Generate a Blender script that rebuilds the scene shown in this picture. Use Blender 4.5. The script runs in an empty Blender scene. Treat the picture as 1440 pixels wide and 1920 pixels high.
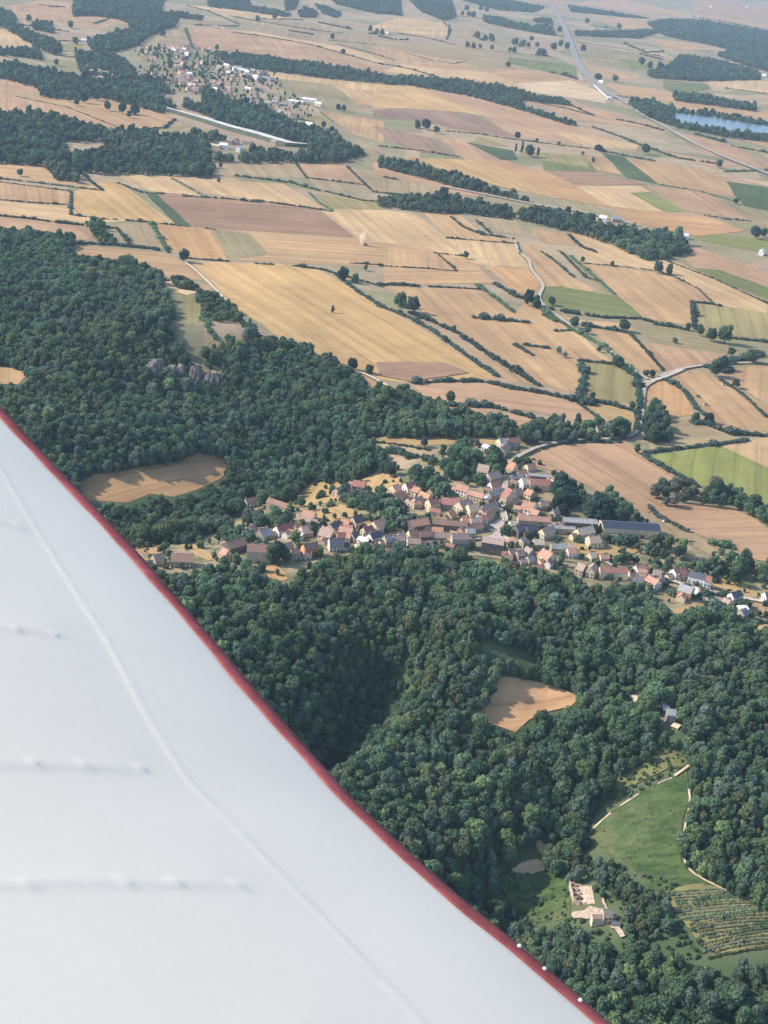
import bpy, bmesh, math, random
import numpy as np
from mathutils import Vector, Matrix
from mathutils.geometry import delaunay_2d_cdt

random.seed(7)
rng = np.random.default_rng(7)
SC = bpy.context.scene
COL = SC.collection
R = math.radians

# ------------------------------------------------------------------ camera
H = 514.0                       # height of the aircraft above the plain
FPX = 2600.0                    # focal length in pixels of the 1440 x 1920 photograph
PITCH, ROLL = R(23.3), R(6.3)
r0 = np.array([1.0, 0, 0]); f0 = np.array([0, math.cos(PITCH), -math.sin(PITCH)]); u0 = np.array([0, math.sin(PITCH), math.cos(PITCH)])
RT = math.cos(ROLL) * r0 + math.sin(ROLL) * u0
UP = -math.sin(ROLL) * r0 + math.cos(ROLL) * u0
EYE = np.array([0, 0, H])

cam_d = bpy.data.cameras.new('camera'); cam = bpy.data.objects.new('camera', cam_d); COL.objects.link(cam)
SC.camera = cam
m = Matrix(((RT[0], UP[0], -f0[0], 0), (RT[1], UP[1], -f0[1], 0), (RT[2], UP[2], -f0[2], H), (0, 0, 0, 1)))
cam.matrix_world = m
cam_d.sensor_fit = 'VERTICAL'; cam_d.sensor_height = 36.0; cam_d.sensor_width = 27.0
cam_d.lens = FPX / 1920.0 * 36.0
cam_d.clip_start = 0.05; cam_d.clip_end = 90000.0


def rays(P):
    P = np.atleast_2d(np.asarray(P, float))
    d = f0[None] + ((P[:, 0:1] - 720) / FPX) * RT[None] - ((P[:, 1:2] - 960) / FPX) * UP[None]
    return d


def proj(X, Y, Z):
    X = np.asarray(X, float); Y = np.asarray(Y, float); Z = np.asarray(Z, float) - H
    z = X * f0[0] + Y * f0[1] + Z * f0[2]
    z = np.where(z < 1e-3, 1e-3, z)
    return 720 + FPX * (X * RT[0] + Y * RT[1] + Z * RT[2]) / z, 960 - FPX * (X * UP[0] + Y * UP[1] + Z * UP[2]) / z


def flat(P):                    # where a line of sight meets the level of the plain
    d = rays(P); t = H / np.maximum(-d[:, 2], 1e-4)
    return np.stack([d[:, 0] * t, d[:, 1] * t], 1)


# ------------------------------------------------------------------ terrain
def seg_dist(X, Y, line):
    best = np.full(np.shape(X), 1e9)
    for (x0, y0), (x1, y1) in zip(line[:-1], line[1:]):
        dx, dy = x1 - x0, y1 - y0
        t = np.clip(((X - x0) * dx + (Y - y0) * dy) / (dx * dx + dy * dy + 1e-9), 0, 1)
        best = np.minimum(best, np.hypot(X - x0 - t * dx, Y - y0 - t * dy))
    return best


RIM = flat([(-500, 1010), (60, 1030), (240, 1050), (420, 1072), (620, 1062), (760, 1058), (900, 1072), (1040, 1100), (1200, 1135), (1440, 1195), (1800, 1260)])
FORMS = [                        # (polyline in the photograph, rise in metres, half width in metres)
    ([(440, 1370), (540, 1310), (640, 1268), (730, 1195)], -66, 30),     # the gorge
    ([(500, 1385), (600, 1318), (700, 1268), (800, 1215), (890, 1195)], 26, 44),      # spur in front of it
    ([(1060, 1400), (1000, 1480), (930, 1570), (860, 1660)], -34, 42),
    ([(760, 1420), (900, 1400), (960, 1390)], 20, 60),
    ([(1330, 1380), (1460, 1480), (1500, 1600)], 26, 90),
    ([(1080, 1790), (1250, 1800), (1440, 1860)], -10, 60),
    ([(-300, 905), (150, 905), (290, 895), (400, 872), (500, 840)], -50, 120),          # dry valley under the hill
    ([(-300, 560), (120, 585), (250, 600), (330, 640)], 20, 150),                        # wooded hill
    ([(260, 668), (380, 668), (440, 672)], 24, 45),                                      # brow of the rock face
    ([(240, 730), (340, 735), (450, 738)], -16, 50),                                     # foot of the rock face
]
FORMS = [(flat(p), a, w) for p, a, w in FORMS]


def hgt(X, Y):
    X = np.asarray(X, float); Y = np.asarray(Y, float)
    yr = np.interp(X, RIM[:, 0], RIM[:, 1])
    d = np.clip((yr - Y) / 300.0, 0, 1)
    z = -78.0 * (d * d * (3 - 2 * d))
    near = Y < 3500
    if np.any(near):
        xs = X[near]; ys = Y[near]; dz = np.zeros_like(xs)
        for line, a, w in FORMS:
            q = seg_dist(xs, ys, line)
            dz += a * np.exp(-(q / w) ** 2)
        k = np.clip((3500 - ys) / 900.0, 0, 1)
        wob = 2.2 * np.sin(xs / 61.0 + 1.3) * np.sin(ys / 83.0) + 1.3 * np.sin(xs / 23.0 + ys / 31.0)
        dz += wob * np.clip((yr[near] - ys) / 120.0, 0, 1)
        z = np.array(z); z[near] += dz * k
    return z


def at(P, off=0.0):             # pixels of the photograph -> points on the ground
    d = rays(P)
    n = len(d)
    dz = np.minimum(d[:, 2], -0.004)
    t0 = (H - 60) / -dz; t1 = (H + 170) / -dz
    hit = np.full(n, np.nan); lo = t0.copy()
    for k in range(1, 141):
        t = t0 + (t1 - t0) * k / 140
        g = H + dz * t - hgt(d[:, 0] * t, d[:, 1] * t) - off
        new = np.isnan(hit) & (g < 0)
        hit[new] = t[new]
        lo = np.where(np.isnan(hit), t, lo)
    hi = np.where(np.isnan(hit), t1, hit)
    for _ in range(24):
        mid = (lo + hi) / 2
        g = H + dz * mid - hgt(d[:, 0] * mid, d[:, 1] * mid) - off
        lo = np.where(g >= 0, mid, lo); hi = np.where(g < 0, mid, hi)
    return np.stack([d[:, 0] * hi, d[:, 1] * hi], 1)


def inside(PX, PY, poly):
    poly = np.asarray(poly, float); x = np.asarray(PX); y = np.asarray(PY)
    c = np.zeros(x.shape, bool); n = len(poly)
    j = n - 1
    for i in range(n):
        xi, yi = poly[i]; xj, yj = poly[j]
        if yi != yj:
            c ^= ((yi > y) != (yj > y)) & (x < (xj - xi) * (y - yi) / (yj - yi) + xi)
        j = i
    return c


FR = dict(A=(0, 0, 2), B=(720, 0, 2), C=(0, 400, 2), D=(720, 400, 2), E=(1040, 860, 3.6), F1=(120, 60, 4.8), F2=(380, 80, 4.8), W=(240, 800, 2.88),
          G=(860, 1100, 2.4828), J=(860, 1480, 2.4828), K=(300, 1040, 2.4), M=(1080, 1380, 4), N=(0, 400, 4), P=(360, 600, 4), Q=(1080, 0, 4), U=(1020, 1640, 7.2), T=(1140, 1260, 9),
          V1=(720, 900, 7.2), V2=(880, 820, 7.2), V3=(880, 940, 7.2), V4=(540, 900, 7.2), V5=(400, 900, 7.2), V6=(1040, 960, 7.2), V7=(1220, 1020, 6.545), X=(0, 0, 1), S=(680, 800, 3.6))


def px(frame, pts):
    ox, oy, s = FR[frame]
    return [(ox + x / s, oy + y / s) for x, y in pts]


# ------------------------------------------------------------------ mesh + scene helpers
def mesh(name, V, F, mats, idx=None, smooth=False):
    me = bpy.data.meshes.new(name)
    if isinstance(F, np.ndarray):
        F = [F]
    if len(F) and isinstance(F[0], np.ndarray):
        V = np.asarray(V, np.float32)
        me.vertices.add(len(V)); me.vertices.foreach_set('co', V.ravel())
        loops = np.concatenate([f.ravel() for f in F]).astype(np.int32)
        tot = np.concatenate([np.full(len(f), f.shape[1], np.int32) for f in F])
        start = np.concatenate([[0], np.cumsum(tot)[:-1]]).astype(np.int32)
        me.loops.add(len(loops)); me.loops.foreach_set('vertex_index', loops)
        me.polygons.add(len(tot)); me.polygons.foreach_set('loop_start', start)
        try:
            me.polygons.foreach_set('loop_total', tot)
        except Exception:
            pass
        if idx is not None:
            me.polygons.foreach_set('material_index', np.asarray(idx, np.int32))
        if smooth:
            me.polygons.foreach_set('use_smooth', np.ones(len(tot), bool))
        me.update(calc_edges=True); me.validate()
    else:
        me.from_pydata([tuple(map(float, v)) for v in V], [], [tuple(int(i) for i in f) for f in F])
        if idx is not None:
            me.polygons.foreach_set('material_index', np.asarray(idx, np.int32))
        if smooth:
            me.polygons.foreach_set('use_smooth', np.ones(len(me.polygons), bool))
        me.update()
    for mt in (mats if isinstance(mats, (list, tuple)) else [mats]):
        me.materials.append(mt)
    return me


def ob(name, data, parent=None, loc=None, rotz=None, scale=None):
    o = bpy.data.objects.new(name, data); COL.objects.link(o)
    if parent is not None:
        o.parent = parent
    if loc is not None:
        o.location = loc
    if rotz is not None:
        o.rotation_euler = (0, 0, rotz)
    if scale is not None:
        o.scale = scale if hasattr(scale, '__len__') else (scale,) * 3
    return o


REG = []                         # (object, base label, pixel) for labels that have to single one thing out


def tag(o, label, cat, group=None, at_px=None, kind=None):
    o['category'] = cat
    if group:
        o['group'] = group
    if kind:
        o['kind'] = kind
    o['label'] = label
    if kind is None:
        REG.append((o, label, at_px))
    return o


def structure(o, label, kind='structure'):
    o['kind'] = kind; o['label'] = label
    return o


class MB:
    """collects boxes, prisms and tubes for ONE mesh"""
    def __init__(s):
        s.V = []; s.F = []; s.I = []

    def add(s, V, F, mi=0):
        b = len(s.V); s.V += [tuple(v) for v in V]; s.F += [tuple(b + i for i in f) for f in F]; s.I += [mi] * len(F)

    def box(s, x0, x1, y0, y1, z0, z1, mi=0):
        s.add([(x0, y0, z0), (x1, y0, z0), (x1, y1, z0), (x0, y1, z0), (x0, y0, z1), (x1, y0, z1), (x1, y1, z1), (x0, y1, z1)],
              [(0, 3, 2, 1), (4, 5, 6, 7), (0, 1, 5, 4), (1, 2, 6, 5), (2, 3, 7, 6), (3, 0, 4, 7)], mi)

    def tube(s, pts, rad, n=6, mi=0):
        pts = [Vector(p) for p in pts]; V = []; F = []
        for k, p in enumerate(pts):
            d = (pts[min(k + 1, len(pts) - 1)] - pts[max(k - 1, 0)]).normalized()
            a = d.orthogonal().normalized(); b = d.cross(a)
            for i in range(n):
                t = 2 * math.pi * i / n
                V.append(p + (a * math.cos(t) + b * math.sin(t)) * rad[k])
        for k in range(len(pts) - 1):
            for i in range(n):
                F.append((k * n + i, k * n + (i + 1) % n, (k + 1) * n + (i + 1) % n, (k + 1) * n + i))
        F.append(tuple(range((len(pts) - 1) * n, len(pts) * n)))
        s.add(V, F, mi)

    def mesh(s, name, mats, smooth=False):
        return mesh(name, s.V, s.F, mats, s.I, smooth)


def ico(sub):
    bm = bmesh.new(); bmesh.ops.create_icosphere(bm, subdivisions=sub, radius=1.0)
    V = np.array([v.co[:] for v in bm.verts]); F = np.array([[v.index for v in f.verts] for f in bm.faces]); bm.free()
    return V, F


ICO = {k: ico(k) for k in (1, 2, 3)}

# ------------------------------------------------------------------ materials
def newmat(name):
    mt = bpy.data.materials.new(name); mt.use_nodes = True
    nt = mt.node_tree; nt.nodes.clear()
    out = nt.nodes.new('ShaderNodeOutputMaterial')
    return mt, nt, out


def N(nt, t, **kw):
    n = nt.nodes.new(t)
    for k, v in kw.items():
        setattr(n, k, v)
    return n


def lk(nt, a, b):
    nt.links.new(a, b)


def noise(nt, vec, scale, detail=3.0, rough=0.55):
    n = N(nt, 'ShaderNodeTexNoise'); n.inputs['Scale'].default_value = scale; n.inputs['Detail'].default_value = detail; n.inputs['Roughness'].default_value = rough
    if vec is not None:
        lk(nt, vec, n.inputs['Vector'])
    return n.outputs['Fac']


def maprange(nt, v, a, b, c, d):
    n = N(nt, 'ShaderNodeMapRange'); lk(nt, v, n.inputs[0])
    for i, q in enumerate((a, b, c, d)):
        n.inputs[1 + i].default_value = q
    return n.outputs[0]


def mixc(nt, fac, a, b, mode='MIX'):
    n = N(nt, 'ShaderNodeMix', data_type='RGBA', blend_type=mode)
    for sock, val in ((n.inputs[0], fac), (n.inputs[6], a), (n.inputs[7], b)):
        if hasattr(val, 'is_linked'):
            lk(nt, val, sock)
        elif isinstance(val, (int, float)):
            sock.default_value = val
        else:
            sock.default_value = (*val[:3], 1)
    return n.outputs[2]


def scalec(nt, col, fac):       # colour times a number
    n = N(nt, 'ShaderNodeVectorMath', operation='SCALE')
    if hasattr(col, 'is_linked'):
        lk(nt, col, n.inputs[0])
    else:
        n.inputs[0].default_value = col[:3]
    lk(nt, fac, n.inputs['Scale'])
    return n.outputs[0]


def mul(nt, a, b):
    n = N(nt, 'ShaderNodeMath', operation='MULTIPLY')
    for i, v in enumerate((a, b)):
        if hasattr(v, 'is_linked'):
            lk(nt, v, n.inputs[i])
        else:
            n.inputs[i].default_value = v
    return n.outputs[0]


def principled(nt, out, col, rough=0.85, spec=0.2):
    p = N(nt, 'ShaderNodeBsdfPrincipled')
    if hasattr(col, 'is_linked'):
        lk(nt, col, p.inputs['Base Color'])
    else:
        p.inputs['Base Color'].default_value = (*col[:3], 1)
    p.inputs['Roughness'].default_value = rough
    p.inputs['Specular IOR Level'].default_value = spec
    lk(nt, p.outputs[0], out.inputs['Surface'])
    return p


def worn(name, col, scale=0.6, amount=0.25, rough=0.85, spec=0.2, streak=False):
    """a worn surface: base colour with blotches and fine grain"""
    mt, nt, out = newmat(name)
    tc = N(nt, 'ShaderNodeTexCoord').outputs['Object']
    v = tc
    if streak:
        mp = N(nt, 'ShaderNodeMapping'); mp.inputs['Scale'].default_value = (1, 1, 0.25); lk(nt, tc, mp.inputs[0]); v = mp.outputs[0]
    a = maprange(nt, noise(nt, v, scale, 4), 0.3, 0.7, 1 - amount, 1 + amount)
    b = maprange(nt, noise(nt, v, scale * 6, 3), 0.3, 0.7, 1 - amount * 0.6, 1 + amount * 0.6)
    rnd = N(nt, 'ShaderNodeObjectInfo').outputs['Random']
    r_ = maprange(nt, rnd, 0, 1, 0.88, 1.1)
    principled(nt, out, scalec(nt, col, mul(nt, mul(nt, a, b), r_)), rough, spec)
    return mt


def leafmat(name, dark, light, jitter=0.26, trans=0.36):
    mt, nt, out = newmat(name)
    oi = N(nt, 'ShaderNodeObjectInfo')
    tc = N(nt, 'ShaderNodeTexCoord').outputs['Object']
    f = maprange(nt, noise(nt, tc, 0.45, 4), 0.35, 0.68, 0, 1)
    c = mixc(nt, f, dark, light)
    val = maprange(nt, oi.outputs['Random'], 0, 1, 1 - jitter, 1 + jitter)
    ge = N(nt, 'ShaderNodeNewGeometry')
    big = maprange(nt, noise(nt, ge.outputs['Position'], 0.011, 3), 0.35, 0.65, 0.82, 1.2)
    c = scalec(nt, c, mul(nt, val, big))
    c = mixc(nt, maprange(nt, noise(nt, ge.outputs['Position'], 0.022, 2), 0.5, 0.75, 0, 0.45), c, mixc(nt, 0.5, c, (0.13, 0.12, 0.06)))
    d = N(nt, 'ShaderNodeBsdfDiffuse'); lk(nt, c, d.inputs[0])
    t = N(nt, 'ShaderNodeBsdfTranslucent'); lk(nt, c, t.inputs[0])
    mx = N(nt, 'ShaderNodeMixShader'); mx.inputs[0].default_value = trans
    lk(nt, d.outputs[0], mx.inputs[1]); lk(nt, t.outputs[0], mx.inputs[2]); lk(nt, mx.outputs[0], out.inputs['Surface'])
    return mt


def fieldmat():
    """cropland: the object's own colour, drawn out along the way it was worked"""
    mt, nt, out = newmat('field_soil')
    oi = N(nt, 'ShaderNodeObjectInfo')
    ge = N(nt, 'ShaderNodeNewGeometry')
    an = N(nt, 'ShaderNodeAttribute', attribute_type='OBJECT', attribute_name='worked')
    rot = N(nt, 'ShaderNodeVectorRotate', rotation_type='Z_AXIS')
    lk(nt, ge.outputs['Position'], rot.inputs['Vector']); lk(nt, an.outputs['Fac'], rot.inputs['Angle'])
    sc1 = N(nt, 'ShaderNodeVectorMath', operation='MULTIPLY'); lk(nt, rot.outputs[0], sc1.inputs[0]); sc1.inputs[1].default_value = (0.0025, 0.05, 0.02)
    s1 = maprange(nt, noise(nt, sc1.outputs[0], 1.0, 3), 0.3, 0.7, 0.83, 1.15)
    sc2 = N(nt, 'ShaderNodeVectorMath', operation='MULTIPLY'); lk(nt, rot.outputs[0], sc2.inputs[0]); sc2.inputs[1].default_value = (0.006, 0.28, 0.1)
    s2 = maprange(nt, noise(nt, sc2.outputs[0], 1.0, 2), 0.3, 0.7, 0.93, 1.07)
    b1 = maprange(nt, noise(nt, ge.outputs['Position'], 0.006, 5), 0.3, 0.7, 0.80, 1.18)
    b2 = maprange(nt, noise(nt, ge.outputs['Position'], 0.05, 4), 0.3, 0.7, 0.92, 1.08)
    b3 = maprange(nt, noise(nt, ge.outputs['Position'], 0.6, 2), 0.3, 0.7, 0.93, 1.07)
    wv = N(nt, 'ShaderNodeTexWave', wave_type='BANDS', bands_direction='Y'); lk(nt, rot.outputs[0], wv.inputs['Vector'])
    wv.inputs['Scale'].default_value = 0.014; wv.inputs['Distortion'].default_value = 0.6; wv.inputs['Detail'].default_value = 1
    tr = maprange(nt, wv.outputs['Fac'], 0.90, 1.0, 1.0, 0.84)
    f = mul(nt, mul(nt, mul(nt, s1, s2), mul(nt, b1, b2)), mul(nt, b3, tr))
    c = scalec(nt, oi.outputs['Color'], f)
    hue = maprange(nt, noise(nt, ge.outputs['Position'], 0.012, 4), 0.42, 0.72, 0, 0.35)
    c2 = N(nt, 'ShaderNodeVectorMath', operation='MULTIPLY'); lk(nt, c, c2.inputs[0]); c2.inputs[1].default_value = (0.84, 0.93, 0.82)
    c = mixc(nt, hue, c, c2.outputs[0])
    principled(nt, out, c, 0.95, 0.1)
    return mt


def groundmat():
    """dry meadows and hedged plots of the plain; dark woodland floor where the woods stand"""
    mt, nt, out = newmat('ground')
    ge = N(nt, 'ShaderNodeNewGeometry'); P = ge.outputs['Position']
    w = N(nt, 'ShaderNodeTexNoise'); w.inputs['Scale'].default_value = 0.002; lk(nt, P, w.inputs['Vector'])
    wsc = N(nt, 'ShaderNodeVectorMath', operation='SCALE'); lk(nt, w.outputs['Color'], wsc.inputs[0]); wsc.inputs['Scale'].default_value = 90
    ad = N(nt, 'ShaderNodeVectorMath', operation='ADD'); lk(nt, P, ad.inputs[0]); lk(nt, wsc.outputs[0], ad.inputs[1])
    fl = N(nt, 'ShaderNodeVectorMath', operation='MULTIPLY'); lk(nt, ad.outputs[0], fl.inputs[0]); fl.inputs[1].default_value = (1, 0.8, 0)
    vo = N(nt, 'ShaderNodeTexVoronoi', distance='CHEBYCHEV'); vo.inputs['Scale'].default_value = 0.0042; lk(nt, fl.outputs[0], vo.inputs['Vector'])
    sep = N(nt, 'ShaderNodeSeparateColor'); lk(nt, vo.outputs['Color'], sep.inputs[0])
    rp = N(nt, 'ShaderNodeValToRGB'); lk(nt, sep.outputs[0], rp.inputs[0]); rp.color_ramp.interpolation = 'CONSTANT'
    cols = [(0, (.30, .235, .15)), (.2, (.25, .21, .125)), (.38, (.34, .255, .16)), (.55, (.22, .20, .11)), (.7, (.31, .225, .15)), (.86, (.2, .19, .105))]
    e = rp.color_ramp.elements
    while len(e) < len(cols):
        e.new(0.5)
    for k, (p, c) in enumerate(cols):
        e[k].position = p; e[k].color = (*c, 1)
    g = mul(nt, maprange(nt, noise(nt, P, 0.008, 5), 0.3, 0.7, 0.84, 1.15), maprange(nt, noise(nt, P, 0.11, 4), 0.3, 0.7, 0.88, 1.12))
    c = scalec(nt, rp.outputs[0], g)
    c = mixc(nt, maprange(nt, noise(nt, P, 0.02, 4), 0.48, 0.7, 0, 0.5), c, (0.17, 0.165, 0.085))
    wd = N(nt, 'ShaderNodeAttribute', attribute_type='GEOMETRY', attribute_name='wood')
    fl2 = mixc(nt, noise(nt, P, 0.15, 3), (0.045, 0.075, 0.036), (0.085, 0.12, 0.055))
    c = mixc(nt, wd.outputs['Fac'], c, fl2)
    vg = N(nt, 'ShaderNodeAttribute', attribute_type='GEOMETRY', attribute_name='garden')
    gd = mixc(nt, maprange(nt, noise(nt, P, 0.06, 5), 0.4, 0.62, 0, 1), (0.31, 0.235, 0.14), (0.11, 0.12, 0.06))
    gd = mixc(nt, maprange(nt, noise(nt, P, 0.35, 3), 0.5, 0.7, 0, 0.6), gd, (0.40, 0.33, 0.24))
    c = mixc(nt, vg.outputs['Fac'], c, gd)
    principled(nt, out, c, 0.95, 0.1)
    return mt


M_FIELD = fieldmat(); M_GROUND = groundmat()
TONES = [                        # foliage tones: (word for it, dark, light)
    ('dark green', (0.078, 0.134, 0.091), (0.151, 0.240, 0.150)),
    ('green', (0.099, 0.162, 0.095), (0.190, 0.291, 0.162)),
    ('grey green', (0.116, 0.169, 0.131), (0.217, 0.283, 0.207)),
    ('olive green', (0.126, 0.160, 0.085), (0.234, 0.269, 0.150)),
    ('light green', (0.139, 0.215, 0.099), (0.272, 0.360, 0.171)),
    ('dry brownish', (0.177, 0.177, 0.131), (0.284, 0.265, 0.214)),
    ('blackish green', (0.056, 0.097, 0.083), (0.104, 0.158, 0.125)),
    ('yellow green', (0.177, 0.234, 0.079), (0.329, 0.389, 0.157)),
]
M_LEAF = [leafmat('foliage ' + t[0], t[1], t[2]) for t in TONES]
M_BARK = worn('bark', (.11, .085, .06), 2.0, 0.3)
M_ASPHALT = worn('asphalt', (.28, .255, .22), 0.12, 0.12)
M_PALEROAD = worn('pale_road', (.42, .365, .29), 0.15, 0.15)
M_DIRT = worn('dirt_track', (.52, .42, .29), 0.15, 0.18)
M_CONCRETE = worn('pale_concrete', (.72, .70, .66), 0.1, 0.08)
M_ROCK = worn('cliff_rock', (.19, .165, .14), 0.3, 0.45, streak=True)
M_STONE = worn('ruin_stone', (.46, .36, .275), 0.4, 0.3)
M_RUBBLE = worn('rubble', (.42, .325, .245), 0.5, 0.45)
M_GLASS = worn('window_glass', (.03, .035, .045), 1.0, 0.1, 0.25, 0.5)
M_SHUTTER = worn('shutter_paint', (.30, .27, .24), 1.0, 0.2)
M_DOOR = worn('door_wood', (.14, .085, .055), 1.0, 0.3)
M_CHIM = worn('chimney_brick', (.42, .27, .20), 1.5, 0.3)
M_SOLAR = worn('solar_panel', (.045, .055, .075), 0.4, 0.15, 0.3, 0.5)
WALLS = {'cream': (.66, .55, .38), 'white': (.76, .73, .67), 'grey': (.30, .27, .245), 'stone': (.44, .36, .28), 'orange': (.62, .32, .13), 'dark': (.13, .115, .11), 'pinkish': (.55, .41, .33)}
ROOFS = {'red': (.34, .165, .13), 'salmon': (.44, .25, .18), 'orange': (.47, .245, .155), 'brown': (.30, .185, .14), 'dark red': (.28, .13, .11), 'pinkish grey': (.38, .28, .225),
         'slate': (.10, .105, .125), 'grey': (.30, .29, .285), 'cream': (.60, .48, .34), 'white': (.78, .77, .74), 'solar panelled': (.07, .08, .12), 'brown grey': (.31, .245, .21)}
M_WALL = {k: worn('wall ' + k, c, 0.5, 0.12, streak=True) for k, c in WALLS.items()}
M_ROOF = {k: worn('roof ' + k, c, 0.7, 0.26) for k, c in ROOFS.items()}

# ------------------------------------------------------------------ plants
def clump(sub, leaves, leaf, seed, squash=0.85):
    """one lump of foliage: a lumpy core under leaf sprays"""
    g = np.random.default_rng(seed)
    V, F = ICO[sub]
    V = V.copy(); k = g.normal(size=(5, 3)); ph = g.uniform(0, 6, 5)
    disp = 0.72 + 0.12 * sum(np.sin(3.1 * V @ k[i] + ph[i]) for i in range(5)) / 1.6
    V = V * disp[:, None]; V[:, 2] *= squash
    d = g.normal(size=(leaves, 3)); d /= np.linalg.norm(d, axis=1)[:, None]
    c = d * g.uniform(0.78, 1.12, (leaves, 1)); c[:, 2] *= squash
    nrm = d + g.normal(scale=0.55, size=(leaves, 3)); nrm /= np.linalg.norm(nrm, axis=1)[:, None]
    a = np.cross(nrm, g.normal(size=(leaves, 3))); a /= np.linalg.norm(a, axis=1)[:, None]; b = np.cross(nrm, a)
    s = leaf * g.uniform(0.6, 1.25, (leaves, 1))
    Q = np.stack([c - a * s - b * s * .6, c + a * s - b * s * .6, c + a * s * .8 + b * s * .7 - nrm * s * .25, c - a * s * .8 + b * s * .7 - nrm * s * .25], 1).reshape(-1, 3)
    QF = np.arange(leaves * 4).reshape(-1, 4) + len(V)
    return np.concatenate([V, Q]), F, QF


CLUMPS = [clump(1, 72, 0.25, s) for s in range(8)]
FARCL = [clump(1, 16, 0.36, 20 + s) for s in range(4)]


def assemble(places, lib, g):
    """places: (x, y, z, rx, ry, rz) -> verts, tris, quads"""
    VV, TT, QQ = [], [], []; b = 0
    for (x, y, z, rx, ry, rz) in places:
        V, F, Q = lib[int(g.integers(len(lib)))]
        t = g.uniform(0, 6.283); c, s = math.cos(t), math.sin(t)
        W = np.empty_like(V)
        W[:, 0] = (V[:, 0] * c - V[:, 1] * s) * rx + x; W[:, 1] = (V[:, 0] * s + V[:, 1] * c) * ry + y; W[:, 2] = V[:, 2] * rz + z
        VV.append(W); TT.append(F + b); QQ.append(Q + b); b += len(V)
    return np.concatenate(VV), np.concatenate(TT), np.concatenate(QQ)


SHAPES = {                       # crowns for a tree 1 m tall: (radius, lowest, top, lumps, lump size)
    'round': (0.36, 0.20, 1.0, 24, 0.155), 'broad': (0.46, 0.22, 1.0, 30, 0.17), 'tall': (0.23, 0.13, 1.0, 24, 0.125),
    'loose': (0.34, 0.18, 1.0, 17, 0.15), 'column': (0.12, 0.05, 1.0, 16, 0.09), 'bush': (0.60, 0.02, 1.0, 14, 0.30), 'dome': (0.44, 0.10, 1.0, 30, 0.165)}


def crown_mesh(shape, tone, seed):
    g = np.random.default_rng(seed)
    rad, lo, hi, n, ls = SHAPES[shape]
    pl = []
    lean = g.normal(scale=0.03, size=2)
    ell = g.uniform(0.78, 1.25)
    for i in range(n):
        t = (i + 0.5) / n
        z = lo + (hi - lo) * (0.10 + 0.80 * t)
        q = (z - lo) / (hi - lo)
        prof = {'tall': math.sin(math.pi * min(1, q * 0.82 + 0.14)) ** 0.8, 'column': math.sin(math.pi * min(1, q * .8 + .15)) ** .6, 'dome': math.sqrt(max(0.02, 1 - q ** 2.2)),
                'bush': math.sqrt(max(0.02, 1 - q ** 2))}.get(shape, math.sin(math.pi * min(1, q * 0.86 + 0.10)) ** 0.62)
        ang = i * 2.39996 + g.normal(scale=0.35)
        rr = max(0.0, rad * prof - ls * 0.55) * g.uniform(0.65, 1.12)
        s = ls * g.uniform(0.58, 1.38)
        pl.append((rr * math.cos(ang) * ell + lean[0] * q, rr * math.sin(ang) / ell + lean[1] * q, z + g.normal(scale=.03), s * g.uniform(.8, 1.2), s * g.uniform(.8, 1.2), s * g.uniform(.7, 1.25)))
    pl.append((0, 0, lo + (hi - lo) * .5, rad * .52, rad * .52, (hi - lo) * .32))
    V, T, Q = assemble(pl, CLUMPS, g)
    return mesh('crown', V, [T, Q], M_LEAF[tone], smooth=False)


def trunk_mesh(shape, seed):
    g = random.Random(seed); b = MB(); top = 0.62
    b.tube([(0, 0, -0.03), (0.004, 0.003, 0.10), (0.012, -0.006, 0.3), (0.0, 0.006, top)], [0.035, 0.026, 0.020, 0.006], 7)
    rad = SHAPES[shape][0]
    for k in range(5):
        a = k * 1.3 + g.random(); z = 0.18 + 0.08 * k
        b.tube([(0, 0, z), (math.cos(a) * rad * .35, math.sin(a) * rad * .35, z + .09), (math.cos(a) * rad * .7, math.sin(a) * rad * .7, z + .2)], [0.012, 0.009, 0.003], 5)
    return b.mesh('trunk', M_BARK)


KINDS = [('round', 0), ('round', 1), ('broad', 0), ('broad', 1), ('tall', 1), ('tall', 2), ('round', 2), ('loose', 3), ('dome', 1), ('dome', 0), ('loose', 2), ('round', 3),
         ('round', 4), ('loose', 5), ('dome', 3), ('tall', 0), ('bush', 1), ('bush', 3), ('column', 6), ('round', 6), ('bush', 2), ('dome', 7), ('broad', 6), ('bush', 5), ('bush', 4)]
CROWN = [crown_mesh(s, t, 100 + i) for i, (s, t) in enumerate(KINDS)]
TRUNK = {s: trunk_mesh(s, 5) for s in SHAPES}
SHAPEWORD = {'round': 'round crowned', 'broad': 'broad spreading', 'tall': 'tall slender', 'loose': 'loose open', 'column': 'narrow columnar', 'bush': 'low bushy', 'dome': 'dome shaped'}
# prototypes for the woods, kept in a collection of their own that is not part of the scene
PROTO = bpy.data.collections.new('woodland trees')
for i, c in enumerate(CROWN):
    o = bpy.data.objects.new('woodland_crown_%02d' % i, c); PROTO.objects.link(o)


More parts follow.
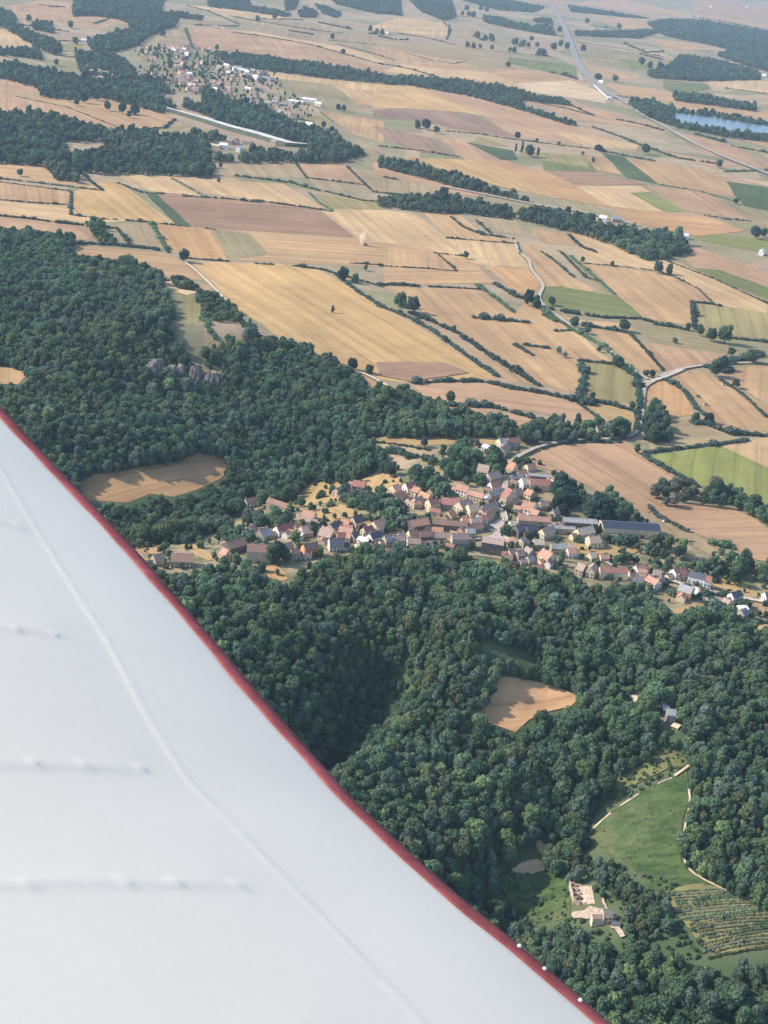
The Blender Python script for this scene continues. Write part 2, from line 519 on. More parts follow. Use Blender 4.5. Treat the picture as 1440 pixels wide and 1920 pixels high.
def scatter_group(name, mat):
    ng = bpy.data.node_groups.new(name, 'GeometryNodeTree')
    ng.interface.new_socket('Geometry', in_out='INPUT', socket_type='NodeSocketGeometry')
    ng.interface.new_socket('Geometry', in_out='OUTPUT', socket_type='NodeSocketGeometry')
    gi = ng.nodes.new('NodeGroupInput'); go = ng.nodes.new('NodeGroupOutput')
    ci = ng.nodes.new('GeometryNodeCollectionInfo'); ci.inputs['Collection'].default_value = PROTO
    ci.inputs['Separate Children'].default_value = True; ci.inputs['Reset Children'].default_value = True
    ip = ng.nodes.new('GeometryNodeInstanceOnPoints'); ip.inputs['Pick Instance'].default_value = True

    def attr(n, t):
        a = ng.nodes.new('GeometryNodeInputNamedAttribute'); a.data_type = t; a.inputs['Name'].default_value = n
        return a.outputs['Attribute']
    ng.links.new(gi.outputs[0], ip.inputs['Points']); ng.links.new(ci.outputs[0], ip.inputs['Instance'])
    ng.links.new(attr('kind_index', 'INT'), ip.inputs['Instance Index'])
    ng.links.new(attr('size', 'FLOAT_VECTOR'), ip.inputs['Scale'])
    ng.links.new(attr('turn', 'FLOAT_VECTOR'), ip.inputs['Rotation'])
    ng.links.new(ip.outputs[0], go.inputs[0])
    return ng


SCATTER = scatter_group('stand of trees', None)


def stand(name, label, X, Y, Z, S, K, kind='stuff'):
    """one wood: a point for every tree"""
    n = len(X)
    me = bpy.data.meshes.new(name); me.vertices.add(n)
    me.vertices.foreach_set('co', np.stack([X, Y, Z], 1).astype(np.float32).ravel())
    a = me.attributes.new('kind_index', 'INT', 'POINT'); a.data.foreach_set('value', np.asarray(K, np.int32))
    a = me.attributes.new('size', 'FLOAT_VECTOR', 'POINT'); w = S * rng.uniform(0.72, 1.15, n)
    a.data.foreach_set('vector', np.stack([w, w, S * rng.uniform(0.95, 1.22, n)], 1).astype(np.float32).ravel())
    a = me.attributes.new('turn', 'FLOAT_VECTOR', 'POINT')
    a.data.foreach_set('vector', np.stack([np.zeros(n), np.zeros(n), rng.uniform(0, 6.283, n)], 1).astype(np.float32).ravel())
    o = ob(name, me)
    md = o.modifiers.new('trees', 'NODES'); md.node_group = SCATTER
    structure(o, label, kind)
    return o


def make_tree(kind, x, y, height, label, group, wide=1.0, name=None, rot=None, z=None, zsink=0.0, tallness=1.12):
    shape, tone = KINDS[kind]
    nm = name or ('shrub' if shape == 'bush' else 'tree')
    z = float(hgt(np.array([x]), np.array([y]))[0]) if z is None else z
    root = ob(nm, None, loc=(x, y, z - zsink), rotz=random.uniform(0, 6.28) if rot is None else rot, scale=(height * wide, height * wide, height * tallness))
    ob('crown', CROWN[kind], root)
    if shape != 'bush':
        ob('trunk', TRUNK[shape], root)
    p = proj(x, y, z + height * .5)
    tag(root, label, 'shrub' if nm == 'shrub' else 'tree', group, (float(p[0]), float(p[1])))
    return root


def hedge_mesh(line, width, height, tone, far, seed, gaps=0.1):
    if far:
        width, height, gaps = width * .68, height * .75, max(gaps, .2) if gaps > .05 else gaps
    g = np.random.default_rng(seed); pl = []
    step = max(width * 0.42, 0.8)
    for (x0, y0), (x1, y1) in zip(line[:-1], line[1:]):
        n = max(1, int(math.hypot(x1 - x0, y1 - y0) / step))
        for i in range(n):
            if g.random() < gaps:
                continue
            t = (i + g.uniform(-.3, .3)) / n
            s = g.uniform(0.45, 1.15) * (1.75 if g.random() < 0.05 else 1)
            x = x0 + (x1 - x0) * t + g.normal(scale=width * .13); y = y0 + (y1 - y0) * t + g.normal(scale=width * .13)
            pl.append((x, y, 0.42 * height * s, width * .62 * s, width * .62 * s, height * .62 * s))
    if not pl:
        return None
    P = np.array(pl); P[:, 2] += hgt(P[:, 0], P[:, 1])
    c = P[:, :3].mean(0); P[:, :3] -= c
    V, T, Q = assemble(P, FARCL if far else CLUMPS, g)
    return mesh('hedge', V, [T, Q], M_LEAF[6 if tone == 0 else tone]), c

# ------------------------------------------------------------------ what is where (traced from the photograph, then stood on the terrain)
WING_EDGE = [(-420, 300), (-200, 540), (-80, 680), (0, 763), (75, 846), (150, 925), (250, 1028), (330, 1121), (400, 1203), (480, 1296), (560, 1388), (660, 1502), (720, 1556), (790, 1622), (860, 1684), (975, 1776), (1060, 1848), (1140, 1920), (1260, 2030), (1420, 2190)]
FR.update(T1=(0, 0, 3.6), T2=(380, 0, 3.6), T3=(740, 0, 3.6), Y=(240, 620, 6.545))
WING_POLY = WING_EDGE + [(1420, 2600), (-900, 2600), (-900, 300)]

C_ = dict(tan=(.40, .285, .18), light=(.47, .355, .225), pink=(.385, .27, .19), gold=(.45, .325, .175), grey=(.31, .26, .18), olive=(.27, .25, .135), brown=(.29, .20, .15), purp=(.25, .18, .15),
          orange=(.43, .285, .165), green=(.155, .185, .085), dgreen=(.075, .115, .062), lgreen=(.205, .235, .09), pale=(.52, .42, .31), sand=(.58, .45, .31), gg=(.255, .232, .15), dry=(.40, .30, .17), rust=(.40, .265, .165), rough=(.15, .165, .08), vine=(.215, .215, .12))
C_ = {k: (v[0] * .97, v[1] * .865, v[2] * .72) for k, v in C_.items()}
CN = dict(tan='tan', light='straw', pink='pinkish', gold='golden', grey='greyish', olive='olive', brown='brown', purp='purplish',
          orange='orange', green='green', dgreen='dark green', lgreen='bright green', pale='bleached', sand='sandy', gg='grey green', dry='yellowish', rust='brownish orange', rough='rough green', vine='greenish brown')
FIELDS = [
    # far left
    ('A', 'pink', [(40, 20), (170, 0), (280, 10), (310, 50), (490, 80), (350, 110), (210, 85), (100, 75), (30, 42)]), ('A', 'light', [(0, 110), (60, 115), (125, 170), (60, 185), (0, 180)]),
    ('A', 'pink', [(0, 290), (90, 300), (155, 325), (140, 350), (60, 355), (90, 365), (250, 400), (430, 470), (380, 480), (280, 455), (100, 425), (0, 425)]),
    ('A', 'tan', [(100, 360), (330, 362), (470, 380), (655, 440), (625, 477), (440, 487), (280, 440)]), ('A', 'gg', [(575, 490), (690, 462), (805, 495), (770, 520), (600, 520)]),
    ('A', 'grey', [(545, 155), (610, 120), (690, 103), (722, 180), (620, 185)]), ('A', 'pink', [(700, 103), (860, 108), (1160, 165), (1440, 248), (1440, 282), (1230, 240), (990, 215), (860, 190), (730, 182)]),
    ('A', 'light', [(860, 112), (1060, 126), (1440, 215), (1440, 248), (1160, 165)]), ('A', 'grey', [(870, 70), (1090, 75), (1250, 100), (1440, 150), (1440, 212), (1250, 170), (900, 108)]),
    ('A', 'light', [(700, 20), (800, 25), (1090, 60), (1060, 72), (870, 66)]), ('A', 'grey', [(1110, 60), (1260, 75), (1300, 105), (1440, 140), (1440, 150), (1250, 100)]),
    ('A', 'light', [(930, 253), (1100, 268), (1440, 308), (1440, 352), (1260, 322), (1040, 297)]), ('A', 'gg', [(1040, 295), (1260, 320), (1340, 370), (1400, 405), (1200, 412), (1070, 350)]),
    ('A', 'tan', [(1250, 318), (1440, 355), (1440, 400), (1345, 392)]), ('A', 'tan', [(1200, 415), (1440, 455), (1440, 535), (1330, 505), (1260, 460)]), ('A', 'olive', [(1110, 440), (1210, 430), (1250, 460), (1170, 475)]),
    ('A', 'olive', [(1165, 480), (1260, 488), (1300, 515), (1200, 515)]), ('A', 'grey', [(1330, 530), (1440, 560), (1440, 590), (1370, 575)]), ('A', 'gg', [(420, 0), (560, 10), (600, 60), (520, 40)]),
    ('A', 'gg', [(620, 60), (740, 75), (870, 90), (760, 95), (650, 85)]), ('A', 'grey', [(0, 205), (150, 235), (190, 250), (60, 240), (0, 240)]), ('A', 'olive', [(220, 165), (300, 165), (390, 255), (340, 240)]),
    # middle left
    ('A', 'tan', [(-40, 603), (0, 605), (160, 615), (170, 650), (300, 680), (385, 705), (0, 665), (-40, 660)]), ('A', 'tan', [(-40, 676), (0, 680), (262, 715), (265, 767), (0, 745), (-40, 742)]),
    ('A', 'light', [(-40, 748), (0, 750), (262, 770), (268, 800), (560, 827), (300, 838), (0, 803), (-40, 800)]), ('A', 'pink', [(-40, 808), (0, 813), (240, 835), (310, 850), (370, 892), (280, 905), (0, 862), (-40, 850)]),
    ('A', 'gold', [(275, 720), (385, 683), (450, 683), (657, 842), (275, 802)]), ('A', 'light', [(430, 653), (640, 663), (765, 737), (560, 717)]), ('A', 'light', [(640, 660), (770, 668), (1060, 690), (1225, 787), (980, 752), (775, 727)]),
    ('A', 'grey', [(780, 593), (1110, 605), (1155, 667), (830, 662)]), ('A', 'pink', [(1115, 605), (1290, 613), (1372, 690), (1150, 662)]), ('A', 'grey', [(1150, 664), (1372, 690), (1402, 727), (1200, 712)]),
    ('A', 'grey', [(1305, 628), (1440, 650), (1440, 718), (1400, 717)]), ('A', 'olive', [(1175, 728), (1440, 753), (1440, 785), (1255, 788)]), ('A', 'dgreen', [(540, 718), (585, 725), (718, 848), (658, 842)]),
    ('A', 'brown', [(585, 723), (990, 755), (1200, 790), (1335, 892), (718, 850)]), ('X', 'light', [(600, 392), (720, 394), (780, 403), (870, 470), (940, 503), (760, 472), (668, 447)]),
    ('X', 'tan', [(360, 426), (670, 447), (815, 470), (850, 505), (540, 493), (430, 487)]), ('C', 'orange', [(580, 37), (790, 60), (862, 177), (700, 167), (622, 128)]), ('C', 'gg', [(785, 58), (938, 75), (1005, 157), (860, 177)]),
    ('C', 'grey', [(425, 40), (572, 33), (614, 133), (488, 117)]), ('C', 'tan', [(205, 160), (280, 118), (620, 150), (685, 182), (765, 250), (580, 240), (540, 195), (300, 165)]), ('C', 'brown', [(262, 42), (325, 45), (366, 98), (360, 105)]),
    ('X', 'gold', [(355, 490), (550, 495), (600, 507), (720, 575), (815, 632), (930, 710), (835, 715), (750, 717), (715, 712), (650, 685), (525, 636), (475, 597), (440, 577), (400, 532)]),
    ('X', 'brown', [(705, 680), (830, 680), (880, 700), (770, 716), (715, 706)]),
    ('C', 'grey', [(798, 400), (912, 408), (952, 462), (870, 478)]), ('C', 'olive', [(668, 298), (730, 310), (768, 380), (806, 472), (770, 505), (718, 500), (678, 420), (688, 350)]),
    ('C', 'sand', [(600, 243), (642, 250), (662, 280), (762, 292), (702, 307), (640, 287)]), ('C', 'pink', [(738, 258), (792, 275), (806, 302), (770, 296)]),
    ('C', 'orange', [(270, 1015), (330, 983), (480, 965), (680, 930), (740, 893), (850, 915), (860, 955), (830, 995), (740, 1038), (650, 1064), (560, 1052), (480, 1085), (330, 1080)]),
    ('C', 'tan', [(-60, 560), (0, 570), (112, 595), (70, 640), (-60, 640)]), ('C', 'pink', [(1305, 593), (1360, 605), (1440, 652), (1440, 672), (1360, 672)]), ('C', 'dry', [(1160, 1000), (1340, 975), (1500, 985), (1500, 1060), (1300, 1075), (1130, 1100), (1060, 1100)]),
    ('W', 'orange', [(700, 768), (790, 748), (830, 765), (880, 830), (790, 842)]), ('W', 'tan', [(20, 640), (190, 630), (215, 660), (170, 690), (60, 690)]), ('W', 'dry', [(215, 590), (300, 600), (420, 680), (480, 700), (470, 725), (400, 720)]),
    ('V4', 'dry', [(200, 440), (540, 360), (760, 330), (900, 420), (1100, 530), (1150, 640), (740, 620), (560, 640), (380, 520)]),
    # middle right
    ('D', 'tan', [(150, 0), (270, 0), (380, 80), (500, 105), (490, 110), (235, 92)]), ('D', 'grey', [(345, 20), (490, 20), (532, 85), (400, 65)]), ('D', 'light', [(235, 93), (490, 110), (542, 207), (380, 192), (300, 155)]),
    ('D', 'tan', [(0, 130), (185, 147), (272, 217), (0, 197)]), ('D', 'tan', [(0, 200), (272, 217), (205, 153), (300, 160), (340, 190), (422, 262), (0, 268)]), ('D', 'orange', [(378, 198), (540, 208), (592, 267), (560, 302), (505, 302)]),
    ('D', 'tan', [(520, 112), (570, 122), (690, 230), (805, 295), (610, 278), (560, 205)]), ('D', 'tan', [(0, 275), (350, 283), (490, 372), (545, 325), (600, 350), (855, 558), (730, 545), (745, 590), (722, 675), (580, 640), (400, 522), (225, 422), (110, 350)]),
    ('D', 'tan', [(215, 440), (395, 555), (560, 642), (480, 632)]), ('D', 'pink', [(100, 637), (380, 628), (480, 652), (720, 712), (835, 792), (560, 745), (170, 702)]), ('D', 'green', [(597, 277), (650, 273), (900, 315), (955, 335), (965, 395), (930, 397), (600, 345), (585, 315)]),
    ('D', 'gg', [(640, 130), (700, 160), (865, 303), (800, 292)]), ('D', 'tan', [(550, 53), (682, 75), (722, 122), (600, 112), (560, 80)]), ('D', 'light', [(700, 65), (760, 80), (1060, 168), (1440, 335), (1440, 378), (1240, 342), (1180, 282), (1080, 228), (760, 187), (735, 150)]),
    ('D', 'tan', [(740, 188), (1080, 230), (1190, 280), (1235, 337), (1165, 332), (1160, 422), (980, 397), (870, 302)]), ('D', 'olive', [(1160, 332), (1280, 348), (1500, 385), (1500, 480), (1300, 458), (1175, 432)]), ('D', 'pink', [(1060, 108), (1180, 130), (1500, 245), (1500, 290), (1250, 215), (1170, 207)]),
    ('D', 'green', [(1165, 205), (1250, 212), (1500, 300), (1500, 350), (1280, 262)]), ('D', 'lgreen', [(1165, 90), (1280, 78), (1500, 112), (1500, 160), (1200, 107)]), ('D', 'gg', [(930, 408), (1160, 440), (1292, 490), (1290, 532), (1000, 482)]),
    ('D', 'tan', [(770, 430), (930, 455), (980, 505), (1052, 592), (970, 602), (820, 475)]), ('D', 'pink', [(945, 478), (1290, 530), (1200, 572), (1050, 592)]), ('D', 'light', [(668, 440), (720, 440), (855, 557), (800, 542)]), ('D', 'light', [(640, 378), (750, 402), (895, 410), (930, 440), (740, 418)]),
    ('D', 'olive', [(742, 553), (870, 573), (952, 610), (947, 715), (765, 692), (748, 640)]), ('D', 'dry', [(725, 703), (950, 743), (942, 812), (840, 768)]), ('D', 'orange', [(980, 638), (1040, 625), (1122, 660), (1168, 755), (1060, 770), (978, 740)]),
    ('D', 'tan', [(1070, 608), (1150, 588), (1260, 620), (1370, 680), (1500, 780), (1500, 830), (1240, 792), (1180, 722)]), ('D', 'tan', [(1265, 588), (1500, 560), (1500, 760), (1335, 652)]), ('D', 'grey', [(1055, 768), (1200, 790), (1240, 820), (1355, 847), (1000, 892), (985, 842)]),
    ('D', 'lgreen', [(1000, 910), (1260, 868), (1500, 985), (1500, 1120), (1190, 1022)]), ('D', 'light', [(1258, 870), (1500, 832), (1500, 985)]), ('D', 'pink', [(485, 922), (560, 882), (720, 855), (905, 855), (980, 902), (1192, 1022), (1080, 1060), (960, 1150), (920, 1125), (880, 1085), (700, 992)]),
    ('D', 'dry', [(0, 835), (440, 845), (560, 850), (430, 875), (150, 872), (-40, 862)]), ('D', 'pink', [(170, 725), (400, 735), (560, 775), (500, 800), (330, 760)]),
    ('E', 'pink', [(640, 310), (1160, 303), (1500, 500), (1500, 700), (1340, 690), (1210, 602), (920, 502), (700, 372)]), ('E', 'grey', [(430, 270), (560, 300), (520, 330), (700, 400), (960, 530), (1030, 560), (1215, 655), (1100, 685), (900, 572), (690, 502), (640, 440)]),
    ('V7', 'dry', [(690, 375), (1100, 470), (1230, 520), (1330, 620), (1300, 680), (1090, 640), (820, 560), (740, 480)]), ('V7', 'light', [(1170, 970), (1500, 985), (1500, 1200), (1400, 1150), (1280, 1050)]), ('V7', 'dry', [(180, 850), (330, 790), (580, 740), (560, 790), (420, 900), (380, 920), (220, 880)]),
    ('V7', 'pink', [(1180, 680), (1440, 740), (1500, 760), (1500, 900), (1300, 830)]), ('V6', 'dry', [(0, 440), (330, 420), (650, 480), (1180, 440), (1180, 500), (1000, 600), (560, 600), (160, 520)]),
    # far right
    ('B', 'light', [(-40, 95), (60, 65), (240, 88), (246, 142), (20, 118), (-40, 115)]), ('B', 'grey', [(240, 132), (300, 95), (380, 130), (362, 172)]), ('B', 'grey', [(-40, 150), (0, 150), (260, 165), (700, 245), (470, 215), (460, 250), (400, 272), (100, 237), (0, 195)]),
    ('B', 'tan', [(-40, 170), (100, 195), (300, 235), (390, 272), (60, 242), (-40, 215)]), ('B', 'light', [(60, 240), (390, 273), (540, 310), (690, 360), (500, 345), (0, 270)]), ('B', 'pale', [(500, 313), (700, 302), (832, 352), (832, 388), (560, 347)]),
    ('B', 'green', [(470, 213), (720, 245), (722, 292), (620, 272), (460, 237)]), ('B', 'tan', [(390, 270), (470, 248), (735, 300), (490, 313)]), ('B', 'gg', [(740, 168), (900, 190), (1112, 235), (960, 262), (760, 237)]), ('B', 'tan', [(750, 240), (960, 288), (950, 302), (790, 280)]),
    ('B', 'light', [(720, 153), (1050, 205), (1110, 222), (900, 190)]), ('B', 'pink', [(700, 10), (900, 0), (1140, 50), (1160, 66), (930, 46)]), ('B', 'pink', [(780, 70), (1010, 65), (1000, 102), (900, 112)]), ('B', 'tan', [(985, 140), (1220, 170), (1230, 187), (1060, 192)]),
    ('B', 'light', [(1175, 285), (1500, 308), (1500, 358), (1240, 332)]), ('B', 'tan', [(820, 310), (1080, 345), (1500, 430), (1500, 468), (1090, 402), (900, 362)]), ('B', 'green', [(1045, 300), (1210, 315), (1230, 335), (1090, 350), (1050, 330)]), ('B', 'green', [(885, 222), (960, 230), (1000, 260), (930, 262)]),
    ('B', 'gold', [(-40, 315), (130, 320), (385, 438), (300, 422), (90, 407), (-40, 405)]), ('B', 'pink', [(125, 320), (300, 343), (720, 478), (962, 547), (950, 562), (780, 547), (480, 512), (380, 440)]), ('B', 'purp', [(-40, 413), (90, 405), (330, 430), (505, 517), (330, 497), (170, 462), (-40, 440)]),
    ('B', 'light', [(640, 498), (780, 510), (950, 543), (945, 562), (760, 552)]), ('B', 'pink', [(515, 370), (740, 390), (1060, 487), (960, 480), (730, 455)]), ('B', 'pink', [(770, 470), (1060, 570), (1340, 622), (1240, 632), (980, 547)]), ('B', 'purp', [(-40, 470), (180, 518), (245, 578), (140, 572), (20, 530)]),
    ('B', 'pink', [(190, 503), (310, 533), (485, 612), (380, 632), (270, 582)]), ('B', 'dgreen', [(308, 533), (485, 565), (505, 602), (440, 602)]), ('B', 'olive', [(355, 510), (472, 552), (330, 535)]), ('B', 'olive', [(485, 560), (680, 580), (742, 580), (795, 640), (600, 602)]),
    ('B', 'green', [(588, 600), (770, 628), (765, 600), (795, 645), (600, 637)]), ('B', 'tan', [(748, 578), (840, 590), (905, 657), (800, 642)]), ('B', 'dgreen', [(818, 573), (900, 588), (1034, 692), (910, 667)]), ('B', 'tan', [(905, 593), (1180, 630), (1292, 670), (1315, 742), (1030, 692)]),
    ('B', 'gold', [(50, 588), (330, 600), (655, 747), (480, 712)]), ('B', 'orange', [(325, 598), (480, 610), (765, 692), (845, 777), (650, 745)]), ('B', 'brown', [(595, 638), (800, 648), (985, 692), (720, 697)]), ('B', 'light', [(715, 698), (960, 698), (1002, 720), (930, 727), (1055, 797), (850, 777)]),
    ('B', 'lgreen', [(920, 724), (992, 721), (1135, 792), (1050, 797)]), ('B', 'pink', [(980, 693), (1200, 718), (1385, 827), (1130, 792)]), ('B', 'orange', [(850, 778), (1200, 808), (1355, 867), (1170, 887), (915, 832)]), ('B', 'dgreen', [(1285, 680), (1500, 712), (1500, 805), (1350, 772), (1310, 722)]),
    ('B', 'light', [(1300, 665), (1500, 690), (1500, 712)]), ('B', 'gg', [(1230, 738), (1330, 770), (1500, 808), (1500, 840), (1370, 827)]), ('B', 'pink', [(-40, 605), (20, 618), (395, 742), (200, 722), (-40, 650)]), ('B', 'gg', [(635, 753), (800, 773), (885, 822), (700, 792)]),
    ('B', 'gg', [(1275, 820), (1500, 835), (1500, 870), (1360, 862)]), ('B', 'grey', [(-40, 668), (150, 688), (205, 732), (-40, 722)]), ('B', 'pink', [(1060, 485), (1300, 545), (1500, 640), (1440, 650), (1200, 570)]), ('B', 'pink', [(1285, 503), (1500, 535), (1500, 575)]),
    ('B', 'grey', [(1380, 560), (1500, 600), (1500, 650)]), ('B', 'pink', [(520, 0), (600, -10), (700, 10), (640, 20)]), ('B', 'grey', [(300, 60), (380, 60), (440, 100), (330, 95)]), ('B', 'tan', [(1160, 60), (1440, 110), (1500, 125), (1500, 100), (1180, 45)]),
    ('B', 'pink', [(1160, 0), (1300, 0), (1500, 40), (1500, 85), (1160, 45)]),
    # clearings in the near woods
    ('G', 'rust', [(150, 423), (300, 432), (430, 462), (565, 518), (520, 560), (420, 585), (330, 625), (265, 680), (150, 640), (40, 590), (120, 545), (185, 490)]),
    ('M', 'rough', [(600, 90), (700, 95), (850, 185), (830, 230), (700, 250), (560, 300), (420, 380), (260, 430), (290, 330), (480, 250)]),
    ('J', 'sand', [(345, 240), (400, 238), (425, 300), (385, 318)]), ('J', 'sand', [(285, 345), (390, 320), (410, 385), (300, 400), (230, 385)]),
    ('J', 'vine', [(1000, 460), (1140, 435), (1300, 500), (1440, 562), (1500, 590), (1500, 735), (1300, 760), (1180, 770), (1060, 650), (965, 510)]),
]
SLOPE = ('M', [(60, 760), (240, 580), (480, 420), (740, 300), (830, 250), (850, 480), (800, 640), (790, 960), (860, 1040), (1000, 1110), (700, 1150), (560, 1160), (400, 960), (160, 840)])
MEADOW = ('J', [(200, 400), (440, 390), (520, 450), (520, 600), (420, 620), (240, 590), (190, 520)])

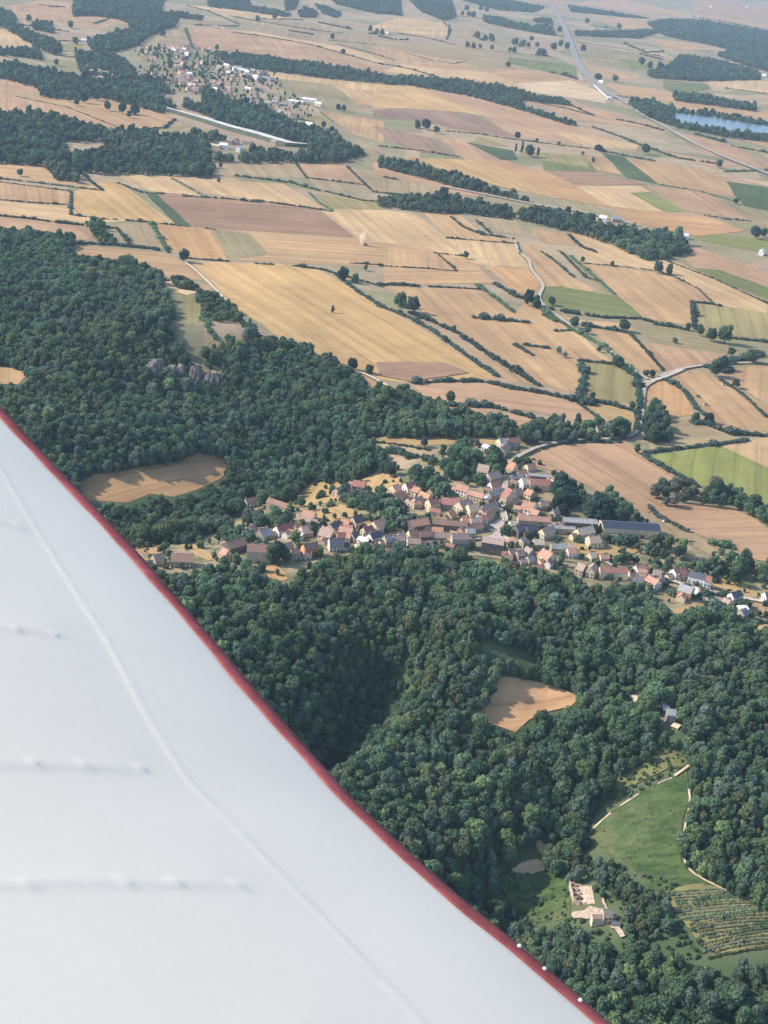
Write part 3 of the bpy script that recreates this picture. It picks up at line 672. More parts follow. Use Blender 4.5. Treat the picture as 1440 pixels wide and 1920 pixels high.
# woods: (label, frame, outline, spacing m, tree height m, kinds)
K_MIX = [0, 1, 0, 1, 2, 3, 4, 5, 6, 8, 9, 10, 11, 7, 12, 0, 9, 22, 19, 11]
K_FAR = [0, 1, 2, 3, 4, 9, 8, 22, 6, 19, 0, 10, 5, 12, 13]
K_VAL = [1, 3, 6, 8, 4, 5, 12, 1, 10, 14, 0, 2, 3, 11, 3, 1, 8]
WOODS = [
    ('broad hillside wood of mixed green trees around the pale rock face', 'X', [(-260, 400), (0, 430), (45, 438), (135, 447), (140, 460), (110, 465), (145, 482), (240, 495), (275, 510), (300, 525), (320, 545), (340, 560), (345, 585), (350, 620), (360, 648), (385, 650), (415, 635), (480, 630), (540, 645), (600, 670), (655, 700), (685, 730),
     (720, 735), (745, 730), (850, 770), (960, 795), (970, 815), (670, 812), (700, 840), (720, 862), (665, 900), (580, 900), (550, 930), (505, 945), (430, 960), (380, 1000), (350, 1012), (300, 1010), (250, 1020), (120, 960), (-260, 700)], 5.8, 10.4, K_MIX),
    ('thick wood in the gorge and on the slopes below the village', 'X', [(250, 1060), (300, 1062), (380, 1068), (430, 1062), (480, 1075), (500, 1100), (545, 1090), (560, 1075), (640, 1050), (760, 1038), (830, 1046), (900, 1058), (960, 1068), (1040, 1078), (1060, 1070), (1090, 1092), (1130, 1110), (1200, 1105), (1250, 1155), (1300, 1150), (1370, 1150), (1440, 1188),
     (1560, 1220), (1560, 1760), (1440, 1700), (1300, 1640), (1280, 1600), (1290, 1480), (1290, 1440), (1240, 1400), (1180, 1440), (1100, 1560), (1050, 1640), (960, 1600), (930, 1660), (960, 1720), (1030, 1760), (1100, 1770), (1250, 1790), (1300, 1800), (1440, 1810), (1560, 1800), (1560, 2230), (-330, 2230), (-330, 960), (120, 960)], 5.3, 9.8, K_VAL),
    ('scattered trees between the ruin and the vine rows', 'J', [(330, 160), (520, 230), (640, 300), (720, 330), (800, 370), (960, 430), (990, 520), (1000, 640), (900, 720), (800, 760), (760, 640), (660, 470), (520, 440), (430, 440), (420, 330)], 6.5, 9.0, K_VAL),
    ('belt of trees above the field with the three round trees', 'A', [(-40, 240), (0, 240), (60, 235), (200, 265), (300, 285), (520, 320), (600, 360), (660, 400), (600, 420), (480, 385), (360, 358), (300, 370), (200, 365), (140, 350), (150, 330), (0, 288), (-40, 285)], 10, 11, K_FAR),
    ('long dark wood behind the hedged fields at the left', 'A', [(-60, 415), (0, 415), (120, 418), (260, 448), (420, 487), (580, 488), (620, 510), (800, 505), (900, 535), (1000, 560), (1150, 565), (1240, 600), (1100, 603), (780, 600), (820, 632), (790, 652), (430, 645), (300, 640), (290, 675), (220, 668), (180, 648), (165, 615), (0, 603), (-60, 600)], 10.5, 12, K_FAR),
    ('wood on the far side of the long pale strip', 'A', [(690, 368), (760, 395), (860, 425), (900, 445), (990, 425), (1040, 440), (1100, 478), (1200, 498), (1330, 545), (1375, 578), (1250, 605), (1100, 600), (1150, 555), (900, 490), (780, 430), (690, 400)], 10.5, 12, K_FAR),
    ('dark trees along the stream left of the far village', 'A', [(280, 195), (400, 195), (480, 230), (520, 280), (600, 300), (640, 345), (580, 345), (480, 315), (300, 265)], 10.5, 12, K_FAR),
    ('big dark wood on the rise behind the far village', 'A', [(330, 150), (500, 108), (480, 88), (540, 55), (600, 75), (670, 75), (660, 95), (560, 130), (520, 165), (430, 190), (340, 182)], 11.5, 13, K_FAR),
    ('wood running down the slope at the upper left edge', 'A', [(-40, 20), (50, 55), (60, 95), (120, 128), (190, 148), (240, 188), (200, 200), (100, 150), (0, 92), (-40, 80)], 12, 14, K_FAR),
    ('band of trees along the upper left skyline fields', 'A', [(270, -5), (420, -5), (620, -5), (600, 40), (620, 60), (580, 85), (500, 92), (420, 62), (300, 32)], 11.0, 10, K_FAR),
    ('tree belt beyond the white houses of the far village', 'A', [(800, 198), (1000, 212), (1100, 228), (1200, 238), (1440, 283), (1540, 285), (1740, 325), (1600, 320), (1440, 312), (1240, 292), (1010, 262), (860, 242)], 10, 10, K_FAR),
    ('tree belt stretching across the plain towards the rail line', 'B', [(100, 290), (300, 303), (440, 323), (570, 358), (700, 383), (690, 392), (520, 372), (500, 390), (640, 438), (740, 468), (690, 465), (500, 405), (300, 352), (120, 322)], 10, 10, K_FAR),
    ('narrow tree belt beside the pinkish strip of the plain', 'B', [(-20, 593), (120, 618), (280, 658), (480, 733), (560, 752), (500, 742), (280, 695), (120, 655), (-20, 618)], 9, 12, K_FAR),
    ('dark clump of tall trees above the small hedged plots', 'B', [(-20, 742), (180, 738), (215, 718), (290, 748), (480, 788), (490, 817), (300, 793), (200, 793), (-20, 768)], 8, 10, K_FAR),
    ('long thick copse across the middle of the plain', 'B', [(505, 790), (600, 778), (720, 808), (860, 848), (1060, 878), (1130, 898), (1155, 942), (1060, 962), (860, 912), (700, 862), (520, 822)], 8, 10, K_FAR),
    ('pale green copse under the long thick copse', 'D', [(860, 108), (900, 105), (1050, 133), (1065, 165), (980, 167), (880, 125)], 8.5, 11, [12, 20, 1, 3, 6]),
    ('large dark forest at the upper right corner', 'B', [(985, 85), (1060, 73), (1200, 78), (1500, 130), (1500, 280), (1380, 252), (1250, 207), (1300, 187), (1420, 210), (1200, 162), (1050, 132)], 15.0, 13, K_FAR),
    ('forest tongue below the large dark forest', 'B', [(985, 270), (1060, 250), (1110, 208), (1220, 218), (1400, 268), (1412, 297), (1180, 302), (1000, 288)], 11.0, 11, K_FAR),
    ('trees at the near end of the lake', 'B', [(925, 373), (1000, 378), (1085, 408), (1092, 468), (1000, 442), (915, 390)], 10.5, 12, K_FAR),
    ('row of trees along the far shore of the lake', 'B', [(1085, 408), (1200, 418), (1500, 468), (1500, 480), (1200, 432), (1085, 418)], 13, 12, K_FAR),
    ('trees along the near shore of the lake', 'B', [(1090, 460), (1200, 482), (1300, 495), (1500, 508), (1500, 535), (1280, 508), (1100, 472)], 12, 13, K_FAR),
    ('pale copse beyond the field above the lake', 'B', [(1078, 348), (1200, 358), (1400, 398), (1390, 412), (1090, 372)], 12, 13, K_FAR),
    ('dark woods at the top edge right of the far village', 'B', [(-40, -10), (60, -10), (66, 50), (-40, 50)], 13.0, 11, K_FAR),
    ('pair of dark woods under the top edge', 'B', [(85, -10), (250, -10), (272, 62), (230, 77), (140, 42)], 12.0, 11, K_FAR),
    ('thin dark wood left of the rail line at the top', 'B', [(260, -10), (420, -10), (600, 28), (560, 46), (430, 36)], 13.0, 11, K_FAR),
    ('tree line just right of the rail line at the top', 'B', [(690, 20), (800, 38), (1000, 70), (900, 62), (700, 42)], 12.0, 10, K_FAR),
    ('dark copse beside the pinkish field near the rail line', 'B', [(715, 118), (830, 118), (1030, 112), (1040, 118), (960, 142), (830, 137), (720, 132)], 11.0, 10, K_FAR),
    ('broken line of trees left of the rail line', 'B', [(380, 68), (500, 88), (640, 122), (640, 132), (500, 107), (390, 85)], 15, 13, K_FAR),
    ('thicket beside the green strip between the stubble fields', 'C', [(310, 30), (370, 28), (420, 85), (432, 110), (380, 108)], 7, 8, [12, 1, 3, 10]),
    ('scrub next to the sandy clearing on the hill', 'C', [(630, 235), (690, 240), (755, 290), (700, 290), (660, 272)], 7, 7, [7, 16, 17, 22, 11]),
    ('dark scrub between the grass strip and the chalky track', 'C', [(722, 300), (800, 305), (850, 320), (912, 405), (800, 398), (760, 370)], 6.5, 7, [7, 16, 17, 22, 11]),
    ('roadside wood beside the bend of the white road', 'D', [(530, 800), (620, 765), (800, 790), (820, 800), (840, 770), (920, 800), (915, 830), (800, 840), (540, 850), (500, 830)], 8, 12, K_MIX),
    ('clump of big trees inside the road bend', 'D', [(985, 740), (1030, 715), (1060, 750), (1055, 790), (1085, 835), (1000, 845), (970, 820)], 8.5, 13, [0, 22, 9, 1]),
    ('line of grey trees along the upper side of the pink field', 'E', [(660, 215), (760, 170), (860, 165), (960, 195), (990, 180), (1060, 172), (1110, 195), (1120, 230), (1160, 290), (1060, 300), (880, 295), (700, 285)], 9, 13, [4, 10, 13, 9, 22]),
    ('hedgerow wood along the bright green field', 'E', [(1110, 215), (1180, 215), (1280, 270), (1440, 350), (1500, 380), (1500, 490), (1400, 440), (1250, 340), (1150, 285)], 8, 10, [1, 3, 0, 6, 12]),
    ('trees behind the lower row of village houses', 'V7', [(320, 260), (480, 170), (620, 190), (760, 200), (960, 190), (1080, 130), (1180, 170), (1250, 270), (1240, 370), (1120, 380), (1010, 350), (900, 380), (1100, 430), (1060, 450), (700, 370), (480, 330)], 8, 11, K_MIX),
    ('copse at the right edge behind the white slate house', 'V7', [(1300, 210), (1500, 195), (1500, 420), (1330, 420), (1300, 330)], 8, 11, K_MIX),
    ('garden trees under the grey farm shed', 'E', [(600, 600), (680, 540), (780, 550), (860, 590), (880, 640), (760, 650), (640, 640)], 8, 10, K_MIX),
    ('trees behind the solar panelled barn', 'E', [(250, 330), (280, 270), (330, 250), (390, 235), (440, 290), (500, 350), (490, 400), (420, 420), (330, 420), (260, 410)], 8.5, 12, [0, 9, 1, 22, 3]),
    ('trees at the field edge above the grey farm shed', 'E', [(0, 200), (60, 190), (200, 200), (215, 290), (150, 320), (40, 300), (0, 350)], 8.5, 11, [0, 9, 1, 22, 3]),
    ('garden trees in the middle of the village', 'S', [(320, 330), (420, 295), (500, 330), (560, 400), (540, 470), (470, 440), (330, 400)], 8, 11, [0, 1, 9, 3, 6]),
    ('trees above the village beside the narrow road', 'S', [(530, 250), (580, 160), (660, 130), (740, 160), (770, 270), (740, 340), (640, 330), (560, 320)], 8, 11, [0, 1, 9, 3, 6]),
    ('dense roadside trees beside the steep red roof', 'S', [(830, 240), (900, 220), (945, 250), (940, 340), (880, 340), (850, 300)], 7.5, 10, [0, 1, 9]),
    ('grove between the upper houses and the terraced row', 'V4', [(700, 200), (830, 190), (1000, 260), (1250, 200), (1400, 230), (1440, 420), (1440, 500), (1250, 460), (1080, 400), (900, 330), (720, 290)], 7, 8.5, [1, 3, 6, 0, 16]),
    ('orchard trees left of the brown roofed barn', 'V5', [(450, 420), (640, 480), (800, 400), (980, 420), (1010, 600), (820, 620), (560, 620), (440, 540)], 7.5, 9, [1, 3, 6, 0, 16]),
    ('green garden belt behind the lower left farmhouses', 'V5', [(0, 560), (120, 570), (240, 640), (440, 700), (480, 800), (420, 830), (240, 820), (60, 760), (150, 700), (0, 640)], 7.5, 9, [1, 3, 6, 0, 16, 20]),
    ('gardens under the houses left of the square', 'V1', [(0, 320), (160, 300), (280, 380), (380, 450), (600, 480), (540, 560), (380, 520), (280, 640), (200, 700), (40, 690), (0, 560)], 7.5, 8, [1, 3, 16, 18, 20]),
]
WOODS += [
    ('clump of dark trees below the far pink field', 'T1', [(215, 150), (350, 148), (358, 218), (225, 195)], 10, 10, K_FAR), ('rounded copse above the far pink field', 'T1', [(488, 35), (555, 40), (572, 100), (500, 106)], 10, 11, K_FAR),
    ('row of trees along the top of the far pink field', 'T1', [(560, 68), (760, 75), (910, 118), (880, 135), (700, 105), (570, 95)], 12, 13, K_FAR), ('dense trees between the far villages and the top edge', 'T1', [(840, -10), (1070, -10), (1065, 75), (920, 85), (830, 60)], 11.0, 11, K_FAR),
    ('tree line beyond the green pasture of the far village', 'T1', [(1050, 72), (1370, 112), (1360, 132), (1050, 95)], 12, 12, K_FAR), ('loose tree row left of the hamlet', 'T1', [(-20, 320), (130, 325), (260, 320), (290, 400), (180, 385), (-20, 365)], 11.0, 10, K_FAR),
    ('trees along the top edge above the straw strip', 'T2', [(30, -12), (300, -12), (330, 40), (470, 62), (600, 100), (560, 112), (300, 72), (40, 42)], 12.0, 10, K_FAR), ('small stand of trees at the top centre', 'T2', [(550, -12), (650, 5), (625, 62), (560, 72)], 12.0, 10, K_FAR), ('dark copse under the top centre stand', 'T2', [(640, 85), (700, 48), (785, 90), (760, 113), (660, 112)], 12.0, 11, K_FAR),
    ('straggling trees left of the big top wood', 'T2', [(750, 25), (860, 55), (945, 95), (900, 118), (810, 88)], 12.0, 10, K_FAR), ('big dark wood touching the top edge', 'T2', [(860, -12), (1300, -12), (1345, 102), (1100, 72), (900, 22)], 12.0, 12, K_FAR),
    ('copse line in the middle of the top meadows', 'T3', [(598, 108), (720, 118), (835, 168), (825, 195), (700, 168), (600, 142)], 12.0, 10, K_FAR), ('tree group close left of the rail line', 'T3', [(905, 205), (960, 168), (1065, 176), (1065, 212), (920, 214)], 12.0, 10, K_FAR), ('trees at the field corner near the rail line', 'T3', [(935, 132), (1000, 122), (1065, 138), (1060, 157), (950, 148)], 14, 13, K_FAR),
    ('trees among the houses of the far village', 'F1', [(640, 120), (860, 130), (1000, 190), (1300, 180), (1440, 220), (1440, 560), (1200, 560), (980, 540), (820, 480), (860, 400), (700, 380), (640, 300), (900, 300), (880, 240), (640, 200)], 27, 9, K_FAR), ('trees among the newer houses right of the far village', 'F2', [(60, 180), (640, 240), (720, 400), (1000, 600), (960, 700), (560, 620), (400, 520), (60, 520), (20, 320)], 30, 8, K_FAR),
    ('dense trees along the slope under the far village', 'F2', [(0, 380), (100, 460), (300, 520), (400, 560), (560, 600), (680, 660), (900, 740), (1000, 780), (1200, 840), (1300, 880), (900, 850), (640, 760), (340, 660), (0, 590)], 10.5, 12, K_FAR),
]
HOLES = [                        # open ground inside the woods
    ('C', [(290, 1010), (330, 985), (680, 935), (740, 898), (850, 918), (858, 955), (830, 992), (740, 1035), (650, 1060), (560, 1048), (480, 1080), (330, 1080)]), ('C', [(-60, 565), (0, 570), (114, 595), (75, 638), (-60, 640)]),
    ('Y', [(290, 590), (340, 440), (470, 320), (500, 380), (420, 440), (390, 590)]), ('Y', [(730, 420), (800, 330), (920, 330), (950, 450), (920, 580), (830, 560)]), ('Y', [(960, 470), (1080, 430), (1170, 470), (1160, 620), (960, 600)]), ('Y', [(500, 400), (680, 430), (660, 520), (520, 470)]),
    ('C', [(600, 243), (660, 280), (762, 292), (702, 307), (730, 310), (768, 380), (806, 472), (770, 500), (718, 530), (660, 470), (640, 400), (655, 340), (630, 300)]),
    ('N', [(990, 905), (1110, 905), (1110, 935), (1000, 940)]), ('G', [(150, 425), (300, 432), (430, 462), (560, 518), (520, 545), (420, 572), (330, 610), (265, 670), (150, 620), (60, 590), (180, 540), (230, 510), (170, 470)]),
    ('W', [(700, 768), (790, 748), (830, 765), (880, 830), (790, 842)]), ('W', [(115, 690), (170, 672), (350, 690), (345, 760), (140, 755)]), ('T', [(310, 350), (400, 350), (520, 500), (480, 550), (380, 480)]),
    ('T', [(800, 500), (900, 440), (1060, 640), (1130, 700), (1160, 880), (1230, 940), (1200, 1010), (1080, 990), (900, 980), (840, 860), (900, 800), (900, 660)]),
    ('G', [(100, 250), (190, 260), (330, 310), (370, 350), (340, 360), (240, 310), (120, 290)]), ('M', [(600, 90), (700, 95), (850, 185), (850, 480), (800, 640), (790, 960), (860, 1040), (1000, 1100), (560, 1150), (400, 940), (100, 840), (60, 740), (290, 330), (480, 250)]),
    ('J', [(345, 240), (400, 238), (425, 300), (400, 390), (300, 400), (230, 385), (285, 345)]), ('J', [(270, 400), (440, 400), (510, 440), (620, 430), (660, 520), (790, 545), (790, 690), (740, 690), (640, 680), (520, 620), (420, 590), (280, 560)]),
    ('J', [(1040, 340), (1240, 470), (1440, 555), (1500, 580), (1500, 740), (1120, 800), (1080, 760), (1180, 690), (1100, 600), (960, 470)]),
    ('V5', [(400, 240), (620, 240), (620, 400), (400, 400)]), ('V5', [(680, 300), (990, 310), (990, 400), (680, 410)]),
    ('F2', [(-120, 650), (0, 688), (260, 765), (420, 805), (780, 910), (945, 932), (950, 962), (780, 955), (420, 868), (260, 812), (-20, 725)]), ('A', [(240, 530), (390, 535), (380, 555), (260, 550)]), ('F2', [(40, 900), (450, 850), (420, 980), (320, 1000), (60, 980)]),
]
# hedges: (frame, line, width m, height m, tone)
HEDGES = [
    ('A', [(60, 360), (250, 400), (430, 470)], 5, 3, 5), ('A', [(280, 482), (440, 488), (620, 477), (655, 445)], 10, 6, 0), ('A', [(-20, 665), (200, 690), (385, 712)], 7, 4, 0), ('A', [(-20, 678), (130, 697), (270, 717)], 5, 3, 0), ('A', [(268, 717), (265, 803)], 7, 4, 0),
    ('A', [(-20, 745), (110, 757), (262, 766)], 6, 4, 0), ('A', [(-20, 803), (100, 815), (195, 829)], 7, 5, 0), ('A', [(215, 831), (312, 841)], 7, 5, 0), ('A', [(268, 803), (380, 818), (450, 822)], 6, 4, 0), ('A', [(478, 824), (568, 830)], 6, 4, 0), ('A', [(400, 850), (440, 856), (490, 917)], 5, 3, 0),
    ('A', [(545, 720), (620, 724)], 8, 5, 0), ('A', [(690, 732), (850, 742), (985, 758)], 7, 5, 0), ('A', [(955, 748), (1100, 768), (1250, 790)], 7, 5, 0), ('A', [(1160, 722), (1200, 760), (1250, 788)], 6, 4, 1), ('A', [(640, 665), (770, 737)], 6, 3, 1), ('A', [(1108, 608), (1152, 667)], 6, 4, 0),
    ('A', [(1150, 665), (1372, 692)], 6, 4, 0), ('A', [(1300, 622), (1400, 717), (1440, 722), (1520, 735)], 6, 4, 0), ('A', [(300, 640), (345, 680), (385, 712)], 9, 5, 0), ('A', [(440, 683), (540, 722)], 6, 4, 0), ('A', [(600, 836), (718, 850)], 5, 3, 0), ('A', [(770, 855), (808, 859)], 5, 3, 0),
    ('A', [(568, 832), (600, 890), (632, 940)], 6, 3, 1), ('A', [(280, 906), (420, 915), (560, 928), (640, 944)], 7, 5, 0), ('A', [(870, 120), (1000, 136), (1160, 165), (1300, 203), (1440, 243)], 9, 5, 0), ('A', [(698, 103), (722, 180)], 10, 6, 1), ('A', [(700, 20), (780, 40), (900, 92)], 9, 5, 0), ('A', [(730, 92), (900, 97)], 10, 7, 0),
    ('A', [(1085, 113), (1180, 127)], 12, 8, 0), ('A', [(1200, 418), (1250, 458)], 4, 2.5, 1), ('A', [(1060, 440), (1180, 455)], 6, 4, 0), ('A', [(780, 270), (1000, 300)], 5, 4, 1), ('A', [(270, 140), (300, 155)], 8, 6, 0), ('A', [(350, 85), (410, 68)], 8, 4, 1), ('A', [(880, 655), (990, 668), (1080, 680)], 10, 7, 0), ('A', [(1090, 680), (1200, 712)], 10, 7, 0),
    ('A', [(740, 665), (800, 670)], 6, 4, 0), ('A', [(1220, 715), (1360, 750), (1440, 755)], 6, 4, 0),
    ('C', [(702, 167), (862, 178)], 4, 2.5, 0), ('C', [(960, 187), (1032, 191)], 4, 2.5, 0), ('C', [(1098, 195), (1200, 207), (1300, 235), (1440, 275)], 5, 3, 0), ('C', [(1260, 225), (1340, 290), (1440, 350)], 7, 4, 0), ('C', [(1318, 185), (1440, 192)], 4, 2.5, 0), ('C', [(560, 235), (640, 250)], 8, 5, 0), ('C', [(765, 375), (780, 420), (810, 472)], 7, 5, 1),
    ('C', [(910, 405), (950, 450), (1000, 470)], 7, 5, 0),
    ('D', [(-20, 345), (90, 385), (190, 442), (310, 530), (430, 612)], 6, 4, 0), ('D', [(90, 368), (190, 405), (270, 442), (400, 530), (580, 642)], 7, 5, 0), ('D', [(-20, 265), (60, 262), (140, 272)], 7, 5, 0), ('D', [(170, 273), (260, 277), (360, 284)], 5, 3, 0), ('D', [(348, 265), (420, 315), (495, 375)], 7, 4, 1), ('D', [(420, 263), (500, 310), (575, 330)], 7, 5, 0), ('D', [(343, 387), (430, 395), (548, 407)], 7, 5, 0),
    ('D', [(490, 490), (560, 530)], 6, 4, 0), ('D', [(528, 491), (627, 504)], 6, 4, 0), ('D', [(115, 632), (250, 625), (380, 627), (480, 652), (600, 670), (730, 697)], 7, 5, 0), ('D', [(730, 690), (850, 712), (950, 742)], 6, 5, 0), ('D', [(730, 550), (860, 562)], 5, 4, 0), ('D', [(735, 562), (758, 600), (745, 640), (725, 695)], 9, 7, 0), ('D', [(870, 562), (950, 610), (962, 700), (948, 815)], 7, 5, 0),
    ('D', [(580, 350), (700, 430), (820, 495), (955, 610)], 6, 4, 1), ('D', [(620, 352), (720, 372), (820, 385)], 7, 6, 0), ('D', [(820, 388), (960, 392), (1030, 412), (1150, 438)], 6, 4, 0), ('D', [(740, 417), (880, 437), (940, 455)], 5, 4, 0), ('D', [(190, 146), (300, 158)], 5, 4, 0), ('D', [(-20, 196), (150, 205), (275, 216)], 3, 2, 0), ('D', [(203, 153), (275, 215)], 3, 2, 1), ('D', [(590, 140), (640, 175), (712, 236)], 6, 5, 0),
    ('D', [(660, 138), (760, 240), (810, 252)], 6, 4, 0), ('D', [(700, 160), (790, 235), (865, 303)], 5, 3, 1), ('D', [(748, 185), (870, 195), (1030, 216), (1080, 232), (1180, 282), (1236, 337)], 5, 3, 0), ('D', [(1065, 178), (1240, 245), (1440, 337), (1500, 365)], 5, 3, 0), ('D', [(1158, 330), (1220, 337), (1282, 349)], 5, 4, 0), ('D', [(1160, 332), (1166, 432)], 7, 5, 0), ('D', [(1300, 465), (1440, 480), (1500, 488)], 5, 4, 0),
    ('D', [(930, 457), (985, 515), (1050, 590)], 4, 2.5, 0), ('D', [(1060, 622), (1130, 665), (1180, 735), (1235, 780)], 6, 4, 0), ('D', [(1260, 622), (1340, 672), (1440, 765)], 5, 3, 0), ('D', [(1240, 800), (1300, 820), (1440, 832), (1500, 836)], 7, 5, 0), ('D', [(985, 893), (1130, 877), (1240, 865), (1365, 850)], 6, 4, 0), ('D', [(975, 905), (1060, 955), (1190, 1026)], 7, 4, 0), ('D', [(1210, 572), (1285, 595), (1310, 580)], 8, 6, 0),
    ('D', [(232, 90), (350, 100), (500, 112)], 5, 4, 0), ('D', [(370, 75), (490, 92)], 8, 6, 0), ('D', [(250, 10), (300, 50), (380, 82)], 7, 5, 0), ('D', [(348, 25), (400, 72)], 6, 4, 0), ('D', [(500, 108), (512, 152)], 6, 4, 0), ('D', [(690, 75), (740, 122), (805, 145)], 8, 6, 0), ('D', [(180, 715), (400, 718), (560, 762), (620, 785)], 7, 5, 0), ('D', [(730, 712), (830, 782)], 4, 3, 0),
    ('D', [(500, 932), (560, 897), (640, 868), (760, 858), (900, 858)], 3, 2.5, 0), ('D', [(700, 695), (800, 712)], 10, 7, 0), ('D', [(1020, 415), (1100, 425)], 5, 4, 0), ('D', [(1160, 780), (1235, 790)], 10, 6, 0), ('D', [(1420, 520), (1330, 545), (1240, 565)], 12, 8, 0), ('D', [(600, 380), (650, 405)], 6, 4, 1), ('D', [(640, 440), (720, 437)], 4, 3, 0),
    ('B', [(-20, 235), (100, 258), (200, 287)], 10, 6, 0), ('B', [(540, 370), (700, 392), (785, 432)], 10, 6, 0), ('B', [(720, 157), (880, 180), (1050, 212)], 8, 5, 0), ('B', [(230, 490), (350, 500), (480, 520), (600, 535), (780, 557)], 6, 4, 0), ('B', [(-20, 545), (150, 565), (283, 587)], 6, 4, 0), ('B', [(790, 557), (900, 580), (1020, 602)], 10, 7, 0), ('B', [(1030, 690), (1180, 715), (1310, 752)], 6, 4, 1),
    ('B', [(1280, 820), (1380, 828)], 7, 5, 0), ('B', [(1270, 640), (1440, 635), (1500, 640)], 12, 8, 1), ('B', [(780, 472), (900, 515), (980, 548), (1100, 590), (1250, 612)], 10, 7, 0), ('B', [(585, 385), (700, 410), (775, 430)], 8, 5, 0), ('B', [(870, 445), (960, 462), (1050, 487)], 12, 8, 0), ('B', [(1200, 805), (1290, 820)], 5, 4, 0), ('B', [(860, 355), (1000, 378)], 8, 6, 0), ('B', [(0, 660), (60, 672)], 8, 6, 0), ('B', [(0, 720), (90, 730)], 7, 5, 0),
    ('B', [(240, 140), (246, 90)], 9, 5, 0), ('B', [(1170, 500), (1280, 530)], 14, 9, 0), ('B', [(1300, 545), (1440, 570), (1500, 590)], 10, 6, 0), ('B', [(1160, 60), (1300, 85), (1440, 112)], 12, 7, 0), ('B', [(960, 200), (1050, 222)], 16, 11, 0), ('B', [(900, 160), (980, 195), (1050, 190)], 14, 10, 0), ('B', [(780, 95), (900, 112)], 10, 7, 0), ('B', [(1280, 330), (1440, 350)], 8, 6, 0), ('B', [(480, 10), (600, 30)], 14, 9, 0),
    ('E', [(640, 5), (760, 60), (860, 130), (985, 190)], 5, 3, 0), ('E', [(640, 320), (700, 385), (790, 430), (900, 490)], 5, 3.5, 0), ('E', [(1035, 553), (1110, 570), (1180, 580), (1235, 605)], 9, 6, 1), ('E', [(820, 550), (950, 558)], 4, 3, 0), ('E', [(440, 560), (560, 565)], 8, 5, 0), ('V7', [(640, 565), (720, 670), (760, 720)], 7, 4, 0), ('V7', [(680, 585), (800, 610), (940, 640)], 3, 3, 0),
    ('V7', [(1130, 930), (1300, 950), (1500, 960)], 4, 4, 0), ('V7', [(730, 430), (850, 455)], 5, 3, 0), ('S', [(150, 150), (280, 170)], 9, 6, 0), ('S', [(40, 98), (200, 112), (470, 158)], 4, 2, 0), ('S', [(300, 190), (400, 200), (490, 230)], 10, 6, 0), ('S', [(60, 50), (400, 30), (740, 42)], 9, 5, 3), ('V3', [(430, 370), (530, 470)], 6, 4, 0), ('V2', [(530, 960), (660, 1060)], 5, 3, 0), ('V1', [(620, 940), (820, 1000), (1000, 1080)], 7, 4, 3),
    ('S', [(0, 500), (100, 480), (180, 510)], 10, 6, 1), ('S', [(0, 610), (120, 600), (230, 640)], 10, 6, 3),
]
HEDGES += [('T2', [(580, 202), (640, 212), (750, 232)], 12, 8, 0), ('T2', [(780, 148), (870, 165), (1010, 195)], 14, 10, 0), ('T2', [(1120, 225), (1180, 222)], 14, 10, 0), ('T2', [(1190, 240), (1290, 262), (1385, 264)], 14, 10, 0), ('T2', [(180, 105), (380, 142), (540, 167), (800, 207), (960, 222)], 8, 5, 0), ('T2', [(380, 125), (600, 128), (680, 135)], 8, 6, 0),
    ('T2', [(850, 270), (1020, 285), (1180, 302)], 6, 4, 0), ('T2', [(900, 292), (1080, 340), (1300, 405)], 6, 4, 0), ('T3', [(1010, 228), (1140, 245)], 12, 8, 0), ('T3', [(600, 125), (500, 112), (430, 105)], 9, 6, 0), ('T3', [(350, 265), (380, 200), (330, 150)], 8, 5, 0), ('T3', [(30, 225), (200, 250), (410, 300)], 7, 5, 0), ('T3', [(540, 240), (600, 270)], 16, 11, 0), ('T3', [(920, 362), (1050, 375)], 18, 11, 0),
    ('T3', [(1045, 480), (1150, 500), (1235, 530)], 18, 12, 0), ('T3', [(80, 355), (250, 405), (400, 428), (480, 415)], 6, 4, 0), ('T1', [(130, 165), (200, 170), (350, 195), (470, 210)], 9, 6, 0), ('T1', [(640, 160), (700, 140), (745, 118)], 7, 5, 1), ('T1', [(1250, 195), (1300, 320)], 10, 6, 1), ('T1', [(250, 30), (440, 45), (330, 45)], 7, 5, 0), ('T1', [(240, 240), (380, 270), (480, 275)], 9, 6, 0), ('T1', [(300, 350), (450, 380), (560, 390)], 8, 5, 1)]
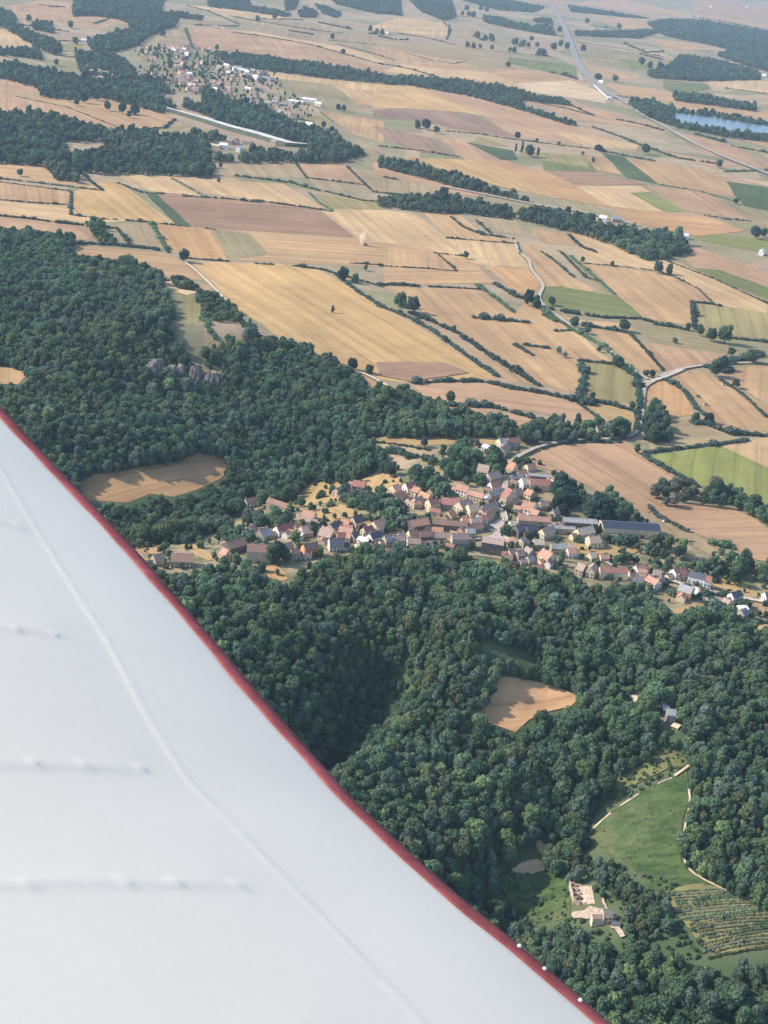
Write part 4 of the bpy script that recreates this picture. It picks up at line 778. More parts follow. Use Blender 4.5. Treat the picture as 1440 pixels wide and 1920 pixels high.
# single trees: (frame, x, foot y, height in frame pixels, kind, wide)
TREES = [
    ('C', 688, 182, 44, 22, 1.0, 'big dark round tree standing alone at the corner of the stubble fields'), ('C', 1246, 373, 27, 18, 1.9, 'small lone dark tree in the middle of the great golden field'),
    ('D', 1027, 226, 42, 22, 1.0, 'larger of two round trees on the hedge between tan fields'), ('D', 1068, 228, 36, 9, .9, 'smaller of two round trees on the hedge between tan fields'),
    ('F1', 390, 708, 78, 0, 1.0, 'round tree alone in the tan field below the far village'), ('F1', 522, 736, 92, 22, .9, 'tall dark tree of the trio in the tan field'), ('F1', 636, 742, 88, 9, 1.1, 'widest tree of the trio in the tan field'), ('F1', 583, 772, 58, 0, .9, 'smallest tree in front of the trio in the tan field'),
    ('F1', 112, 664, 58, 0, 1.0, 'small round tree near the wood on the far tan field'), ('F1', 45, 630, 66, 0, 1.0, 'round tree at the wood edge on the far tan field'), ('F1', 180, 640, 90, 22, .9, 'dark tree jutting from the belt above the far tan field'), ('F1', 295, 618, 70, 1, 1.0, 'green tree jutting from the belt above the far tan field'), ('F1', 580, 650, 80, 0, .9, 'dark tree on the upper edge of the tan field'),
    ('C', 1283, 252, 46, 22, 1.1, 'large dark tree in the shrubby strip by the golden field'), ('C', 1330, 262, 34, 9, 1.0, 'smaller dark tree in the shrubby strip by the golden field'), ('C', 1370, 216, 22, 1, 1.0, 'little tree above the shrubby strip'), ('C', 1060, 510, 36, 22, .9, 'dark tree standing out on the edge of the hill wood'), ('C', 934, 435, 42, 5, .8, 'slim tree beside the chalky track'), ('C', 1250, 575, 36, 9, 1.0, 'round tree by the track at the end of the wood'), ('C', 1322, 588, 42, 22, 1.1, 'big dark tree by the track at the end of the wood'), ('C', 1385, 600, 30, 16, 1.0, 'bushy tree beside the white track bend'),
    ('D', 60, 350, 50, 9, 1.1, 'big bushy tree at the top of the long double hedge'), ('D', 105, 372, 56, 22, 1.1, 'rounded dark tree right of the bushy tree on the double hedge'), ('D', 305, 170, 26, 0, 1.0, 'small tree at the end of the short hedge'), ('D', 248, 712, 42, 0, 1.1, 'round tree at the wood corner below the pink field'), ('D', 260, 445, 24, 0, 1.0, 'small tree on the outer line of the double hedge'), ('D', 225, 482, 24, 0, 1.2, 'bush like tree on the inner line of the double hedge'), ('D', 655, 525, 24, 6, 1.1, 'light tree left in the tan field'), ('D', 678, 540, 20, 6, 1.1, 'smaller light tree left in the tan field'), ('D', 876, 575, 38, 22, 1.4, 'dense dark tree at the hedge crossing by the road'), ('D', 712, 430, 40, 0, 1.1, 'broad tree where the lane passes the green field'), ('D', 760, 452, 26, 0, 1.2, 'low tree just right of the lane tree'),
    ('D', 898, 442, 42, 0, 1.3, 'broad tree on the hedge under the green field'), ('D', 628, 345, 30, 22, 1.1, 'dark tree at the near corner of the green field'), ('D', 540, 345, 54, 22, .9, 'tall dark tree at the lane bend'), ('D', 570, 355, 44, 9, .9, 'dark tree right of the tall one at the lane bend'), ('D', 1183, 460, 40, 0, .9, 'slim tree at the corner of the olive field'), ('D', 1225, 480, 46, 22, 1.0, 'dark tree second along the olive field corner'), ('D', 1275, 488, 64, 0, 1.0, 'tall tree third along the olive field corner'),
    ('D', 1138, 440, 28, 0, 1.0, 'small tree on the hedge left of the olive field'), ('D', 1090, 488, 20, 0, 1.3, 'bush like tree in the grey green pasture'), ('D', 1318, 655, 32, 1, 1.2, 'round tree on the field edge beyond the red sheds'), ('D', 980, 612, 24, 0, 1.2, 'low tree at the road fork'), ('D', 1005, 615, 26, 22, 1.0, 'dark tree at the road fork'), ('D', 805, 520, 20, 22, 1.0, 'tiny dark tree in the light strip'), ('D', 780, 700, 28, 0, 1.0, 'small tree on the hedge under the ringed olive field'), ('D', 930, 735, 28, 0, 1.1, 'tree in the hedge above the white road'), ('D', 855, 198, 18, 0, 1.1, 'small tree on the hedge in the right stubble fields'), ('D', 743, 185, 22, 0, 1.0, 'small tree at the start of the hedge in the right stubble fields'),
    ('D', 948, 900, 34, 4, 1.4, 'bushy grey tree above the bright green field'), ('D', 870, 830, 66, 0, .9, 'tall tree beside the roadside house'), ('D', 905, 832, 50, 1, .8, 'slimmer tree beside the roadside house'), ('D', 1300, 535, 30, 0, 1.2, 'tree at the head of the tree line by the road'), ('D', 1375, 560, 44, 0, 1.3, 'big tree in the tree line by the road'), ('D', 1240, 612, 60, 0, 1.0, 'tall tree beside the curved road'), ('D', 1265, 585, 46, 22, 1.0, 'dark tree beside the curved road'), ('D', 1165, 780, 34, 1, 1.2, 'bushy tree beside the curved field corner'), ('D', 1215, 785, 34, 22, 1.2, 'dark bushy tree beside the curved field corner'),
    ('S', 413, 140, 68, 22, .8, 'pointed dark tree in the dry field above the village'), ('S', 685, 155, 82, 9, .9, 'round dark tree left of the hilltop houses'), ('S', 768, 138, 46, 0, .9, 'small tree next to the round dark tree'), ('S', 540, 180, 60, 0, .9, 'bushy tree at the top of the orchard'), ('S', 185, 335, 92, 0, 1.1, 'big tree at the tip of the wood by the dry field'), ('S', 130, 310, 80, 1, 1.0, 'green tree beside the big tree at the wood tip'), ('V4', 556, 66, 80, 0, .8, 'small tree on the dry bank left of the red barn'), ('V4', 1085, 190, 110, 0, .9, 'round tree right of the red barn'), ('V4', 300, 430, 130, 4, 1.1, 'grey tree on the grassy bank'), ('V4', 450, 240, 100, 16, 1.0, 'bushy tree under the grassy bank'), ('V4', 170, 370, 130, 0, 1.1, 'dark tree at the corner of the wood and bank'),
    ('V4', 330, 740, 160, 0, 1.3, 'broad dark tree above the pink brown roof'), ('V4', 470, 690, 130, 22, 1.0, 'dark tree right of the broad dark tree'), ('V4', 90, 860, 170, 12, 1.0, 'pale green tree beside the white gable'), ('V4', 420, 1040, 150, 14, .9, 'dome shaped tree in front of the brown roof'), ('V5', 800, 1130, 260, 0, 1.0, 'tall dark tree right of the big manor'), ('V5', 890, 1100, 240, 22, .9, 'second tall tree right of the big manor'), ('V5', 980, 1120, 170, 0, 1.0, 'tree between the manor and the brown gable'), ('V5', 300, 1120, 130, 12, 1.1, 'bright green tree by the manor gable'), ('V5', 520, 840, 120, 0, 1.0, 'tree behind the manor roof'), ('V5', 250, 840, 110, 0, 1.1, 'round tree above the dark brown roof'),
    ('V6', 80, 730, 210, 4, .7, 'tall cone shaped tree by the pale grey roof'), ('V6', 350, 640, 80, 0, 1.1, 'round tree right of the small red roof'), ('V6', 560, 760, 120, 0, 1.0, 'tree behind the long red roof'), ('V6', 670, 410, 110, 0, 1.1, 'round tree below the solar barn end'), ('V6', 575, 300, 110, 22, .9, 'dark tree between the grey shed and the solar barn'), ('V6', 960, 430, 80, 16, 1.6, 'low bush in front of the solar barn'), ('V6', 1080, 420, 100, 0, 1.0, 'tree in front of the solar barn'), ('V6', 830, 700, 120, 0, .9, 'tree left in the clump behind the orange roofed cottage'), ('V6', 900, 680, 110, 9, 1.0, 'dark tree in the clump behind the orange roofed cottage'), ('V6', 985, 690, 130, 0, 1.0, 'tall tree in the clump behind the orange roofed cottage'), ('V6', 1090, 700, 90, 22, 1.1, 'round dark tree above the orange roofed cottage'), ('V6', 800, 780, 90, 22, 1.0, 'dark tree by the gable of the long red roof'), ('V6', 990, 820, 90, 12, 1.2, 'light green tree left of the orange roofed cottage'), ('V6', 1280, 690, 60, 22, 1.0, 'small dark round tree on the lawn'), ('V6', 1360, 770, 130, 18, 2.6, 'dark purple leaved tree above the brown sheds'), ('V6', 1380, 590, 130, 22, .8, 'dark tree by the white patch of gravel'), ('V6', 1250, 580, 80, 0, 1.4, 'bushy tree under the garden trees'), ('V6', 1360, 830, 80, 16, 1.3, 'bush under the dark purple leaved tree'),
    ('V7', 170, 370, 190, 4, .9, 'big grey green tree left of the white house'), ('V7', 60, 350, 100, 1, 1.2, 'green tree next to the big grey green tree'), ('V7', 55, 290, 110, 22, .9, 'dark tree at the lawn edge'), ('V7', 180, 530, 70, 22, 1.1, 'dark bush like tree in front of the white house'), ('V7', 840, 780, 80, 0, 1.1, 'round tree left of the slate roofed villa'), ('V7', 1140, 790, 90, 16, 1.6, 'bush row tree in front of the slate roofed villa'), ('V7', 1320, 890, 70, 0, 1.2, 'round tree right of the white shed'), ('V7', 1410, 900, 70, 0, 1.1, 'tree at the right frame edge by the pale field'), ('V7', 750, 720, 60, 0, 1.2, 'bushy tree at the end of the clipped hedge'), ('V6', 1280, 1090, 110, 4, 1.3, 'grey green tree by the white gable'), ('V6', 1070, 1060, 110, 22, 1.1, 'dark tree left of the white gable'),
    ('V3', 560, 660, 110, 0, 1.1, 'round tree below the square'), ('V3', 700, 580, 90, 22, 1.1, 'dark tree in the courtyard of slate roofs'), ('V3', 820, 650, 110, 0, .8, 'tall tree beside the cottage roofs'), ('V3', 590, 470, 90, 1, 1.2, 'garden tree beside the dark clipped hedge'), ('V3', 1230, 800, 150, 4, .7, 'cone shaped tree right of the salmon roofed villa'), ('V2', 170, 980, 110, 0, 1.2, 'round tree beside the white tank'), ('V2', 580, 740, 90, 1, 1.2, 'garden tree under the white building'), ('V2', 890, 740, 70, 22, 1.1, 'small dark tree below the long red roof'), ('V2', 1200, 900, 220, 0, .9, 'tall tree right of the long red roof'), ('V2', 1330, 880, 200, 22, .9, 'second tall tree right of the long red roof'), ('V2', 1250, 1070, 160, 22, 1.0, 'dark tree above the grey farm shed'), ('V2', 780, 350, 70, 16, 1.4, 'bush at the corner of the ploughed field'), ('V2', 620, 350, 50, 16, 1.4, 'bush beside the narrow road junction'),
    ('V1', 230, 380, 90, 0, 1.1, 'small tree below the cream houses'), ('V1', 1340, 400, 90, 0, 1.2, 'round tree under the white tank'), ('V1', 840, 900, 70, 16, 1.3, 'bush before the grey terrace wall'), ('V1', 1030, 510, 80, 22, 1.1, 'dark garden tree between the cream gables'), ('S', 700, 400, 60, 0, 1.0, 'small tree among the narrow gardens'), ('S', 780, 380, 60, 16, 1.3, 'bush among the narrow gardens'), ('S', 1005, 370, 60, 22, 1.2, 'dark tree beside the orange gable'),
    ('B', 492, 572, 32, 18, 1.0, 'narrow dark poplar at the left of the farm clump'), ('B', 515, 575, 42, 18, 1.0, 'tallest narrow poplar of the farm clump'), ('B', 545, 588, 40, 22, 1.0, 'broad dark tree in the farm clump'), ('B', 575, 588, 34, 18, 1.2, 'narrow poplar at the right of the farm clump'), ('B', 500, 522, 24, 22, 1.1, 'small round tree on the long plain hedge'), ('B', 157, 487, 36, 22, 1.1, 'big dark tree in the clump on the purple brown field'), ('B', 125, 480, 26, 9, 1.1, 'left tree in the clump on the purple brown field'), ('B', 195, 500, 24, 0, 1.3, 'right bushy tree in the clump on the purple brown field'), ('B', 745, 583, 14, 0, 1.1, 'tiny tree at the top of the ringed meadow'), ('B', 783, 612, 20, 0, .8, 'tiny tree beside the ringed meadow'), ('B', 655, 547, 16, 0, 1.0, 'tiny tree on the hedge of the plain'), ('B', 572, 535, 16, 0, 1.0, 'second tiny tree on the hedge of the plain'), ('B', 980, 578, 34, 0, 1.2, 'round tree at the tail of the dark green strip'), ('B', 805, 568, 22, 22, 1.6, 'dark tree at the head of the dark green strip'), ('B', 1255, 630, 28, 0, 1.2, 'round tree near the rail line bend'), ('B', 1318, 765, 20, 0, 1.3, 'small tree at the corner of the dark green field'), ('B', 465, 253, 18, 22, 1.3, 'small dark tree on the light field by the rail line'), ('B', 802, 305, 26, 22, 1.2, 'dark tree beside the rail line bridge'), ('B', 865, 308, 24, 0, 1.2, 'second tree right of the rail line bridge'), ('B', 745, 195, 24, 22, 1.1, 'dark tree close right of the rail line'), ('B', 1030, 262, 34, 0, .9, 'tall tree before the forest tongue'), ('B', 995, 262, 28, 0, .9, 'slimmer tree before the forest tongue'), ('B', 965, 245, 26, 22, 1.1, 'dark tree on the grey green pasture'),
    ('B', 635, 190, 30, 0, 1.2, 'tree left of the rail line'), ('B', 660, 178, 28, 0, 1.0, 'tree in the group left of the rail line'), ('B', 685, 188, 26, 0, 1.0, 'tree nearest the rail line on its left'), ('B', 490, 172, 28, 0, 1.2, 'left tree in the meadow group of the plain'), ('B', 520, 178, 26, 0, 1.1, 'right tree in the meadow group of the plain'), ('B', 400, 155, 46, 0, 1.0, 'tall tree in the far hedge corner'), ('B', 350, 145, 24, 0, 1.1, 'small tree in the far hedge corner'), ('B', 590, 208, 22, 22, 2.0, 'wide dark thicket tree on the far meadow'), ('B', 760, 90, 26, 0, 1.2, 'tree at the far pink field'), ('B', 880, 110, 22, 0, 1.2, 'tree inside the far pink field'), ('B', 1390, 895, 42, 22, 1.0, 'dark tree above the bright green corner field'), ('B', 1420, 890, 32, 0, 1.1, 'tree right of the dark tree above the bright green corner field'), ('B', 1100, 915, 60, 1, .9, 'tall tree at the right end of the thick copse'), ('B', 220, 765, 56, 22, .9, 'tallest tree of the dark clump over the hedged plots'), ('A', 75, 660, 24, 0, 1.2, 'small tree in the tan field at the left edge'), ('A', 108, 80, 22, 0, 1.1, 'tree in the far pink field'), ('A', 265, 108, 26, 0, 1.0, 'tree at the corner of the far pink field'), ('A', 293, 58, 44, 0, 1.2, 'large tree above the far pink field'), ('A', 820, 685, 14, 0, 1.2, 'tiny tree under the pink plot'), ('A', 827, 630, 18, 0, 1.0, 'tiny tree at the tip of the long wood'), ('A', 1245, 145, 18, 0, 1.3, 'small tree on the far grey field'), ('A', 1268, 415, 22, 22, 1.0, 'left of two trees beside the white sheds'), ('A', 1288, 418, 22, 22, 1.0, 'right of two trees beside the white sheds'), ('A', 1213, 480, 22, 22, 1.0, 'dark tree below the village outskirts'), ('A', 1243, 498, 22, 22, 1.1, 'second dark tree below the village outskirts'),
]

for q in [(485, 75), (580, 75), (620, 85), (455, 110), (500, 114), (530, 116), (610, 275), (660, 285), (490, 320), (530, 326), (575, 334), (655, 340), (800, 305), (850, 315), (900, 322), (920, 280), (960, 322), (775, 357), (805, 358), (865, 195), (1110, 215)]:
    TREES.append(('T3', q[0], q[1], 34, [0, 22, 9, 1][q[0] % 4], 1.1, '%s tree dotted in the top meadows left of the rail line' % ('dark' if q[0] % 4 in (1, 2) else 'green')))
for q in [(1130, 205), (1175, 225), (1210, 230), (875, 265), (945, 365), (95, 335), (370, 140), (485, 125)]:
    TREES.append(('T2', q[0], q[1] + 4, 34, [0, 22, 9, 1][q[0] % 4], 1.1, '%s tree dotted over the top centre fields' % ('dark' if q[0] % 4 in (1, 2) else 'green')))
for q in [(195, 145), (475, 185), (1098, 240), (510, 292), (380, 440)]:
    TREES.append(('T1', q[0], q[1] + 4, 40, [0, 22, 9, 1][q[0] % 4], 1.1, '%s tree in the far left meadows' % ('dark' if q[0] % 4 in (1, 2) else 'green')))

_r = random.Random(77)
_line = [(880, 150), (1000, 170), (1100, 170), (1110, 210), (1050, 260), (1030, 330), (1060, 390), (1010, 440), (1090, 470), (1150, 510), (1190, 540)]
for _k in range(46):
    _i = _r.randrange(len(_line) - 1); _t = _r.random()
    FARX = (_line[_i][0] * (1 - _t) + _line[_i + 1][0] * _t + _r.gauss(0, 26), _line[_i][1] * (1 - _t) + _line[_i + 1][1] * _t + _r.gauss(0, 9))
    EXTRA = globals().setdefault('EXTRA', []); EXTRA.append(('F1', FARX[0], FARX[1], _r.choice((0, 2, 3, 2, 3, 1))))
for _k in range(14):
    EXTRA.append(('F2', _r.uniform(120, 640), _r.uniform(225, 350), _r.choice((1, 2, 1, 4))))

for _k in range(18):
    EXTRA.append(('F1', _r.uniform(660, 900), _r.uniform(140, 560), _r.choice((0, 2, 0, 1, 3))))
for _k in range(14):
    EXTRA.append(('F1', _r.uniform(190, 520), 0, _r.choice((0, 2, 0, 1)))); EXTRA[-1] = ('F1', EXTRA[-1][1], 330 + (EXTRA[-1][1] - 190) * .38 + _r.uniform(-14, 20), EXTRA[-1][3])

THIN = [('J', [(0, 250), (300, 180), (520, 210), (720, 330), (620, 450), (420, 420), (170, 560), (0, 480)], .5), ('J', [(560, 640), (800, 640), (960, 520), (1120, 700), (1240, 800), (1440, 760), (1440, 840), (1100, 880), (760, 780)], .55), ('G', [(560, 380), (720, 380), (900, 500), (800, 560), (600, 480)], .6), ('G', [(880, 480), (1010, 470), (1060, 720), (900, 760)], .55), ('G', [(640, 680), (900, 760), (720, 993), (560, 993)], .75)]
EXTRA = [(f, x, y, 2 if t == 1 and i % 5 < 3 else t) for i, (f, x, y, t) in enumerate(EXTRA)]

# ------------------------------------------------------------------ houses: left corner, front corner, right corner of the footprint in the photograph
HOUSES = [
    ('V1', (50, 180, 150, 240, 230, 215), 'salmon', 'cream', 'R', 5), ('V1', (110, 280, 165, 312, 270, 262), 'salmon', 'white', 'R', 4), ('V1', (275, 165, 310, 205, 420, 175), 'dark red', 'white', 'R', 5), ('V1', (415, 215, 450, 240, 505, 208), 'salmon', 'cream', 'L', 4), ('V1', (510, 270, 575, 335, 640, 300), 'orange', 'cream', 'L', 4.5), ('V1', (615, 225, 650, 255, 725, 220), 'salmon', 'stone', 'R', 4),
    ('V1', (300, 335, 350, 355, 410, 335), 'salmon', 'pinkish', 'R', 3), ('V1', (400, 345, 440, 395, 540, 365), 'brown grey', 'cream', 'R', 4), ('V1', (590, 380, 622, 430, 740, 405), 'red', 'cream', 'R', 5), ('V1', (745, 340, 760, 400, 995, 415), 'red', 'grey', 'R', 4), ('V1', (900, 140, 950, 200, 1095, 235), 'salmon', 'white', 'R', 4), ('V1', (1090, 230, 1120, 270, 1305, 315), 'salmon', 'cream', 'R', 4),
    ('V1', (1005, 400, 1050, 475, 1170, 425), 'pinkish grey', 'cream', 'R', 5), ('V1', (1100, 450, 1155, 515, 1285, 500), 'pinkish grey', 'cream', 'R', 5), ('V1', (835, 500, 905, 555, 970, 520), 'orange', 'cream', 'R', 3), ('V1', (1310, 500, 1340, 530, 1440, 465), 'brown grey', 'cream', 'R', 4.5), ('V1', (290, 690, 395, 745, 600, 705), 'orange', 'dark', 'R', 6), ('V1', (625, 650, 645, 690, 1080, 720), 'brown', 'dark', 'R', 5),
    ('V1', (1035, 625, 1048, 650, 1160, 650), 'orange', 'cream', 'R', 4), ('V1', (1165, 640, 1172, 668, 1310, 660), 'brown grey', 'stone', 'R', 5), ('V1', (1075, 705, 1090, 735, 1330, 700), 'brown', 'stone', 'R', 3), ('V1', (310, 820, 340, 845, 450, 835), 'brown', 'cream', 'R', 5), ('V1', (270, 885, 310, 935, 480, 940), 'pinkish grey', 'white', 'R', 4), ('V1', (470, 810, 490, 865, 640, 855), 'brown', 'dark', 'R', 5),
    ('V1', (620, 745, 640, 775, 780, 785), 'orange', 'cream', 'R', 4), ('V1', (640, 830, 660, 855, 880, 855), 'pinkish grey', 'stone', 'R', 4), ('V1', (880, 885, 910, 935, 1120, 935), 'brown grey', 'stone', 'R', 7), ('V1', (1090, 765, 1112, 795, 1220, 795), 'grey', 'stone', 'R', 4), ('V1', (0, 885, 20, 925, 105, 910), 'grey', 'stone', 'R', 5), ('V1', (95, 865, 115, 900, 270, 895), 'pinkish grey', 'stone', 'R', 4), ('V1', (190, 835, 215, 865, 290, 845), 'pinkish grey', 'cream', 'R', 4),
    ('V2', (390, 120, 420, 175, 510, 165), 'grey', 'cream', 'R', 5), ('V2', (500, 125, 520, 150, 670, 145), 'red', 'stone', 'R', 5), ('V2', (400, 215, 470, 285, 540, 215), 'pinkish grey', 'pinkish', 'R', 5), ('V2', (190, 185, 230, 220, 300, 190), 'white', 'white', 'L', 4), ('V2', (195, 275, 235, 330, 300, 295), 'red', 'stone', 'R', 4), ('V2', (115, 480, 240, 550, 275, 490), 'pinkish grey', 'pinkish', 'L', 4), ('V2', (545, 510, 562, 555, 640, 510), 'orange', 'cream', 'L', 6), ('V2', (545, 605, 570, 635, 720, 615), 'grey', 'dark', 'R', 4),
    ('V2', (665, 560, 680, 592, 780, 565), 'orange', 'stone', 'R', 4), ('V2', (760, 435, 790, 472, 895, 458), 'salmon', 'cream', 'R', 3), ('V2', (770, 560, 785, 595, 1080, 620), 'grey', 'dark', 'R', 4.5), ('V2', (780, 660, 812, 722, 1075, 735), 'red', 'cream', 'R', 4.5), ('V2', (1065, 665, 1100, 712, 1130, 695), 'cream', 'cream', 'L', 5), ('V2', (1120, 690, 1130, 702, 1225, 685), 'red', 'pinkish', 'R', 3.5), ('V2', (670, 665, 720, 712, 795, 700), 'cream', 'white', 'R', 5), ('V2', (215, 575, 285, 642, 430, 605), 'brown grey', 'stone', 'R', 4),
    ('V2', (250, 715, 300, 762, 420, 745), 'red', 'white', 'R', 4.5), ('V2', (265, 850, 285, 872, 400, 835), 'grey', 'stone', 'R', 4), ('V2', (455, 905, 482, 950, 615, 905), 'red', 'stone', 'L', 7), ('V2', (770, 835, 812, 862, 880, 835), 'orange', 'cream', 'L', 4), ('V2', (590, 805, 632, 835, 720, 805), 'brown grey', 'stone', 'R', 3.5), ('V2', (740, 965, 832, 1078, 905, 1012), 'salmon', 'white', 'L', 4), ('V2', (850, 1092, 900, 1132, 955, 1100), 'salmon', 'stone', 'L', 4), ('V2', (920, 965, 960, 995, 1070, 990), 'brown grey', 'stone', 'R', 3.5), ('V2', (1120, 1092, 1150, 1122, 1220, 1092), 'pinkish grey', 'stone', 'R', 4),
    ('V3', (150, 195, 190, 215, 375, 155), 'brown grey', 'cream', 'R', 5), ('V3', (220, 235, 252, 292, 335, 235), 'orange', 'cream', 'R', 4.5), ('V3', (160, 290, 172, 318, 250, 312), 'red', 'stone', 'R', 3.5), ('V3', (630, 300, 650, 345, 1065, 372), 'salmon', 'stone', 'R', 5), ('V3', (640, 430, 655, 505, 770, 480), 'slate', 'dark', 'R', 5), ('V3', (765, 440, 785, 505, 905, 480), 'slate', 'dark', 'R', 5), ('V3', (965, 490, 1000, 535, 1145, 485), 'pinkish grey', 'cream', 'R', 5), ('V3', (530, 375, 560, 395, 620, 388), 'cream', 'cream', 'R', 3.5), ('V3', (400, 625, 430, 662, 490, 640), 'red', 'stone', 'L', 4), ('V3', (105, 660, 148, 700, 420, 745), 'pinkish grey', 'dark', 'R', 8),
    ('V3', (500, 775, 560, 802, 640, 775), 'pinkish grey', 'pinkish', 'R', 4), ('V3', (625, 795, 652, 818, 745, 805), 'brown grey', 'stone', 'R', 4), ('V3', (760, 755, 792, 802, 865, 780), 'brown grey', 'grey', 'L', 5), ('V3', (780, 840, 802, 872, 880, 862), 'grey', 'stone', 'R', 3), ('V3', (920, 810, 1040, 885, 1155, 850), 'salmon', 'cream', 'L', 5), ('V3', (845, 602, 872, 642, 1000, 642), 'cream', 'stone', 'R', 3), ('V3', (1080, 675, 1100, 712, 1300, 722), 'grey', 'stone', 'R', 4), ('V3', (1310, 735, 1330, 772, 1440, 772), 'salmon', 'white', 'R', 3.5), ('V3', (690, 605, 722, 642, 780, 612), 'pinkish grey', 'cream', 'R', 4),
    ('V6', (60, 195, 110, 262, 540, 290), 'grey', 'dark', 'R', 7), ('V6', (-90, 245, -75, 292, 250, 312), 'grey', 'grey', 'R', 4), ('V6', (590, 215, 640, 322, 1370, 365), 'solar panelled', 'cream', 'R', 6), ('V6', (250, 335, 330, 395, 530, 352), 'cream', 'cream', 'R', 4), ('V6', (340, 435, 470, 505, 610, 500), 'pinkish grey', 'cream', 'R', 4.5), ('V6', (565, 860, 602, 908, 955, 925), 'red', 'cream', 'R', 5), ('V6', (455, 870, 520, 915, 570, 845), 'pinkish grey', 'cream', 'R', 5), ('V6', (270, 855, 360, 885, 430, 842), 'pinkish grey', 'stone', 'L', 4), ('V6', (1065, 835, 1110, 862, 1230, 842), 'orange', 'white', 'R', 3.5), ('V6', (1300, 885, 1322, 905, 1420, 920), 'pinkish grey', 'stone', 'R', 3), ('V6', (1195, 1005, 1335, 1075, 1425, 1040), 'salmon', 'white', 'L', 4), ('V6', (1105, 1005, 1140, 1035, 1190, 1005), 'slate', 'white', 'L', 4), ('V6', (420, 655, 490, 675, 560, 662), 'cream', 'cream', 'R', 2.5),
    ('V7', (238, 415, 295, 455, 340, 440), 'brown', 'white', 'R', 5), ('V7', (345, 425, 370, 445, 440, 435), 'red', 'pinkish', 'R', 4), ('V7', (425, 475, 438, 505, 625, 548), 'slate', 'white', 'R', 6.5), ('V7', (625, 520, 636, 553, 712, 570), 'red', 'white', 'R', 6), ('V7', (305, 655, 472, 705, 520, 655), 'grey', 'orange', 'L', 5), ('V7', (920, 725, 1000, 755, 1110, 725), 'slate', 'white', 'R', 5), ('V7', (865, 775, 930, 812, 990, 792), 'pinkish grey', 'stone', 'L', 3.5), ('V7', (1060, 845, 1100, 872, 1190, 865), 'white', 'white', 'R', 3.5), ('V7', (1100, 905, 1130, 932, 1190, 908), 'grey', 'stone', 'R', 3), ('V7', (1360, 700, 1400, 745, 1500, 740), 'slate', 'white', 'R', 5),
    ('V4', (640, 215, 690, 240, 770, 200), 'pinkish grey', 'pinkish', 'R', 4), ('V4', (735, 175, 780, 195, 830, 175), 'slate', 'pinkish', 'R', 4.5), ('V4', (830, 140, 855, 178, 1015, 155), 'red', 'dark', 'R', 4.5), ('V4', (930, 215, 980, 248, 1040, 222), 'pinkish grey', 'pinkish', 'R', 3), ('V4', (215, 515, 330, 575, 385, 525), 'salmon', 'white', 'L', 3.5), ('V4', (450, 745, 560, 850, 650, 785), 'pinkish grey', 'pinkish', 'L', 4), ('V4', (565, 705, 600, 742, 720, 692), 'slate', 'stone', 'R', 5), ('V4', (690, 725, 830, 858, 885, 775), 'salmon', 'cream', 'L', 4), ('V4', (730, 680, 790, 705, 850, 662), 'orange', 'stone', 'L', 4), ('V4', (850, 645, 910, 695, 1020, 655), 'slate', 'pinkish', 'R', 6),
    ('V4', (640, 835, 665, 858, 770, 850), 'dark red', 'stone', 'R', 4), ('V4', (490, 910, 560, 975, 740, 970), 'slate', 'white', 'R', 4.5), ('V4', (180, 1020, 225, 1065, 400, 1030), 'brown', 'orange', 'R', 6), ('V4', (30, 1065, 60, 1105, 150, 1092), 'brown', 'stone', 'R', 5), ('V4', (135, 795, 165, 832, 210, 805), 'white', 'white', 'L', 4), ('V4', (165, 735, 205, 792, 330, 772), 'brown grey', 'stone', 'R', 4), ('V4', (860, 835, 888, 860, 970, 835), 'slate', 'stone', 'R', 4), ('V4', (935, 872, 1052, 915, 1110, 875), 'white', 'white', 'L', 4), ('V4', (1090, 845, 1130, 895, 1260, 855), 'slate', 'white', 'R', 5), ('V4', (1000, 745, 1042, 785, 1150, 752), 'dark red', 'cream', 'R', 4), ('V4', (1150, 665, 1200, 745, 1340, 695), 'salmon', 'cream', 'R', 5), ('V4', (1150, 985, 1180, 1005, 1230, 975), 'pinkish grey', 'pinkish', 'R', 2.5),
    ('V5', (400, 355, 452, 385, 580, 355), 'salmon', 'white', 'R', 4), ('V5', (690, 375, 705, 402, 970, 405), 'brown', 'stone', 'R', 4), ('V5', (480, 725, 540, 748, 590, 722), 'brown grey', 'cream', 'R', 4), ('V5', (590, 795, 680, 835, 790, 795), 'grey', 'stone', 'R', 4), ('V5', (830, 755, 880, 785, 1080, 735), 'dark red', 'white', 'R', 5), ('V5', (1100, 725, 1142, 745, 1210, 715), 'orange', 'stone', 'R', 4), ('V5', (170, 965, 225, 1015, 440, 960), 'brown', 'dark', 'R', 5), ('V5', (105, 1085, 140, 1105, 250, 1075), 'salmon', 'cream', 'L', 4), ('V5', (385, 1055, 442, 1125, 760, 1130), 'brown', 'stone', 'R', 8), ('V5', (930, 975, 982, 1005, 1080, 975), 'pinkish grey', 'stone', 'R', 4),
    ('W', (168, 722, 230, 762, 345, 762), 'brown', 'cream', 'R', 4.5), ('W', (120, 740, 150, 757, 200, 748), 'pinkish grey', 'stone', 'R', 3.5), ('D', (778, 825, 800, 834, 826, 830), 'cream', 'cream', 'R', 4), ('T', (940, 830, 970, 890, 1110, 880), 'grey', 'grey', 'R', 5), ('U', (745, 600, 790, 685, 905, 650), 'brown grey', 'cream', 'R', 4),
]
